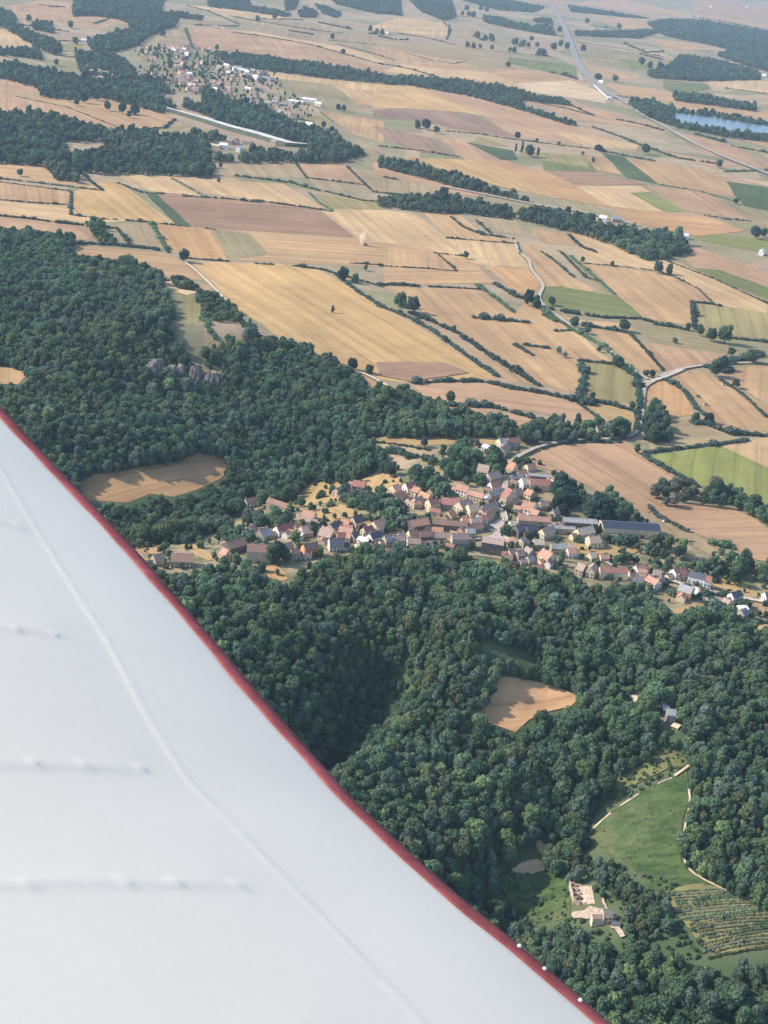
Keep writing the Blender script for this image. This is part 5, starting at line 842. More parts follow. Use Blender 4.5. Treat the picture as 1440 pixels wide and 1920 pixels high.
FARH = [('F1', x, y, t) for x, y, t in [(880, 140, 0), (930, 150, 0), (990, 185, 1), (1060, 140, 0), (1100, 155, 0), (1130, 200, 2), (1200, 165, 0), (1260, 168, 0), (1310, 182, 2), (1040, 235, 0), (1100, 240, 1), (1060, 262, 0), (1040, 285, 0), (1010, 322, 3), (1065, 340, 0), (1000, 352, 3), (1110, 330, 0), (1080, 380, 2), (1130, 400, 1), (990, 412, 0), (960, 462, 2), (1010, 452, 0), (1060, 442, 0), (1100, 450, 0), (1150, 490, 1), (1190, 470, 2), (1210, 502, 0), (1130, 532, 2), (1180, 552, 0), (905, 490, 2), (850, 440, 2), (930, 482, 0), (1240, 502, 0), (1280, 532, 0), (1360, 540, 1), (1340, 470, 2), (1400, 482, 0), (1420, 592, 1), (1250, 292, 2), (1200, 322, 0), (1400, 290, 0), (220, 352, 0), (260, 382, 2), (320, 370, 0), (380, 412, 0), (330, 432, 2), (430, 452, 0), (500, 472, 1), (590, 482, 1), (650, 472, 0), (730, 522, 1), (890, 592, 0), (940, 622, 0), (180, 90, 1)]] + \
       [('F2', x, y, t) for x, y, t in [(150, 245, 2), (215, 225, 1), (180, 292, 2), (240, 292, 1), (290, 252, 1), (340, 262, 1), (390, 272, 1), (430, 312, 2), (470, 302, 0), (530, 292, 2), (560, 332, 4), (600, 342, 4), (620, 352, 4), (90, 372, 2), (160, 392, 0), (220, 482, 3), (130, 432, 2), (230, 432, 2), (410, 432, 1), (520, 432, 2), (480, 502, 2), (450, 552, 2), (590, 562, 4), (650, 552, 4), (730, 572, 4), (620, 612, 3), (700, 642, 4), (780, 652, 3), (830, 672, 3), (890, 692, 0), (960, 752, 1), (840, 548, 5), (960, 530, 5), (1040, 572, 1), (770, 262, 0), (960, 285, 2), (90, 945, 6), (190, 952, 1), (240, 912, 2), (300, 912, 2), (330, 982, 1), (400, 922, 2), (640, 922, 2)]] + \
       [('Q', x, y, t) for x, y, t in [(1010, 55, 1), (1090, 50, 2), (1240, 60, 2), (1280, 55, 1), (1380, 75, 1), (1420, 70, 2), (1310, 30, 2), (1400, 25, 1), (185, 625, 1), (245, 750, 1), (915, 130, 1), (1030, 150, 2), (1410, 575, 1)]] + [('B', 820, 832, 1), ('B', 870, 832, 4), ('B', 1415, 955, 1), ('B', 1120, 895, 1), ('B', 10, 130, 1), ('A', 810, 108, 2)]

LANDMARKS = [((905, 1000), 'the village square'), ((1175, 992), 'the solar barn'), ((1085, 988), 'the grey farm shed'), ((955, 1018), 'the two slate roofs'), ((1002, 985), 'the long salmon roof'), ((838, 985), 'the long brown barn'), ((945, 935), 'the steep red roof'), ((910, 935), 'the white tank'), ((1008, 912), 'the long red roof'), ((940, 838), 'the roadside hilltop houses'), ((765, 990), 'the orange hipped roof'), ((855, 1025), 'the tall stone mansion'), ((920, 1035), 'the dark fronted mansion'), ((1025, 1055), 'the salmon roofed villa'),
             ((1145, 1078), 'the red roofed farmhouse'), ((1300, 1092), 'the long white house'), ((1282, 1115), 'the orange walled house'), ((1370, 1128), 'the slate roofed villa'), ((480, 1040), 'the big brown manor'), ((335, 1048), 'the wing side farm'), ((425, 1045), 'the pyramid roofed hut'), ((475, 942), 'the lone salmon house'), ((675, 917), 'the dry bank barn'), ((670, 985), 'the dark gabled house'), ((620, 1030), 'the blue slate roof'), ((540, 1000), 'the white gable'), ((750, 925), 'the cream hillside houses'), ((840, 945), 'the red roofed terrace'), ((1090, 1690), 'the ruin'), ((1240, 1345), 'the forest track')]


def near_to(p, far=False):
    best = sorted(LANDMARKS, key=lambda l: math.hypot(l[0][0] - p[0], (l[0][1] - p[1]) * 1.3))
    for (lx, ly), nm in best:
        dx, dy = p[0] - lx, p[1] - ly
        if math.hypot(dx, dy) < 9:
            continue
        w = ('right of ' if dx > 0 else 'left of ') if abs(dx) > abs(dy) * 1.1 else ('below ' if dy > 0 else 'beyond ')
        return w + nm
    return ''


def window_mesh(w, h):
    b = MB(); b.box(-w / 2, w / 2, -0.05, 0.03, 0, h, 0)
    b.box(-w / 2 - .42, -w / 2 - .02, -0.07, 0.03, -.05, h + .05, 1); b.box(w / 2 + .02, w / 2 + .42, -0.07, 0.03, -.05, h + .05, 1); b.box(-w / 2 - .1, w / 2 + .1, -0.12, 0.03, -.16, -.06, 2)
    return b.mesh('window', [M_GLASS, M_SHUTTER, M_WALL['stone']])


WIN = window_mesh(0.95, 1.45)
_b = MB(); _b.box(-.55, .55, -.06, .03, 0, 2.1, 0); _b.box(-.7, .7, -.04, .03, 2.1, 2.25, 1); DOOR = _b.mesh('door', [M_DOOR, M_WALL['stone']])
_b = MB(); _b.box(-1.7, 1.7, -.06, .03, 0, 3.0, 0); _b.box(-1.85, 1.85, -.04, .03, 3.0, 3.25, 1); BARNDOOR = _b.mesh('barn_door', [M_DOOR, M_WALL['stone']])
_b = MB(); _b.box(-.45, .45, -.32, .32, -1.2, 1.15, 0); _b.box(-.52, .52, -.39, .39, 1.15, 1.3, 1); _b.box(-.2, .2, -.18, .18, 1.3, 1.6, 0); CHIM = _b.mesh('chimney', [M_CHIM, M_WALL['stone']])


def gabled(a, b, wh, along, pitch):
    """walls with gables, and the two roof slopes, of a building a x b; ridge along x ('R') or y ('L')"""
    hx, hy = a / 2, b / 2
    span = hy if along == 'R' else hx
    rise = span * math.tan(pitch)
    w = MB()
    P = lambda u, v, z: (u, v, z) if along == 'R' else (v, u, z)
    U, V = (hx, hy) if along == 'R' else (hy, hx)
    vs = [P(-U, -V, -3), P(U, -V, -3), P(U, V, -3), P(-U, V, -3), P(-U, -V, wh), P(U, -V, wh), P(U, V, wh), P(-U, V, wh), P(-U, 0, wh + rise), P(U, 0, wh + rise)]
    w.add(vs, [(0, 1, 5, 4), (2, 3, 7, 6), (1, 2, 6, 9, 5), (3, 0, 4, 8, 7), (4, 5, 9, 8), (6, 7, 8, 9)])
    r = MB(); oh = 0.35; t = 0.28
    for s in (-1, 1):
        y0, z0 = s * (V + oh), wh - oh * math.tan(pitch) + .06
        y1, z1 = 0.0, wh + rise + .06
        lo = [P(-U - oh * .6, y0, z0), P(U + oh * .6, y0, z0), P(U + oh * .6, y1, z1), P(-U - oh * .6, y1, z1)]
        hi = [(x, y, z + t) for x, y, z in lo]
        r.add(lo + hi, [(0, 1, 2, 3), (4, 5, 6, 7), (0, 1, 5, 4), (1, 2, 6, 5), (2, 3, 7, 6), (3, 0, 4, 7)])
    n = max(3, int(2 * U / 1.6))
    r.tube([P(-U - .2, 0, wh + rise + .34), P(U + .2, 0, wh + rise + .34)], [.16, .16], 6)
    return w, r, rise


def fixn(me):
    bm = bmesh.new(); bm.from_mesh(me); bmesh.ops.recalc_face_normals(bm, faces=bm.faces); bm.to_mesh(me); bm.free()
    return me


HPIX = []
def house(spec, k):
    fr, c, roof, wall, along, wh = spec
    Pp = px(fr, [(c[0], c[1]), (c[2], c[3]), (c[4], c[5])])
    L, F, Rr = at(Pp)
    u = Rr - F; a = float(np.hypot(*u)); u = u / a
    w = np.array([-u[1], u[0]])
    b = abs(float((L - F) @ w))
    if (L - F) @ w < 0:
        w = -w
    wh *= 1.38; a = min(max(a * 1.06, 6.0), 64.0); b = min(max(b, 7.5, a * 0.22 if roof == 'solar panelled' else 0), 18.0 if a > 25 else 12.0)
    cen = F + u * a / 2 + w * b / 2
    yaw = math.atan2(u[1], u[0])
    if w @ np.array([-u[1], u[0]]) < 0:
        yaw += math.pi
    z = float(hgt(np.array([cen[0]]), np.array([cen[1]]))[0])
    barn = a > 21 or wall == 'dark'
    pitch = R(18) if roof in ('solar panelled', 'white') or (roof == 'grey' and a > 20) else R(random.uniform(40, 46))
    if b > 11 and pitch > R(30):
        pitch = R(38)
    name = 'barn' if barn else ('shed' if wh < 3.4 else 'house')
    root = ob(name, None, loc=(cen[0], cen[1], z), rotz=yaw)
    wb, rb, rise = gabled(a, b, wh, along, pitch)
    ob('wall', fixn(wb.mesh('wall', M_WALL[wall])), root)
    rmat = M_ROOF[roof]
    ro = ob('roof', fixn(rb.mesh('roof', rmat)), root)
    if roof == 'solar panelled':
        s = MB(); n = int(a / 2.2)
        for i in range(n):
            x0 = -a / 2 + a * i / n + .05; x1 = -a / 2 + a * (i + 1) / n - .05
            for j in range(3):
                v0 = -b / 2 + (b / 2 - .5) * j / 3 + .05; v1 = -b / 2 + (b / 2 - .5) * (j + 1) / 3 - .05
                zz = lambda v: wh + (v + b / 2) * math.tan(pitch) + .42
                s.add([(x0, v0, zz(v0)), (x1, v0, zz(v0)), (x1, v1, zz(v1)), (x0, v1, zz(v1))], [(0, 1, 2, 3)])
        ob('solar_array', s.mesh('solar_array', M_SOLAR), ro)
    if name == 'house' and roof not in ('white',):
        for s in ((-1, 1) if a > 9 and random.random() < .5 else (random.choice((-1, 1)),)):
            q = (s * (a / 2 - .9), random.uniform(.3, .6), wh + rise + .1) if along == 'R' else (random.uniform(.3, .6), s * (b / 2 - .9), wh + rise + .1)
            ob('chimney', CHIM, ro, loc=q)
    fl = [0.9, 3.7] if wh > 5.4 else [0.9]
    if name == 'house':
        n = max(1, min(6, int(a / 3.0))); dpos = random.randrange(n)
        for f in fl:
            for i in range(n):
                x = -a / 2 + a * (i + .5) / n
                if f < 1 and i == dpos:
                    ob('door', DOOR, root, loc=(x, -b / 2, 0.05))
                else:
                    ob('window', WIN, root, loc=(x, -b / 2, f))
            m2 = max(1, min(3, int(b / 3.5)))
            for i in range(m2):
                ob('window', WIN, root, loc=(-a / 2, -b / 2 + b * (i + .5) / m2, f), rotz=-math.pi / 2)
    elif name == 'barn':
        n = max(1, int(a / 11))
        for i in range(n):
            ob('barn_door', BARNDOOR, root, loc=(-a / 2 + a * (i + .5) / n, -b / 2, 0.05))
    else:
        ob('door', DOOR, root, loc=(0, -b / 2, .05))
    if name == 'house' and random.random() < .75:            # a lower wing built onto one end
        s = random.choice((-1, 1)); la, lb, lh = random.uniform(4, 8), b * random.uniform(.55, .8), wh * random.uniform(.5, .7)
        wb2, rb2, _ = gabled(la, lb, lh, 'R', pitch * .9)
        an = ob('annex', fixn(wb2.mesh('annex', M_WALL[random.choice((wall, wall, 'stone', 'cream'))])), root, loc=((s * (a / 2 + la / 2 - .3)), random.uniform(-.1, .1) * b, .02))
        ob('annex_roof', fixn(rb2.mesh('annex_roof', M_ROOF[random.choice((roof, 'pinkish grey', 'salmon', 'brown grey'))])), an)
    pc = proj(cen[0], cen[1], z + wh)
    p = (float(pc[0]), float(pc[1])); HPIX.append(p)
    size = 'long ' if a > 17 else ('small ' if a < 7.5 else '')
    lab = '%s%s, %s roof, %s walls, %s' % (size, name, roof, wall, near_to(p))
    tag(root, lab, name if name != 'shed' else 'shed', 'buildings of the village', p)
    return root


FT = [('brown', 'stone', 'brown roofed'), ('white', 'white', 'white'), ('pinkish grey', 'pinkish', 'greyish pink roofed'), ('red', 'cream', 'red roofed'), ('grey', 'grey', 'grey roofed'), ('white', 'white', 'long white industrial'), ('cream', 'cream', 'beige')]
FARCACHE = {}
def far_house(fr, x, y, t, k):
    P = px(fr, [(x, y)]); g = at(P)[0]
    kx = (t, k % 4)
    big = {5: (42, 18, 7), 6: (34, 16, 6), 4: (18, 11, 6)}.get(t)
    if kx not in FARCACHE:
        r_ = random.Random(900 + t * 7 + k % 4)
        a, b, wh = big or (r_.uniform(13, 22), r_.uniform(9, 12), r_.uniform(6, 9))
        wb, rb, rise = gabled(a, b, wh, 'R', R(15) if t in (5, 6) else R(38))
        FARCACHE[kx] = (fixn(wb.mesh('wall', M_WALL[FT[t][1]])), fixn(rb.mesh('roof', M_ROOF[FT[t][0]])), wh + rise)
    wm, rm, hh = FARCACHE[kx]
    yaw = random.choice((-.15, -.3, .1, 1.2, -1.1, 0.6, -.5)) if t not in (5, 6) else -.2
    o = ob('shed' if t in (5, 6) else 'house', None, loc=(g[0], g[1], 0), rotz=yaw)
    ob('wall', wm, o)
    rf = ob('roof', rm, o)
    if t in (0, 2, 3):
        ob('chimney', CHIM, rf, loc=(3.0, 0.4, hh + .2))
    dist = P[0]
    where = 'in the heart of the far village' if fr == 'F1' and x > 820 else 'in the hamlet left of the far village' if fr == 'F1' else 'on the estate right of the far village' if fr == 'F2' and y < 460 else 'by the white works of the far village' if fr == 'F2' and y < 760 else 'in the hamlet below the pale strip' if fr == 'F2' else 'at the top right skyline' if fr == 'Q' and y < 200 else 'out on the plain'
    tag(o, 'tiny %s %s %s' % (FT[t][2], o.name.split('.')[0], where), 'shed' if t in (5, 6) else 'house', 'buildings of the far village' if fr in ('F1', 'F2') else 'scattered far buildings', P[0])


# ------------------------------------------------------------------ ground sheet
def axis(a, b, step, lo, hi, grow=1.22):
    v = list(np.arange(a, b + step, step)); s = step; x = v[-1]
    while x < hi:
        s = min(s * grow, 1500); x += s; v.append(x)
    s = step; x = a; left = []
    while x > lo:
        s = min(s * grow, 1500); x -= s; left.append(x)
    return np.array(left[::-1] + v)


gx = axis(-900, 1000, 11, -26000, 26000); gy = axis(380, 2600, 11, -3000, 34000)
GX, GY = np.meshgrid(gx, gy)
GZ = hgt(GX.ravel(), GY.ravel()).reshape(GX.shape)
nx, ny = len(gx), len(gy)
ii = np.arange(nx * ny).reshape(ny, nx)
GF = np.stack([ii[:-1, :-1], ii[:-1, 1:], ii[1:, 1:], ii[1:, :-1]], -1).reshape(-1, 4)
gm = mesh('ground', np.stack([GX.ravel(), GY.ravel(), GZ.ravel()], 1), [GF], M_GROUND, smooth=True)
p6 = proj(GX.ravel(), GY.ravel(), GZ.ravel() + 4)
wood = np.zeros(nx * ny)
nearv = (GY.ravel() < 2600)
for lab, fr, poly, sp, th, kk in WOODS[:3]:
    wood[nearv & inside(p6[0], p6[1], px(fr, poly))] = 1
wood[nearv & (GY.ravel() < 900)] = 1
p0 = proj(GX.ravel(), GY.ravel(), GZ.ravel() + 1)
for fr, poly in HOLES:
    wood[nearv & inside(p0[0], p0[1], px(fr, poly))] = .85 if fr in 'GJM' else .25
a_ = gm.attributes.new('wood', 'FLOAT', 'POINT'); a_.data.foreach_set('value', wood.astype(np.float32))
gard = np.zeros(nx * ny)
VILL = [(260, 1030), (340, 1010), (420, 960), (460, 920), (640, 890), (740, 880), (860, 830), (940, 815), (990, 850), (1060, 910), (1200, 960), (1240, 1010), (1440, 1050), (1500, 1130), (1440, 1190), (1300, 1160), (1180, 1110), (1060, 1080), (900, 1070), (700, 1050), (480, 1085), (280, 1070)]
gard[nearv & inside(p0[0], p0[1], VILL)] = 1
a_ = gm.attributes.new('garden', 'FLOAT', 'POINT'); a_.data.foreach_set('value', gard.astype(np.float32))
structure(ob('ground', gm), 'dry hedged farmland falling away into wooded valleys')

LAYER = [0.12]


def drape(P, off, mat, name, step=None):
    """a sheet with the outline P (metres) laid over the ground"""
    P = np.asarray(P); cen = P.mean(0); dist = max(300, float(np.hypot(*cen)))
    step = step or max(11.0, dist / 70)
    ring = []
    for q, r_ in zip(P, np.roll(P, -1, 0)):
        n = max(1, int(np.hypot(*(r_ - q)) / step))
        for i in range(n):
            ring.append(q + (r_ - q) * i / n)
    ring = np.array(ring)
    if len(ring) > 6:
        ring = ring + rng.normal(scale=min(1.2, step * .03), size=ring.shape)
    lo, hi = ring.min(0), ring.max(0)
    n = int((hi[0] - lo[0]) / step) * int((hi[1] - lo[1]) / step)
    while n > 6000:
        step *= 1.3; n = int((hi[0] - lo[0]) / step) * int((hi[1] - lo[1]) / step)
    xs = np.arange(lo[0] + step / 2, hi[0], step); ys = np.arange(lo[1] + step / 2, hi[1], step)
    pts = np.zeros((0, 2))
    if len(xs) and len(ys):
        A_, B_ = np.meshgrid(xs, ys); A_ = A_.ravel(); B_ = B_.ravel()
        k = inside(A_, B_, ring)
        A_, B_ = A_[k], B_[k]
        if len(A_):
            k = seg_dist(A_, B_, list(map(tuple, ring)) + [tuple(ring[0])]) > step * .3
            pts = np.stack([A_[k], B_[k]], 1)
    allp = [Vector(p - cen) for p in ring] + [Vector(p - cen) for p in pts]
    n = len(ring)
    vo, eo, fo, *_ = delaunay_2d_cdt(allp, [(i, (i + 1) % n) for i in range(n)], [], 1, 1e-4)
    V2 = np.array([v[:] for v in vo]) + cen
    Z = hgt(V2[:, 0], V2[:, 1]) + off
    c3 = np.array([cen[0], cen[1], Z.mean()])
    F = [f if (V2[f[1]] - V2[f[0]])[0] * (V2[f[2]] - V2[f[0]])[1] - (V2[f[1]] - V2[f[0]])[1] * (V2[f[2]] - V2[f[0]])[0] > 0 else f[::-1] for f in map(list, fo)]
    me = mesh(name, np.column_stack([V2, Z]) - c3, F, mat)
    return ob(name, me, loc=c3)


def worked_angle(P):
    d = np.roll(P, -1, 0) - P; l = np.hypot(d[:, 0], d[:, 1]); k = int(l.argmax())
    return -math.atan2(d[k, 1], d[k, 0])


for k, (fr, c, poly) in enumerate(FIELDS):
    pp = px(fr, poly)
    for _ in range(2 if fr in ('J', 'M', 'W', 'V4', 'V6', 'V7', 'E') else 0):
        pp = [q for a_, b_ in zip(pp, pp[1:] + pp[:1]) for q in ((a_[0] * .75 + b_[0] * .25, a_[1] * .75 + b_[1] * .25), (a_[0] * .25 + b_[0] * .75, a_[1] * .25 + b_[1] * .75))]
    P = at(pp)
    o = drape(P, LAYER[0] + .003 * k + (.16 if P[:, 1].min() < 1500 else 0) + (.8 if fr == 'X' and c == 'brown' else 0), M_FIELD, 'field')
    j = 1 + random.uniform(-.06, .06)
    o.color = tuple(v * j for v in C_[c]) + (1,)
    o['worked'] = worked_angle(P)
    structure(o, '%s field %s' % (CN[c], 'on the far plain' if pp[0][1] < 330 else 'above the village' if pp[0][1] < 900 else 'near the village'))

M_SLOPE, nt, out = newmat('green_slope')
P_ = N(nt, 'ShaderNodeNewGeometry').outputs['Position']
mp = N(nt, 'ShaderNodeMapping'); mp.inputs['Scale'].default_value = (.35, 1.6, 1); mp.inputs['Rotation'].default_value = (0, 0, .15); lk(nt, P_, mp.inputs[0])
c_ = mixc(nt, maprange(nt, noise(nt, mp.outputs[0], 0.13, 6), .36, .62, 0, 1), (.040, .070, .026), (.085, .118, .042))  # stretched streaks paint the shading of terraces into the green
c_ = mixc(nt, maprange(nt, noise(nt, P_, 0.03, 4), .5, .7, 0, .7), c_, (.135, .135, .07))
principled(nt, out, scalec(nt, c_, maprange(nt, noise(nt, P_, .5, 3), .3, .7, .8, 1.2)), .95, .1)
o = drape(at(px(*SLOPE)), LAYER[0] + .35, M_SLOPE, 'meadow'); structure(o, 'green overgrown slope above the vine rows')
o = drape(at(px(*MEADOW)), LAYER[0] + .35, M_SLOPE, 'meadow'); structure(o, 'small green meadow left of the ruin')
M_WATER, nt, out = newmat('lake_water')
pr = principled(nt, out, (.10, .165, .205), .3, .5)
bp = N(nt, 'ShaderNodeBump'); bp.inputs['Strength'].default_value = .08; bp.inputs['Distance'].default_value = .2
lk(nt, noise(nt, N(nt, 'ShaderNodeNewGeometry').outputs['Position'], .12, 3), bp.inputs['Height']); lk(nt, bp.outputs[0], pr.inputs['Normal'])
o = drape(at(px('B', [(1080, 428), (1130, 432), (1200, 440), (1330, 460), (1500, 482), (1500, 505), (1300, 500), (1200, 485), (1100, 462)])), 3.5, M_WATER, 'lake'); structure(o, 'long blue lake fringed with trees')


# ------------------------------------------------------------------ roads
def ribbon(fr, line, width, mat, name, label, off=1.5, smooth_=3):
    P = at(px(fr, line))
    for _ in range(smooth_):      # corner cutting
        Q = [P[0]]
        for a, b in zip(P[:-1], P[1:]):
            Q += [a * .75 + b * .25, a * .25 + b * .75]
        P = np.array(Q + [P[-1]])
    V = []; W = np.broadcast_to(width, (len(P),))
    d = np.gradient(P, axis=0); d /= np.hypot(d[:, 0], d[:, 1])[:, None] + 1e-9
    nrm = np.stack([-d[:, 1], d[:, 0]], 1)
    # resample so that the ribbon follows the ground
    L = np.concatenate([[0], np.cumsum(np.hypot(*np.diff(P, axis=0).T))])
    step = max(8.0, np.hypot(*P.mean(0)) / 120)
    s = np.linspace(0, L[-1], max(4, int(L[-1] / step)))
    X = np.interp(s, L, P[:, 0]); Y = np.interp(s, L, P[:, 1]); nX = np.interp(s, L, nrm[:, 0]); nY = np.interp(s, L, nrm[:, 1])
    ln = np.hypot(nX, nY); nX /= ln; nY /= ln
    wj = width * (1 + rng.normal(scale=.05, size=len(s)))
    A = np.stack([X + nX * wj / 2, Y + nY * wj / 2], 1); B = np.stack([X - nX * wj / 2, Y - nY * wj / 2], 1)
    V = np.concatenate([np.column_stack([A, hgt(A[:, 0], A[:, 1]) + off]), np.column_stack([B, hgt(B[:, 0], B[:, 1]) + off])])
    n = len(s); F = np.stack([np.arange(n - 1), np.arange(1, n), np.arange(1, n) + n, np.arange(n - 1) + n], 1)
    c = V.mean(0)
    o = ob(name, mesh(name, V - c, [F[:, ::-1]], mat), loc=c); structure(o, label)
    return o


ribbon('B', [(590, -30), (610, 5), (650, 50), (680, 110), (705, 180), (730, 245), (775, 295), (810, 330), (840, 355), (880, 370)], 34, M_ASPHALT, 'road', 'wide grey dual road running up to the top edge', 3.6)
ribbon('B', [(870, 365), (920, 395), (960, 430), (1040, 470), (1150, 535), (1280, 595), (1400, 640), (1500, 680)], 16, worn('ballast', (.30, .27, .235), .1, .2), 'rail_bed', 'grey rail bed slanting across the plain below the lake', 3.9)
ribbon('B', [(730, 280), (745, 305)], 7, M_PALEROAD, 'road', 'pale ramp left of the dual road', 4.2); ribbon('B', [(785, 322), (815, 350), (845, 375)], 8, M_CONCRETE, 'road', 'bright pale ramp beside the dual road', 4.4)
ribbon('B', [(210, 700), (420, 740), (560, 770), (700, 790), (860, 825), (960, 850)], 7, M_PALEROAD, 'road', 'pale road crossing the plain above the thick copse', 3.2)
ribbon('A', [(-20, 205), (120, 232), (300, 300), (480, 350), (560, 372), (660, 410)], 7, M_PALEROAD, 'road', 'pale road from the upper left towards the far village', 3.5)
ribbon('D', [(490, 105), (505, 150), (550, 180), (545, 205), (590, 260), (600, 275), (575, 320), (600, 350), (700, 425), (820, 500), (900, 560), (955, 605), (990, 625)], 5, M_PALEROAD, 'lane', 'grey lane winding down past the green field', 1.8)
ribbon('D', [(1500, 560), (1300, 565), (1200, 572), (1120, 585), (1050, 605), (1010, 635), (975, 650), (970, 700), (965, 770), (950, 820), (930, 840), (880, 850), (760, 850), (660, 860), (580, 878), (520, 905), (480, 930), (455, 960), (450, 1000), (455, 1040)], 5.2, M_PALEROAD, 'road', 'pale road curving from the fields down into the village', 2.1)
ribbon('D', [(960, 640), (1020, 632), (1120, 590)], 5, M_PALEROAD, 'road', 'short pale road joining at the fork', 2.3)
ribbon('C', [(690, 185), (720, 205), (765, 245), (810, 290), (870, 355), (910, 395), (935, 425)], 4.5, M_DIRT, 'track', 'chalky track along the edge of the golden field', 1.9)
ribbon('C', [(1210, 570), (1260, 580), (1340, 595), (1390, 615), (1460, 655)], 4.5, M_DIRT, 'track', 'white track along the top of the wood', 2.0)
ribbon('V2', [(500, 390), (490, 480), (480, 600), (480, 700), (450, 800), (430, 880), (430, 960), (450, 1060), (480, 1150)], 6, M_PALEROAD, 'street', 'village street running down to the square', 2.0)
o = drape(at(px('V3', [(250, 310), (330, 300), (400, 250), (480, 250), (510, 300), (460, 340), (420, 400), (430, 480), (560, 540), (520, 570), (400, 540), (250, 540), (170, 520), (300, 460), (380, 400), (300, 350)])), 1.0, worn('square_paving', (.47, .38, .33), .2, .12), 'square', step=6); structure(o, 'pinkish open square in the middle of the village')
ribbon('V1', [(20, 690), (160, 720), (300, 760), (420, 780), (640, 800), (900, 800), (1100, 830), (1300, 800)], 5, M_PALEROAD, 'street', 'narrow street behind the lower row of houses', 1.7)
ribbon('V6', [(600, 640), (700, 690), (780, 760), (1000, 850), (1200, 860), (1440, 900)], 4, M_PALEROAD, 'street', 'pale lane running out along the lower houses', 1.8)
ribbon('V7', [(100, 410), (300, 480), (480, 540), (700, 600), (960, 640), (1200, 690), (1500, 750)], 5, M_PALEROAD, 'street', 'pale lane past the long white house', 1.9)
ribbon('V7', [(520, 560), (560, 630), (590, 665)], 6, M_CONCRETE, 'driveway', 'white driveway beside the orange walled house', 2.2); ribbon('V7', [(610, 575), (640, 660), (680, 720)], 6, M_DIRT, 'driveway', 'sandy drive along the clipped hedge', 2.2)
ribbon('M', [(470, 440), (400, 485), (330, 530)], 1.0, M_DIRT, 'path', 'middle stretch of the pale path left of the green slope', .9); ribbon('M', [(260, 582), (200, 630), (110, 715)], 1.2, M_DIRT, 'path', 'lowest stretch of the pale path left of the green slope', .9); ribbon('M', [(720, 320), (660, 340), (610, 365)], .8, M_RUBBLE, 'path', 'faint stretch of path below the bright one', .9); ribbon('M', [(850, 225), (800, 265), (735, 310)], 1.9, M_DIRT, 'path', 'bright stretch of path at the top of the green slope', 1.6)
ribbon('M', [(840, 385), (855, 470), (840, 600), (805, 700), (805, 800), (800, 880), (805, 960), (860, 1030), (960, 1090), (1100, 1160), (1300, 1240), (1440, 1290), (1540, 1330)], 1.35, M_DIRT, 'track', 'sandy track between the green slope and the wood', 1.4)
ribbon('T', [(820, 515), (890, 480), (940, 540), (975, 620), (990, 680)], 5, M_CONCRETE, 'track', 'white track leading to the building in the wood', 1.6); ribbon('T', [(350, 360), (440, 430), (500, 520)], 6, M_DIRT, 'track', 'pale clearing strip in the wood', 1.5); ribbon('T', [(1080, 905), (1140, 930), (1200, 955)], 5, M_DIRT, 'track', 'pale forecourt below the building in the wood', 1.5)
ribbon('J', [(190, 525), (220, 555), (250, 590)], 2, M_DIRT, 'path', 'short pale path at the edge of the small meadow', 1.4)
# the long pale strip beyond the wood, on its bank
P = at(px('F2', [(-340, 610), (-60, 690), (0, 705), (260, 785), (420, 825), (780, 930), (935, 945)]))
M_BANK = worn('shade_coloured_bank', (.07, .085, .055), .1, .3); V = []  # dark green puts the shadow under the strip into the bank's colour
for i, p in enumerate(P):
    d = P[min(i + 1, len(P) - 1)] - P[max(i - 1, 0)]; d = d / np.hypot(*d); nn = np.array([-d[1], d[0]])
    if nn[1] < 0:
        nn = -nn
    ws = (5, 8, 11, 14, 17, 14, 5)[i]
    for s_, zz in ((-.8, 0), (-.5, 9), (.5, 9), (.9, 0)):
        q = p + nn * s_ * ws * 1.6; V.append((q[0], q[1], zz))
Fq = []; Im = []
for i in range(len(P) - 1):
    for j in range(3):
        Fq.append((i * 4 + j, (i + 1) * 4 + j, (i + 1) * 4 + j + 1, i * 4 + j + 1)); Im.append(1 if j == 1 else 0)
o = ob('causeway', fixn(mesh('causeway', V, Fq, [M_BANK, worn('pale_strip', (.60, .57, .52), .05, .22)], Im))); structure(o, 'long straight pale strip on its bank running into the wood')

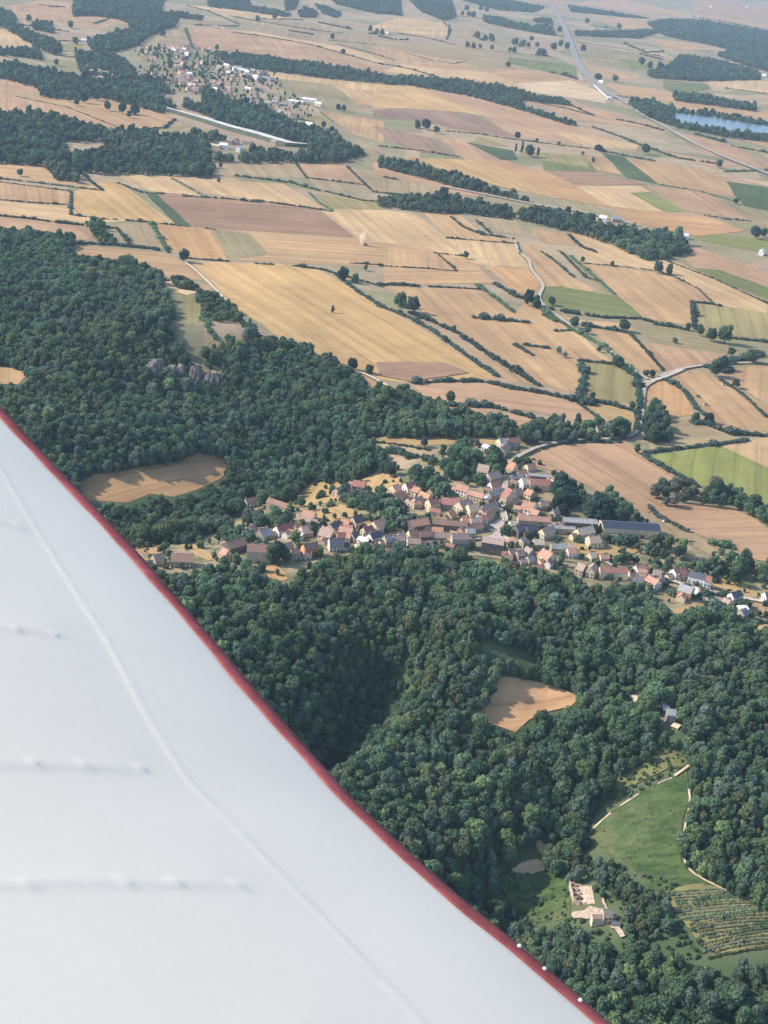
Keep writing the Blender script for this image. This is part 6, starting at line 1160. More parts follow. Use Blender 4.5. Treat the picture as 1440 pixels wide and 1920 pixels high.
# ------------------------------------------------------------------ woods
WOODPTS = []
holes_px = [px(fr, p) for fr, p in HOLES]
for wi, (lab, fr, poly, sp, th, kk) in enumerate(WOODS):
    pp = px(fr, poly); G = at(pp, th * .5)
    lo = G.min(0) - 20; hi = G.max(0) + 20
    xs = np.arange(lo[0], hi[0], sp); ys = np.arange(lo[1], hi[1], sp)
    A_, B_ = np.meshgrid(xs, ys); A_ = A_ + (np.arange(len(ys)) % 2)[:, None] * sp / 2
    A_ = A_.ravel() + rng.normal(scale=sp * .22, size=A_.size); B_ = B_.ravel() + rng.normal(scale=sp * .22, size=B_.size)
    Z = hgt(A_, B_)
    q = proj(A_, B_, Z + th * .5)
    keep = inside(q[0], q[1], pp)
    keep &= (q[0] > -330) & (q[0] < 1720) & (q[1] < 2230)
    for hp in holes_px:
        for f in (.15, .6, .95, 1.25):
            h_ = proj(A_, B_, Z + th * f)
            keep &= ~inside(h_[0], h_[1], hp)
    for c in HPIX:
        pass
    keep &= rng.random(len(A_)) > (.2 if wi > 2 else .03)
    for tf, tp, pr in THIN if wi == 1 else ():
        keep &= ~inside(q[0], q[1], px(tf, tp)) | (rng.random(len(A_)) < pr)
    A_, B_, Z = A_[keep], B_[keep], Z[keep]
    S = th * np.clip(rng.normal(1.0, .14, len(A_)), .6, 1.5)
    big_n = np.sin(A_ / 47.0 + wi) * np.sin(B_ / 53.0) + .6 * np.sin(A_ / 19.0 + B_ / 23.0)
    S *= (1 + .10 * big_n) * rng.choice([.62, .85, 1, 1, 1.1, 1.38], len(A_))
    ka = np.array(kk)
    # kinds drift from place to place, so that the canopy has patches
    drift = (np.sin(A_ / 71 + 1.1 * wi) + np.sin(B_ / 59 + .7) + np.sin((A_ + B_) / 37)) / 3
    pick = np.clip(((drift * .5 + .5) * .75 + rng.uniform(-.28, .34, len(A_))) * len(ka), 0, len(ka) - 1).astype(int)
    K = ka[pick]
    WOODPTS.append([lab, A_, B_, Z, S, K, th])

# the trees of the near woods that show largest stand as trees of their own
HOUSEPTS = []
cand = []
for wi in (1, 2):
    lab, A_, B_, Z, S, K, th = WOODPTS[wi]
    q = proj(A_, B_, Z + S * .6)
    vis = (q[0] > -10) & (q[0] < 1450) & (q[1] < 1935) & ~inside(q[0], q[1], [(x + 18, y - 18) for x, y in WING_POLY])
    dist = np.sqrt(A_ ** 2 + B_ ** 2 + (Z - H) ** 2)
    for i in np.nonzero(vis)[0]:
        cand.append((S[i] / dist[i], wi, i, float(q[0][i]), float(q[1][i])))
cand.sort(reverse=True)
single = cand[:150]
NEARZ = [((1100, 1700), 260, 'around the pale ruin'), ((1350, 1850), 260, 'at the lower right below the vine rows'), ((1150, 1850), 240, 'between the wing edge and the ruin'), ((960, 1600), 250, 'in the hollow left of the green slope'), ((1380, 1500), 260, 'on the bank right of the sandy track')]
drop = {1: set(), 2: set()}
for _, wi, i, qx, qy in single:
    lab, A_, B_, Z, S, K, th = WOODPTS[wi]
    drop[wi].add(i)
    sh, tn = KINDS[K[i]]
    zn = min(NEARZ, key=lambda n: math.hypot(n[0][0] - qx, n[0][1] - qy))[2]
    make_tree(int(K[i]), float(A_[i]), float(B_[i]), float(S[i]), '%s %s tree %s' % (SHAPEWORD[sh], TONES[tn][0], zn), 'trees of the near wood', z=float(Z[i]), name='shrub' if sh == 'bush' else 'tree')
for wi, (lab, A_, B_, Z, S, K, th) in enumerate(WOODPTS):
    if wi in drop:
        k = np.ones(len(A_), bool); k[list(drop[wi])] = False
        A_, B_, Z, S, K = A_[k], B_[k], Z[k], S[k], K[k]
    if len(A_):
        print('wood', wi, len(A_), lab)
        stand('wood', lab, A_, B_, Z - .3, S, K)

# undergrowth on the green slope and in the open village gardens
for nm, lab, (fr, poly), n, s0, s1, kk, zo in [('undergrowth', 'low scrub dotted over the green slope', SLOPE, 110, .5, 1.3, [24, 20, 24, 24, 24], -.3),
                                             ('undergrowth', 'rough scrub and saplings around the ruin and the vine rows', ('J', [(170, 390), (520, 380), (700, 330), (1000, 440), (1000, 520), (1110, 640), (1180, 760), (1100, 820), (900, 760), (540, 720), (250, 650)]), 420, .7, 3.2, [16, 20, 24, 17, 1, 3, 16], -.2),
                                             ('undergrowth', 'bushes on the rough grass above the green slope', ('M', [(600, 90), (700, 95), (850, 185), (830, 240), (420, 440), (250, 560), (240, 430), (290, 330), (480, 250)]), 130, .7, 2.6, [16, 20, 24, 17], -.2),
                                             ('undergrowth', 'garden shrubs and small trees between the village houses', ('X', VILL), 760, 1.6, 6.5, [16, 16, 20, 0, 1, 7, 12, 17, 9, 6], 0)]:
    P = px(fr, poly); G = at(P); lo, hi = G.min(0), G.max(0)
    A_ = rng.uniform(lo[0], hi[0], n * 6); B_ = rng.uniform(lo[1], hi[1], n * 6); Z = hgt(A_, B_)
    q = proj(A_, B_, Z); k = inside(q[0], q[1], P)
    for hp in [px('V3', [(250, 310), (400, 250), (510, 300), (420, 400), (560, 560), (170, 540)]), px('U', [(320, 150), (660, 150), (1010, 560), (1080, 870), (1000, 870), (880, 720), (720, 690), (360, 600)])]:
        k &= ~inside(q[0], q[1], hp)
    A_, B_, Z = A_[k][:n], B_[k][:n], Z[k][:n]
    stand(nm, lab, A_, B_, Z + zo, rng.uniform(s0, s1, len(A_)), rng.choice(kk, len(A_)))

# ------------------------------------------------------------------ single trees, hedges, buildings
for fr, x, y, hp, kd, wd, lab in TREES:
    s = FR[fr][2]; P = px(fr, [(x, y)]); g = at(P)[0]
    d = math.sqrt(g[0] ** 2 + g[1] ** 2 + H * H); vert = hp / s * d / FPX / math.cos(math.asin(H / d)) * .92
    make_tree(kd, float(g[0]), float(g[1]), min(max(vert, 1.5), 32), lab, 'single trees of the fields and gardens', wide=wd * .95)

for k, (fr, line, w, h_, tn) in enumerate(HEDGES):
    P = at(px(fr, line), h_ * .4); far = np.hypot(*P.mean(0)) > 2300
    r_ = hedge_mesh(list(map(tuple, P)), w, h_, tn, far, 300 + k)
    if r_ is None:
        continue
    me, c = r_; o = ob('hedge', me, loc=c); q = proj(*c)
    ln = float(np.hypot(*np.diff(P, axis=0).T).sum())
    mid = px(fr, line)[len(line) // 2]
    fk = min(((math.hypot(np.mean([p[0] for p in px(f[0], f[2])]) - mid[0], 1.6 * (np.mean([p[1] for p in px(f[0], f[2])]) - mid[1])), f) for f in FIELDS), key=lambda t: t[0])[1]
    fc = np.mean(px(fk[0], fk[2]), axis=0)
    side = ('right' if mid[0] > fc[0] else 'left') if abs(mid[0] - fc[0]) > 1.6 * abs(mid[1] - fc[1]) else ('near' if mid[1] > fc[1] else 'far')
    reg = 'far plain' if mid[1] < 300 else 'mid plain' if mid[1] < 560 else 'above the village' if mid[1] < 860 else 'by the village'
    tag(o, '%s %s hedge, %s side of %s field, %s' % ('long' if ln > 350 else 'short' if ln < 130 else 'medium', 'pale green' if tn in (1, 3) else 'brownish' if tn == 5 else 'dark', side, CN[fk[1]], reg), 'hedge', 'field hedges', (float(q[0]), float(q[1])))

for k, s in enumerate(HOUSES):
    house(s, k)
for k, s in enumerate(FARH + EXTRA):
    far_house(*s, k)

# small outbuildings squeezed in between the houses
_r = random.Random(41); PLACED = list(HPIX); KEEP = list(HPIX); n_out = 0
for _try in range(900):
    if n_out >= 46:
        break
    bx, by = _r.choice(KEEP)
    if not (560 < bx < 1230 and 860 < by < 1110):
        continue
    x, y = bx + _r.uniform(-24, 24), by + _r.uniform(-11, 13) + 6
    if min(math.hypot(x - q[0], (y - q[1]) * 1.5) for q in PLACED) < 11 or not inside(np.array([x]), np.array([y + 8]), VILL)[0] or inside(np.array([x]), np.array([y]), px('V3', [(170, 240), (510, 240), (600, 570), (150, 560)]))[0]:
        continue
    g = at([(x, y + 4)])[0]; PLACED.append((x, y)); n_out += 1
    a, b_, hh = _r.uniform(5.5, 10), _r.uniform(4.5, 6.5), _r.uniform(3.2, 5.5)
    rf, wl = _r.choice(['salmon', 'brown', 'pinkish grey', 'salmon', 'orange', 'brown grey', 'red']), _r.choice(['cream', 'stone', 'pinkish', 'white'])
    root = ob('outbuilding', None, loc=(g[0], g[1], float(hgt(g[:1], g[1:])[0])), rotz=_r.choice((-.25, -.4, 1.1, .3, -.1)))
    wb, rb, rise = gabled(a, b_, hh, 'R', R(40)); ob('wall', fixn(wb.mesh('wall', M_WALL[wl])), root); ob('roof', fixn(rb.mesh('roof', M_ROOF[rf])), root); ob('door', DOOR, root, loc=(0, -b_ / 2, .05))
    tag(root, 'small outbuilding, %s roof, %s walls, %s' % (rf, wl, near_to((x, y))), 'shed', 'outbuildings of the village', (x, y))

# garden and yard walls
for fr, x0, y0, x1, y1, lab in [('V2', 465, 960, 515, 1130, 'long pale wall beside the street above the square'), ('V3', 500, 305, 620, 312, 'pale wall joining the street to the long salmon roof'), ('V1', 582, 450, 625, 650, 'pale wall climbing left of the long brown barn'), ('V4', 905, 900, 1035, 1040, 'sloping pale wall at the wood edge'), ('V1', 60, 705, 290, 745, 'pale street wall left of the orange hipped roof'),
                               ('V3', 460, 500, 600, 545, 'curved yard wall below the square'), ('V7', 380, 510, 480, 530, 'low wall in front of the long white house'), ('V3', 440, 700, 445, 770, 'gate wall at the end of the dark fronted mansion'), ('V2', 540, 645, 660, 655, 'white yard wall beside the white building'), ('V6', 620, 330, 860, 350, 'cream yard wall along the solar barn'), ('V3', 60, 750, 430, 800, 'retaining wall above the wood below the mansion')]:
    p, q = at(px(fr, [(x0, y0), (x1, y1)])); d = q - p; L_ = float(np.hypot(*d)); b = MB(); n = max(2, int(L_ / 4))
    for t in range(n):
        b.box(L_ * t / n, L_ * (t + 1) / n - .002, -.3, .3, -1.5, 2.3 + .15 * (t % 3))
    b.box(0, L_, -.38, .38, 2.65, 2.8)
    zz = float(hgt(p[:1], p[1:])[0])
    tag(ob('garden_wall', b.mesh('garden_wall', M_WALL['cream']), loc=(p[0], p[1], zz), rotz=math.atan2(d[1], d[0])), lab, 'wall', 'garden walls of the village', px(fr, [(x0, y0)])[0])

# white tank
g = at(px('V2', [(215, 880)]))[0]; b = MB(); n = 24; V = []; F = []
prof = [(3.4, -1), (3.4, 4.6), (3.5, 4.7), (3.3, 5.0), (2.4, 5.7), (1.2, 6.15), (0.01, 6.3)]
for r_, z in prof:
    for i in range(n):
        V.append((r_ * math.cos(6.2832 * i / n), r_ * math.sin(6.2832 * i / n), z))
for j in range(len(prof) - 1):
    for i in range(n):
        F.append((j * n + i, j * n + (i + 1) % n, (j + 1) * n + (i + 1) % n, (j + 1) * n + i))
root = ob('tank', None, loc=(g[0], g[1], 0)); ob('shell', mesh('shell', V, F, M_WALL['white'], smooth=True), root)
b = MB(); b.box(-.35, .35, -3.6, -3.4, 0, 5.0, 0)
for i in range(10):
    b.box(-.35, .35, -3.68, -3.6, .4 + i * .45, .46 + i * .45, 0)
ob('ladder', b.mesh('ladder', M_WALL['grey']), root)
tag(root, 'round white storage tank with domed top among the village roofs', 'tank', None, (910, 935))

# ------------------------------------------------------------------ rock face
from mathutils import noise as mnoise


def rock(line, heights, label, seed, lean=.34, depth=15.0, rough=2.6):
    """a weathered rock wall standing in the hillside: fissured front, ragged crest, a body behind it"""
    P = at(px('Y', line)); L = np.concatenate([[0], np.cumsum(np.hypot(*np.diff(P, axis=0).T))])
    nu, nv = max(14, int(L[-1] / .9)), 30
    c = P.mean(0); V = []; zc = float(hgt(c[:1], c[1:])[0])
    for i in range(nu):
        s_ = L[-1] * i / (nu - 1); x, y = np.interp(s_, L, P[:, 0]), np.interp(s_, L, P[:, 1])
        t = P[min(len(P) - 1, int(np.searchsorted(L, s_, 'right')))] - P[max(0, int(np.searchsorted(L, s_, 'right')) - 1)]
        if np.hypot(*t) < 1e-6:
            t = P[-1] - P[-2]
        t = t / np.hypot(*t); nrm = np.array([t[1], -t[0]])
        if nrm[1] > 0:
            nrm = -nrm
        h_ = float(np.interp(s_, np.linspace(0, L[-1], len(heights)), heights)) * (1 + .22 * mnoise.noise(Vector((s_ * .23, seed, 0))) + .12 * mnoise.noise(Vector((s_ * .9, seed, 3))))
        z0 = float(hgt(np.array([x]), np.array([y]))[0]) - 3
        taper = min(1, 14 * i / nu, 14 * (nu - 1 - i) / nu)
        for j in range(nv):
            v = j / (nv - 1); z = v * (h_ + 3)
            q = Vector((s_ * .16, z * .045, seed * 7.3))
            o_ = rough * (abs(mnoise.noise(q)) * -2.2 + .8) + rough * .45 * mnoise.noise(Vector((s_ * .5, z * .12, seed + 11))) + .35 * mnoise.noise(Vector((s_ * 1.6, z * .7, seed + 5))) + .9 * math.floor(3 * mnoise.noise(Vector((s_ * .1, z * .16, seed + 31)))) * .5
            o_ = o_ * taper - lean * z - 2.5 * v ** 4
            V.append((x + nrm[0] * o_, y + nrm[1] * o_, z0 + z))
        for v, dd in ((1.02, -.6), (.9, -1.0)):
            V.append((x + nrm[0] * (depth * dd - lean * h_), y + nrm[1] * (depth * dd - lean * h_), z0 + (h_ + 3) * v))
        V.append((x - nrm[0] * depth * 1.1, y - nrm[1] * depth * 1.1, z0 - 4))
    k = nv + 3; F = []
    for i in range(nu - 1):
        for j in range(k):
            F.append((i * k + j, (i + 1) * k + j, (i + 1) * k + (j + 1) % k, i * k + (j + 1) % k))
    F += [tuple(range(k)), tuple(range((nu - 1) * k, nu * k))[::-1]]
    V = np.array(V); c3 = np.array([c[0], c[1], zc])
    o = ob('rock_face', fixn(mesh('rock_face', V - c3, F, M_ROCK)), loc=c3)
    tag(o, label, 'cliff', 'grey rock faces of the wooded hill', px('Y', [line[len(line) // 2]])[0])


rock([(255, 640), (330, 625), (390, 560), (440, 500), (490, 450)], [6, 12, 15, 13, 9], 'pale ridge of rock slanting down at the left of the cliff', 1)
rock([(470, 590), (560, 610), (650, 600), (720, 590)], [12, 14, 12, 14], 'shadowed hollow rock wall between ridge and pillar', 7)
rock([(720, 600), (780, 640), (860, 655), (950, 620)], [14, 18, 19, 14], 'upright pale pillar of rock in the middle of the cliff', 3)
rock([(930, 690), (1040, 715), (1120, 705), (1190, 680)], [12, 15, 16, 11], 'wide dark rock wall at the right of the cliff', 4)
rock([(85, 470), (120, 480), (165, 465)], [9, 14, 8], 'isolated small rock left of the cliff', 6, depth=7, rough=1.8)

# ------------------------------------------------------------------ ruin
o = drape(at(px('U', [(360, 560), (380, 520), (540, 500), (600, 440), (740, 470), (860, 480), (1000, 570), (960, 620), (900, 640), (740, 620), (640, 620), (400, 600)])), 1.2, M_RUBBLE, 'rubble_ground', step=3); structure(o, 'bare pale rubble in front of the ruin')
ribbon('U', [(900, 710), (980, 730), (1020, 790), (1060, 860)], 3.2, M_RUBBLE, 'path', 'pale path below the ruin', 1.5)
base = at(px('U', [(330, 170), (390, 410), (690, 400), (640, 160)]))
cen = base.mean(0); z = float(hgt(cen[:1], cen[1:])[0])
root = ob('ruin', None, loc=(cen[0], cen[1], z))
Lc = [base[i] - cen for i in range(4)]
g_ = random.Random(3)
flo = drape(base, .6, M_RUBBLE, 'ruin_floor', step=3); flo.parent = root; flo.location = (flo.location[0] - cen[0], flo.location[1] - cen[1], flo.location[2] - z)
for k, (i, j, hh) in enumerate([(0, 1, 2.2), (1, 2, 3.0), (2, 3, 3.6), (3, 0, 1.4)]):
    p, q = Lc[i], Lc[j]; n = max(3, int(np.hypot(*(q - p)) / 1.1)); b = MB(); d = (q - p) / np.hypot(*(q - p)); nn = np.array([-d[1], d[0]]) * .35
    hs = [hh * g_.uniform(.35, 1.15) for _ in range(n + 1)]
    for t in range(n):
        a0, a1 = p + (q - p) * t / n, p + (q - p) * (t + 1) / n
        if k == 1 and t in (n // 3, n // 3 + 1):
            continue
        c8 = [(*(a0 - nn), -2), (*(a1 - nn), -2), (*(a1 + nn), -2), (*(a0 + nn), -2), (*(a0 - nn), hs[t]), (*(a1 - nn), hs[t + 1]), (*(a1 + nn), hs[t + 1]), (*(a0 + nn), hs[t])]
        b.add(c8, [(4, 5, 6, 7), (0, 1, 5, 4), (1, 2, 6, 5), (2, 3, 7, 6), (3, 0, 4, 7)])
    ob('wall', fixn(b.mesh('wall', M_STONE)), root)
b = MB()
V, F = ICO[1]
for t in range(70):
    u_, v_ = g_.random(), g_.random(); c = (Lc[0] * (1 - u_) + Lc[3] * u_) * (1 - v_) + (Lc[1] * (1 - u_) + Lc[2] * u_) * v_; s = g_.uniform(.25, .9)
    b.add([(c[0] + x * s, c[1] + y * s, .9 + zz * s * .6) for x, y, zz in V], [tuple(f) for f in F])
ob('rubble', b.mesh('rubble', M_RUBBLE), root)
c = Lc[1] * .7 + Lc[2] * .3 + (Lc[0] - Lc[1]) * .22; b = MB(); b.box(c[0] - 1.6, c[0] + 1.6, c[1] - 1.3, c[1] + 1.3, -.5, 2.1)
ob('dark_doorway', b.mesh('dark_doorway', M_DOOR), root)  # brown block stands in for the dark of the open doorway
tag(root, 'roofless pale stone ruin with broken walls in the wood', 'ruin', None, (1090, 1680))
p, q = at(px('U', [(785, 350), (855, 465)])); d = (q - p); L_ = float(np.hypot(*d)); b = MB(); n = 8
for t in range(n):
    b.box(L_ * t / n, L_ * (t + 1) / n, -.35, .35, -2, 2.6 - .12 * t + g_.uniform(-.2, .2))
zz = float(hgt(p[:1], p[1:])[0])
o = ob('stone_wall', b.mesh('stone_wall', M_STONE), loc=(p[0], p[1], zz), rotz=math.atan2(d[1], d[0])); tag(o, 'free standing pale stone wall right of the ruin', 'wall', None, (1132, 1695))
p = at(px('U', [(970, 690)]))[0]; zz = float(hgt(p[:1], p[1:])[0]); root = ob('shed', None, loc=(p[0], p[1], zz), rotz=-.3)
wb, rb, rise = gabled(5.5, 4, 2.0, 'R', R(20)); ob('wall', fixn(wb.mesh('wall', M_WALL['stone'])), root); ob('roof', fixn(rb.mesh('roof', M_ROOF['slate'])), root); tag(root, 'dark roofed shed below the free standing stone wall', 'shed', None, (1155, 1732))

# ------------------------------------------------------------------ vine rows
va = at(px('M', [(640, 1195), (1130, 1150)])); vb = at(px('M', [(1020, 1670), (1620, 1560)]))
for k in range(22):
    t = k / 21; p, q = va[0] * (1 - t) + vb[0] * t, va[1] * (1 - t) + vb[1] * t
    p = p + (q - p) * rng.uniform(-.05, .12); q = q + (q - p) * rng.uniform(-.05, .25)
    wide_ = 3.6 if k in (3, 4, 9, 15) else 2.3
    mid_ = [tuple(p + (q - p) * f + np.array([0, 1]) * .6 * math.sin(f * 5 + k)) for f in np.linspace(0, 1, 9)]
    r_ = hedge_mesh(mid_, wide_, 1.5 if wide_ < 2 else 2.0, 1 if k in (3, 4, 9, 15) else (3, 2, 3)[k % 3], True, 700 + k, -1)
    me, c = r_; o = ob('vine_row', me, loc=(c[0], c[1], c[2] + .4)); qq = proj(*c)
    ORD = ['%d%s' % (i + 1, 'st' if i % 20 == 0 else 'nd' if i % 20 == 1 else 'rd' if i % 20 == 2 else 'th') for i in range(22)]
    tag(o, '%s vine row counting down from the sandy track%s' % (ORD[k], ', grown dark and thick' if wide_ > 2 else ''), 'vine row', 'vine rows below the track', (float(qq[0]), float(qq[1])))

# ------------------------------------------------------------------ harvester raising dust, parked vehicles and bales
def vehicle(fr, x, y, col, label, cat, L=4.4, W=1.8, Hh=1.5, yaw=0.2, name='car'):
    g = at(px(fr, [(x, y)]))[0]; z = float(hgt(g[:1], g[1:])[0]) + .9
    root = ob(name, None, loc=(g[0], g[1], z), rotz=yaw); k = L / 4.4
    bm = MB()
    sec = [(-2.2, .35, .75), (-2.1, .3, .95), (-1.3, .25, 1.0), (-.8, .25, 1.02), (.9, .25, 1.0), (1.9, .28, .92), (2.2, .35, .7)]
    def loft(sec, w, mi):
        V = []; F = []
        for x_, z0, z1 in sec:
            V += [(x_ * k, -w, z0), (x_ * k, w, z0), (x_ * k, w * .94, z1), (x_ * k, -w * .94, z1)]
        for i in range(len(sec) - 1):
            for j in range(4):
                F.append((i * 4 + j, i * 4 + (j + 1) % 4, (i + 1) * 4 + (j + 1) % 4, (i + 1) * 4 + j))
        F += [(0, 1, 2, 3), tuple(len(V) - 4 + q for q in (3, 2, 1, 0))]
        bm.add(V, F, mi)
    loft(sec, W / 2, 0)
    ob('body', fixn(bm.mesh('body', worn('paint ' + label[:8], col, .5, .05, .4, .5))), root)
    bm = MB(); loft([(-1.7, .98, 1.05), (-1.1, .98, Hh), (.4, .98, Hh), (1.1, .98, 1.05)], W / 2 * .86, 0); ob('cabin', fixn(bm.mesh('cabin', M_GLASS)), root)
    for sx in (-1.35, 1.4):
        for sy in (-1, 1):
            w = MB(); w.tube([(sx * k, sy * (W / 2 - .12), .33), (sx * k, sy * (W / 2 + .06), .33)], [.33, .33], 10); ob('wheel', w.mesh('wheel', M_SHUTTER), root)
    tag(root, label, cat, None, px(fr, [(x, y)])[0])


vehicle('V7', 330, 458, (.7, .7, .72), 'pale car parked by the white house with the brown roof', 'car')
vehicle('E', 742, 428, (.8, .8, .78), 'white van at the hedge of the rough pasture', 'van', 6, 2.2, 2.4, .8, 'van')
vehicle('E', 905, 492, (.75, .42, .25), 'orange and white trailer at the hedge of the rough pasture', 'trailer', 6, 2.2, 2.2, -.6, 'trailer')
vehicle('V3', 240, 385, (.12, .13, .18), 'dark car parked on the village square', 'car')
vehicle('V3', 275, 400, (.55, .58, .65), 'silver car parked beside the dark car on the square', 'car')
vehicle('T', 850, 825, (.8, .75, .45), 'cream coloured van at the end of the forest track', 'van', 5, 2, 2.2, .3, 'van')
vehicle('D', 1275, 645, (.8, .78, .74), 'small white trailer on the far field edge', 'trailer', 6, 2.2, 2.2, .3, 'trailer')
vehicle('X', 686, 461, (.30, .20, .12), 'tiny dark harvester trailing dust in the stubble', 'harvester', 8, 3.4, 3.6, .1, 'harvester')
for k, (x, y, c, lab) in enumerate([(1208, 722, (.75, .62, .5), 'pale hay wagon beside the pond corner'), (1178, 690, (.35, .28, .22), 'brown wagon on the dry round field edge')]):
    vehicle('D', x, y, c, lab, 'wagon', 7, 2.4, 2.4, .2, 'wagon')

# dust plume
M_DUST, nt, out = newmat('dust')
pv = N(nt, 'ShaderNodeVolumePrincipled'); pv.inputs['Color'].default_value = (.95, .86, .72, 1); tz = N(nt, 'ShaderNodeSeparateXYZ'); lk(nt, N(nt, 'ShaderNodeTexCoord').outputs['Generated'], tz.inputs[0]); lk(nt, maprange(nt, tz.outputs[2], 0, .7, .22, .04), pv.inputs['Density'])
lk(nt, pv.outputs[0], out.inputs['Volume'])
V, F = ICO[3]; V = V.copy(); g = at([(676, 460)])[0]; hgtp = 33.0
t = (V[:, 2] + 1) / 2
rad = (.35 + .65 * np.sin(np.pi * np.clip(t * .9 + .05, 0, 1))) * np.where(t > .5, 1 - .35 * (t - .5) * 2, 1)
W = np.stack([V[:, 0] * 6.0 * rad * (1.25 - .7 * t) + 8 * t ** 1.3, V[:, 1] * 5 * rad, t * hgtp], 1)
W[:, 0] += 1.2 * np.sin(t * 9 + V[:, 1] * 2)
structure(ob('dust', mesh('dust', W, [F], M_DUST, smooth=True), loc=(g[0], g[1], .5)), 'pale plume of dust rising behind the harvester', 'stuff')

# ------------------------------------------------------------------ the wing
TILT = R(14.0); TILT2 = R(0.0)
WN = np.array([math.sin(TILT), math.sin(TILT2), math.cos(TILT)]); WN /= np.linalg.norm(WN)
W0 = EYE + np.array([0, 2.0, -1.30])
WA = np.cross(np.array([0, 1.0, 0]), WN); WA /= np.linalg.norm(WA)      # across (camera right)
WB = np.cross(WN, WA)                                                   # forwards


def onwing(P):
    d = rays(P); t = ((W0 - EYE) @ WN) / (d @ WN)
    q = EYE[None] + d * t[:, None] - W0[None]
    return np.stack([q @ WA, q @ WB], 1)


W0 = W0 - WN * .088; E2 = onwing(WING_EDGE); W0 = W0 + WN * .088
Ls = np.concatenate([[0], np.cumsum(np.hypot(*np.diff(E2, axis=0).T))])
tt = np.linspace(0, Ls[-1], 420)
def spl(x, X, Y):                # smooth the traced edge
    y = np.interp(x, X, Y)
    for _ in range(60):
        y[1:-1] = .25 * y[:-2] + .5 * y[1:-1] + .25 * y[2:]
    return y
EX = spl(tt, Ls, E2[:, 0]); EY = spl(tt, Ls, E2[:, 1])
RIBS = [[(-300, 960), (0, 967), (60, 972), (115, 976)], [(-300, 1172), (0, 1178), (100, 1181), (192, 1187)], [(-300, 1452), (0, 1444), (180, 1440), (345, 1437)], [(-300, 1690), (0, 1677), (250, 1664), (505, 1655)], [(-300, 1990), (200, 1960), (700, 1925)], [(-300, 800), (0, 800)]]
SPAR = [(-220, 420), (-80, 690), (0, 838), (60, 948), (120, 1048), (165, 1120), (205, 1182), (250, 1270), (300, 1360), (345, 1430), (375, 1468), (440, 1528), (520, 1612), (600, 1692), (700, 1798), (800, 1908), (900, 2020)]
TABS = [(30, 1180), (105, 1183), (65, 1441), (160, 1440), (265, 1434), (48, 1676), (232, 1664), (330, 1660), (450, 1655), (42, 972), (-60, 1447), (-50, 1680)]
W0 = W0 - WN * .016; R2 = [onwing(r_) for r_ in RIBS]; S2 = onwing(SPAR); T2 = onwing(TABS); W0 = W0 + WN * .016
inw = R2[2][0] - R2[2][-1]; inw /= np.hypot(*inw)
ss = np.concatenate([np.linspace(0, .35, 50), np.linspace(.36, 1.7, 190), np.linspace(1.75, 3.2, 12)])
PA = EX[:, None] + inw[0] * ss[None]; PB = EY[:, None] + inw[1] * ss[None]
# chord position across the edge
ed = np.stack([np.gradient(EX), np.gradient(EY)], 1); ed /= np.hypot(ed[:, 0], ed[:, 1])[:, None]
perp = abs(np.array([inw[0] * ed[:, 1] - inw[1] * ed[:, 0]])).ravel()
cd = ss[None] * perp[:, None]
dS = seg_dist(PA, PB, list(map(tuple, S2)))
# signed: towards the edge (+) or inward (-) of the spar
hz = -0.085 * np.exp(-cd / 0.32) - 0.006 * np.exp(-(cd / .02) ** 2)
spx = np.interp(PB, S2[::-1, 1], S2[::-1, 0]) if S2[0, 1] > S2[-1, 1] else np.interp(PB, S2[:, 1], S2[:, 0])
inner = PA < spx
hz += 0.0013 * np.exp(-(dS / .0036) ** 2) + .0006 * np.exp(-dS / .04)
fade = np.clip(dS / .10, 0, 1) * inner
for r_ in R2:
    d = seg_dist(PA, PB, list(map(tuple, r_)))
    up = PB > np.interp(PA, r_[:, 0], r_[:, 1])
    f_ = np.clip((r_[:, 0].max() - PA) / .10, 0, 1)
    hz += fade * f_ * np.where(up, 0.0019 * np.exp(-d / .050), .0019 * np.exp(-d / .006))
hz += inner * .035 * .4 * (1 - np.exp(-dS / .4))
for q in T2:
    dd = ((PA - q[0]) / .011) ** 2 + ((PB - q[1]) / .0042) ** 2
    hz += .0034 * np.exp(-dd)
hz += inner * (.0010 * np.sin(PA * 5 + PB * 2.2) * np.sin(PB * 4.1 + 1)) + .0008 * np.sin(PB * 23) * np.exp(-cd / .15)
top = W0[None, None] + PA[..., None] * WA + PB[..., None] * WB + hz[..., None] * WN
bot = W0[None, None] + PA[..., None] * WA + PB[..., None] * WB + (-.055 * (1 - np.exp(-cd / .1)) - .102)[..., None] * WN
n, m_ = PA.shape
VV = np.concatenate([top.reshape(-1, 3), bot.reshape(-1, 3)])
idx = np.arange(n * m_).reshape(n, m_)
q = np.stack([idx[:-1, :-1], idx[1:, :-1], idx[1:, 1:], idx[:-1, 1:]], -1).reshape(-1, 4)
qb = q[:, ::-1] + n * m_
def strip(a, b):
    return np.stack([a[:-1], b[:-1], b[1:], a[1:]], 1)
side = [strip(idx[:, 0], idx[:, 0] + n * m_), strip(idx[:, -1] + n * m_, idx[:, -1]), strip(idx[0] + n * m_, idx[0]), strip(idx[-1], idx[-1] + n * m_)]
M_WINGP, nt, out = newmat('white_fabric')
tc = N(nt, 'ShaderNodeTexCoord').outputs['Object']
c_ = scalec(nt, (.63, .585, .50), mul(nt, maprange(nt, noise(nt, tc, 1.6, 4), .3, .7, .955, 1.03), maprange(nt, noise(nt, tc, 60, 3), .3, .7, .985, 1.015)))
pr = principled(nt, out, c_, .5, .18)
bp = N(nt, 'ShaderNodeBump'); bp.inputs['Strength'].default_value = .12; bp.inputs['Distance'].default_value = .0012
lk(nt, noise(nt, tc, 380, 2), bp.inputs['Height']); lk(nt, bp.outputs[0], pr.inputs['Normal'])
wing = ob('aircraft_wing', None, loc=tuple(W0))
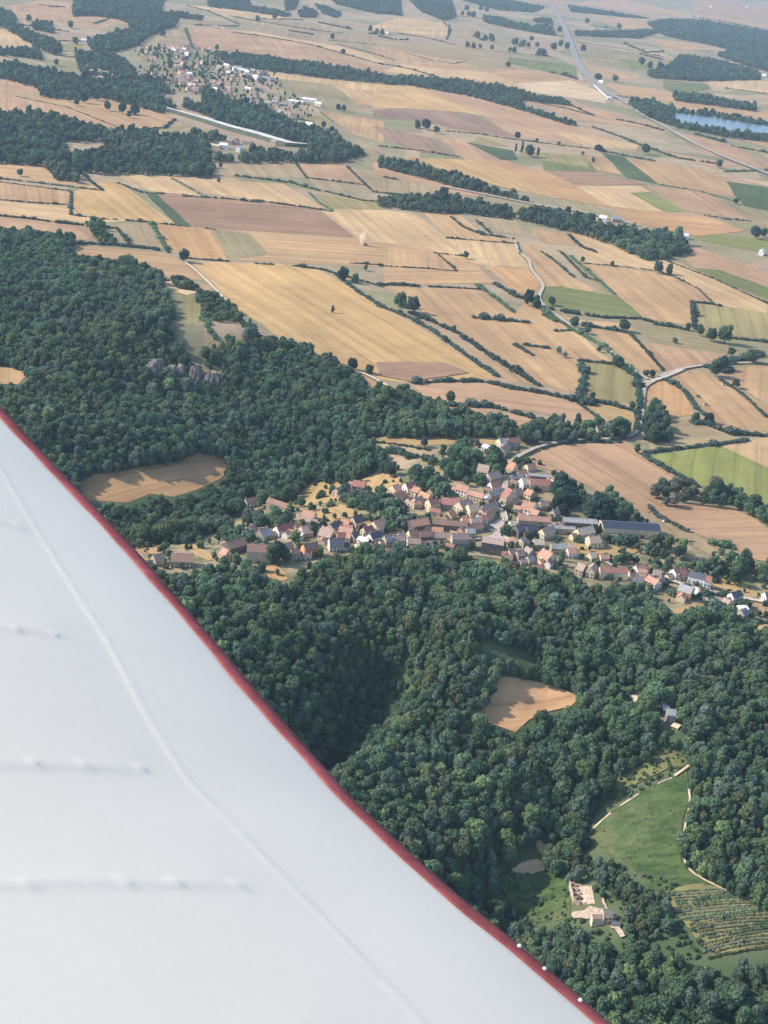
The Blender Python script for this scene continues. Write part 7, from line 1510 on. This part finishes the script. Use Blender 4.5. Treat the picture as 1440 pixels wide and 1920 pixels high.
me = mesh('skin', VV - W0[None], [np.concatenate([q] + [qb] + side)], M_WINGP, smooth=True)
ob('skin', fixn(me), wing)
# red edge strip: a padded band lying over the edge of the skin
M_RED = worn('red_edge_tape', (.25, .068, .072), 9.0, .25, .85, .08)
def skin_z(c):
    return -0.085 * math.exp(-c / 0.32) - 0.006 * math.exp(-(c / .02) ** 2)
SV = []; k = 18
for i in range(n):
    in2 = np.array([-ed[i, 1], ed[i, 0]])
    if in2 @ inw < 0:
        in2 = -in2
    wid = .039 * (1 + .07 * math.sin(i * .11) + .035 * math.sin(i * .37))
    for j in range(k):
        if j < 11:
            c = -.006 + (wid + .006) * j / 10; v = skin_z(max(c, 0)) + .0025 + .0055 * math.sin(math.pi * (j + .6) / 11) - (.012 if j == 0 else 0)
        else:
            c = wid - (wid + .004) * (j - 10) / 8; v = skin_z(max(c, 0)) - .006 - (.010 if j > 15 else 0)
        p = WA * (EX[i] + in2[0] * c) + WB * (EY[i] + in2[1] * c) + WN * v
        SV.append(p)
SF = []
for i in range(n - 1):
    for j in range(k):
        SF.append((i * k + j, i * k + (j + 1) % k, (i + 1) * k + (j + 1) % k, (i + 1) * k + j))
ob('edge_strip', fixn(mesh('edge_strip', SV, SF, M_RED, smooth=True)), wing)
for (x, y) in [(975, 1775), (1022, 1818), (1089, 1877)]:
    W0 = W0 - WN * .078; c = onwing([(x - 3, y + 3)])[0]; W0 = W0 + WN * .078; V, F = ICO[2]
    b = MB(); b.add([(v[0] * .0036, v[1] * .0036, v[2] * .003 + .001) for v in V], [tuple(f) for f in F]); b.tube([(0, 0, -.012), (0, 0, .001)], [.0022, .0022], 8); b.box(-.011, .001, -.0022, .0022, -.003, -.0005)
    ob('clip', b.mesh('clip', M_WALL['white'], smooth=True), wing, loc=tuple(WA * c[0] + WB * c[1] - WN * .074 + (EYE - W0) / np.linalg.norm(EYE - W0) * 0))
tag(wing, 'white fabric covered aircraft wing with a red edge', 'wing', None, (400, 1500))

# ------------------------------------------------------------------ light, sky, air
SUN_EL, SUN_AZ = 36.0, -85.0     # degrees above the horizon; clockwise from straight ahead
d = Vector((math.sin(R(SUN_AZ)) * math.cos(R(SUN_EL)), math.cos(R(SUN_AZ)) * math.cos(R(SUN_EL)), math.sin(R(SUN_EL))))
sl = bpy.data.lights.new('sun', 'SUN'); sl.energy = 3.2; sl.angle = R(.53); sl.color = (1.0, .90, .76)
so = ob('sun', sl); so.rotation_euler = d.to_track_quat('Z', 'Y').to_euler(); so.location = (0, 0, 900)
w = bpy.data.worlds.new('World'); SC.world = w; w.use_nodes = True
nt = w.node_tree; nt.nodes.clear()
sky = nt.nodes.new('ShaderNodeTexSky'); sky.sky_type = 'NISHITA'; sky.sun_disc = False; sky.sun_elevation = R(SUN_EL); sky.sun_rotation = R(SUN_AZ % 360); sky.altitude = 600; sky.air_density = 1.0; sky.dust_density = 1.2; sky.ozone_density = 1.2
bg = nt.nodes.new('ShaderNodeBackground'); bg.inputs['Strength'].default_value = .15
wo = nt.nodes.new('ShaderNodeOutputWorld'); nt.links.new(sky.outputs[0], bg.inputs[0]); nt.links.new(bg.outputs[0], wo.inputs[0])
mt, nt, out = newmat('haze')
pv = N(nt, 'ShaderNodeVolumePrincipled'); pv.inputs['Color'].default_value = (.37, .50, .66, 1); pv.inputs['Density'].default_value = 4.5e-5; pv.inputs['Anisotropy'].default_value = 0.1
lk(nt, pv.outputs[0], out.inputs['Volume'])
b = MB(); b.box(-27500, 29500, -5500, 37500, float(GZ.min()) - 1.0, H + 40)
hz_ = ob('haze', fixn(b.mesh('haze', mt))); structure(hz_, 'thin blue summer haze over the plain', 'stuff')

# ------------------------------------------------------------------ labels that would be the same get their order from left to right
def nth(i, n):
    if n == 2:
        return ('left one', 'right one')[i]
    O = ['leftmost', '2nd from left', '3rd from left']
    if i == n - 1:
        return 'rightmost'
    return O[i] if i < len(O) else '%d%s from left' % (i + 1, {1: 'st', 2: 'nd', 3: 'rd'}.get((i + 1) % 10, 'th') if (i + 1) % 100 not in (11, 12, 13) else 'th')


same = {}
for o, l, p in REG:
    same.setdefault(l, []).append((o, p))
for l, it in same.items():
    if len(it) > 1:
        it.sort(key=lambda t: (t[1] or (0, 0))[0])
        for i, (o, p) in enumerate(it):
            o['label'] = '%s, %s' % (l, nth(i, len(it)))

vs = SC.view_settings; SC.display_settings.display_device = 'sRGB'; vs.view_transform = 'Standard'; vs.look = 'None'; vs.exposure = 1.05; vs.gamma = 1.0; vs.use_curve_mapping = False
cy = SC.cycles
cy.max_bounces = 6; cy.diffuse_bounces = 3; cy.glossy_bounces = 2; cy.transmission_bounces = 2; cy.volume_bounces = 2; cy.transparent_max_bounces = 4
cy.use_denoising = True
cy.caustics_reflective = False; cy.caustics_refractive = False
print('objects', len(SC.objects), 'trees', len([o for o in SC.objects if o.get('category') == 'tree']))
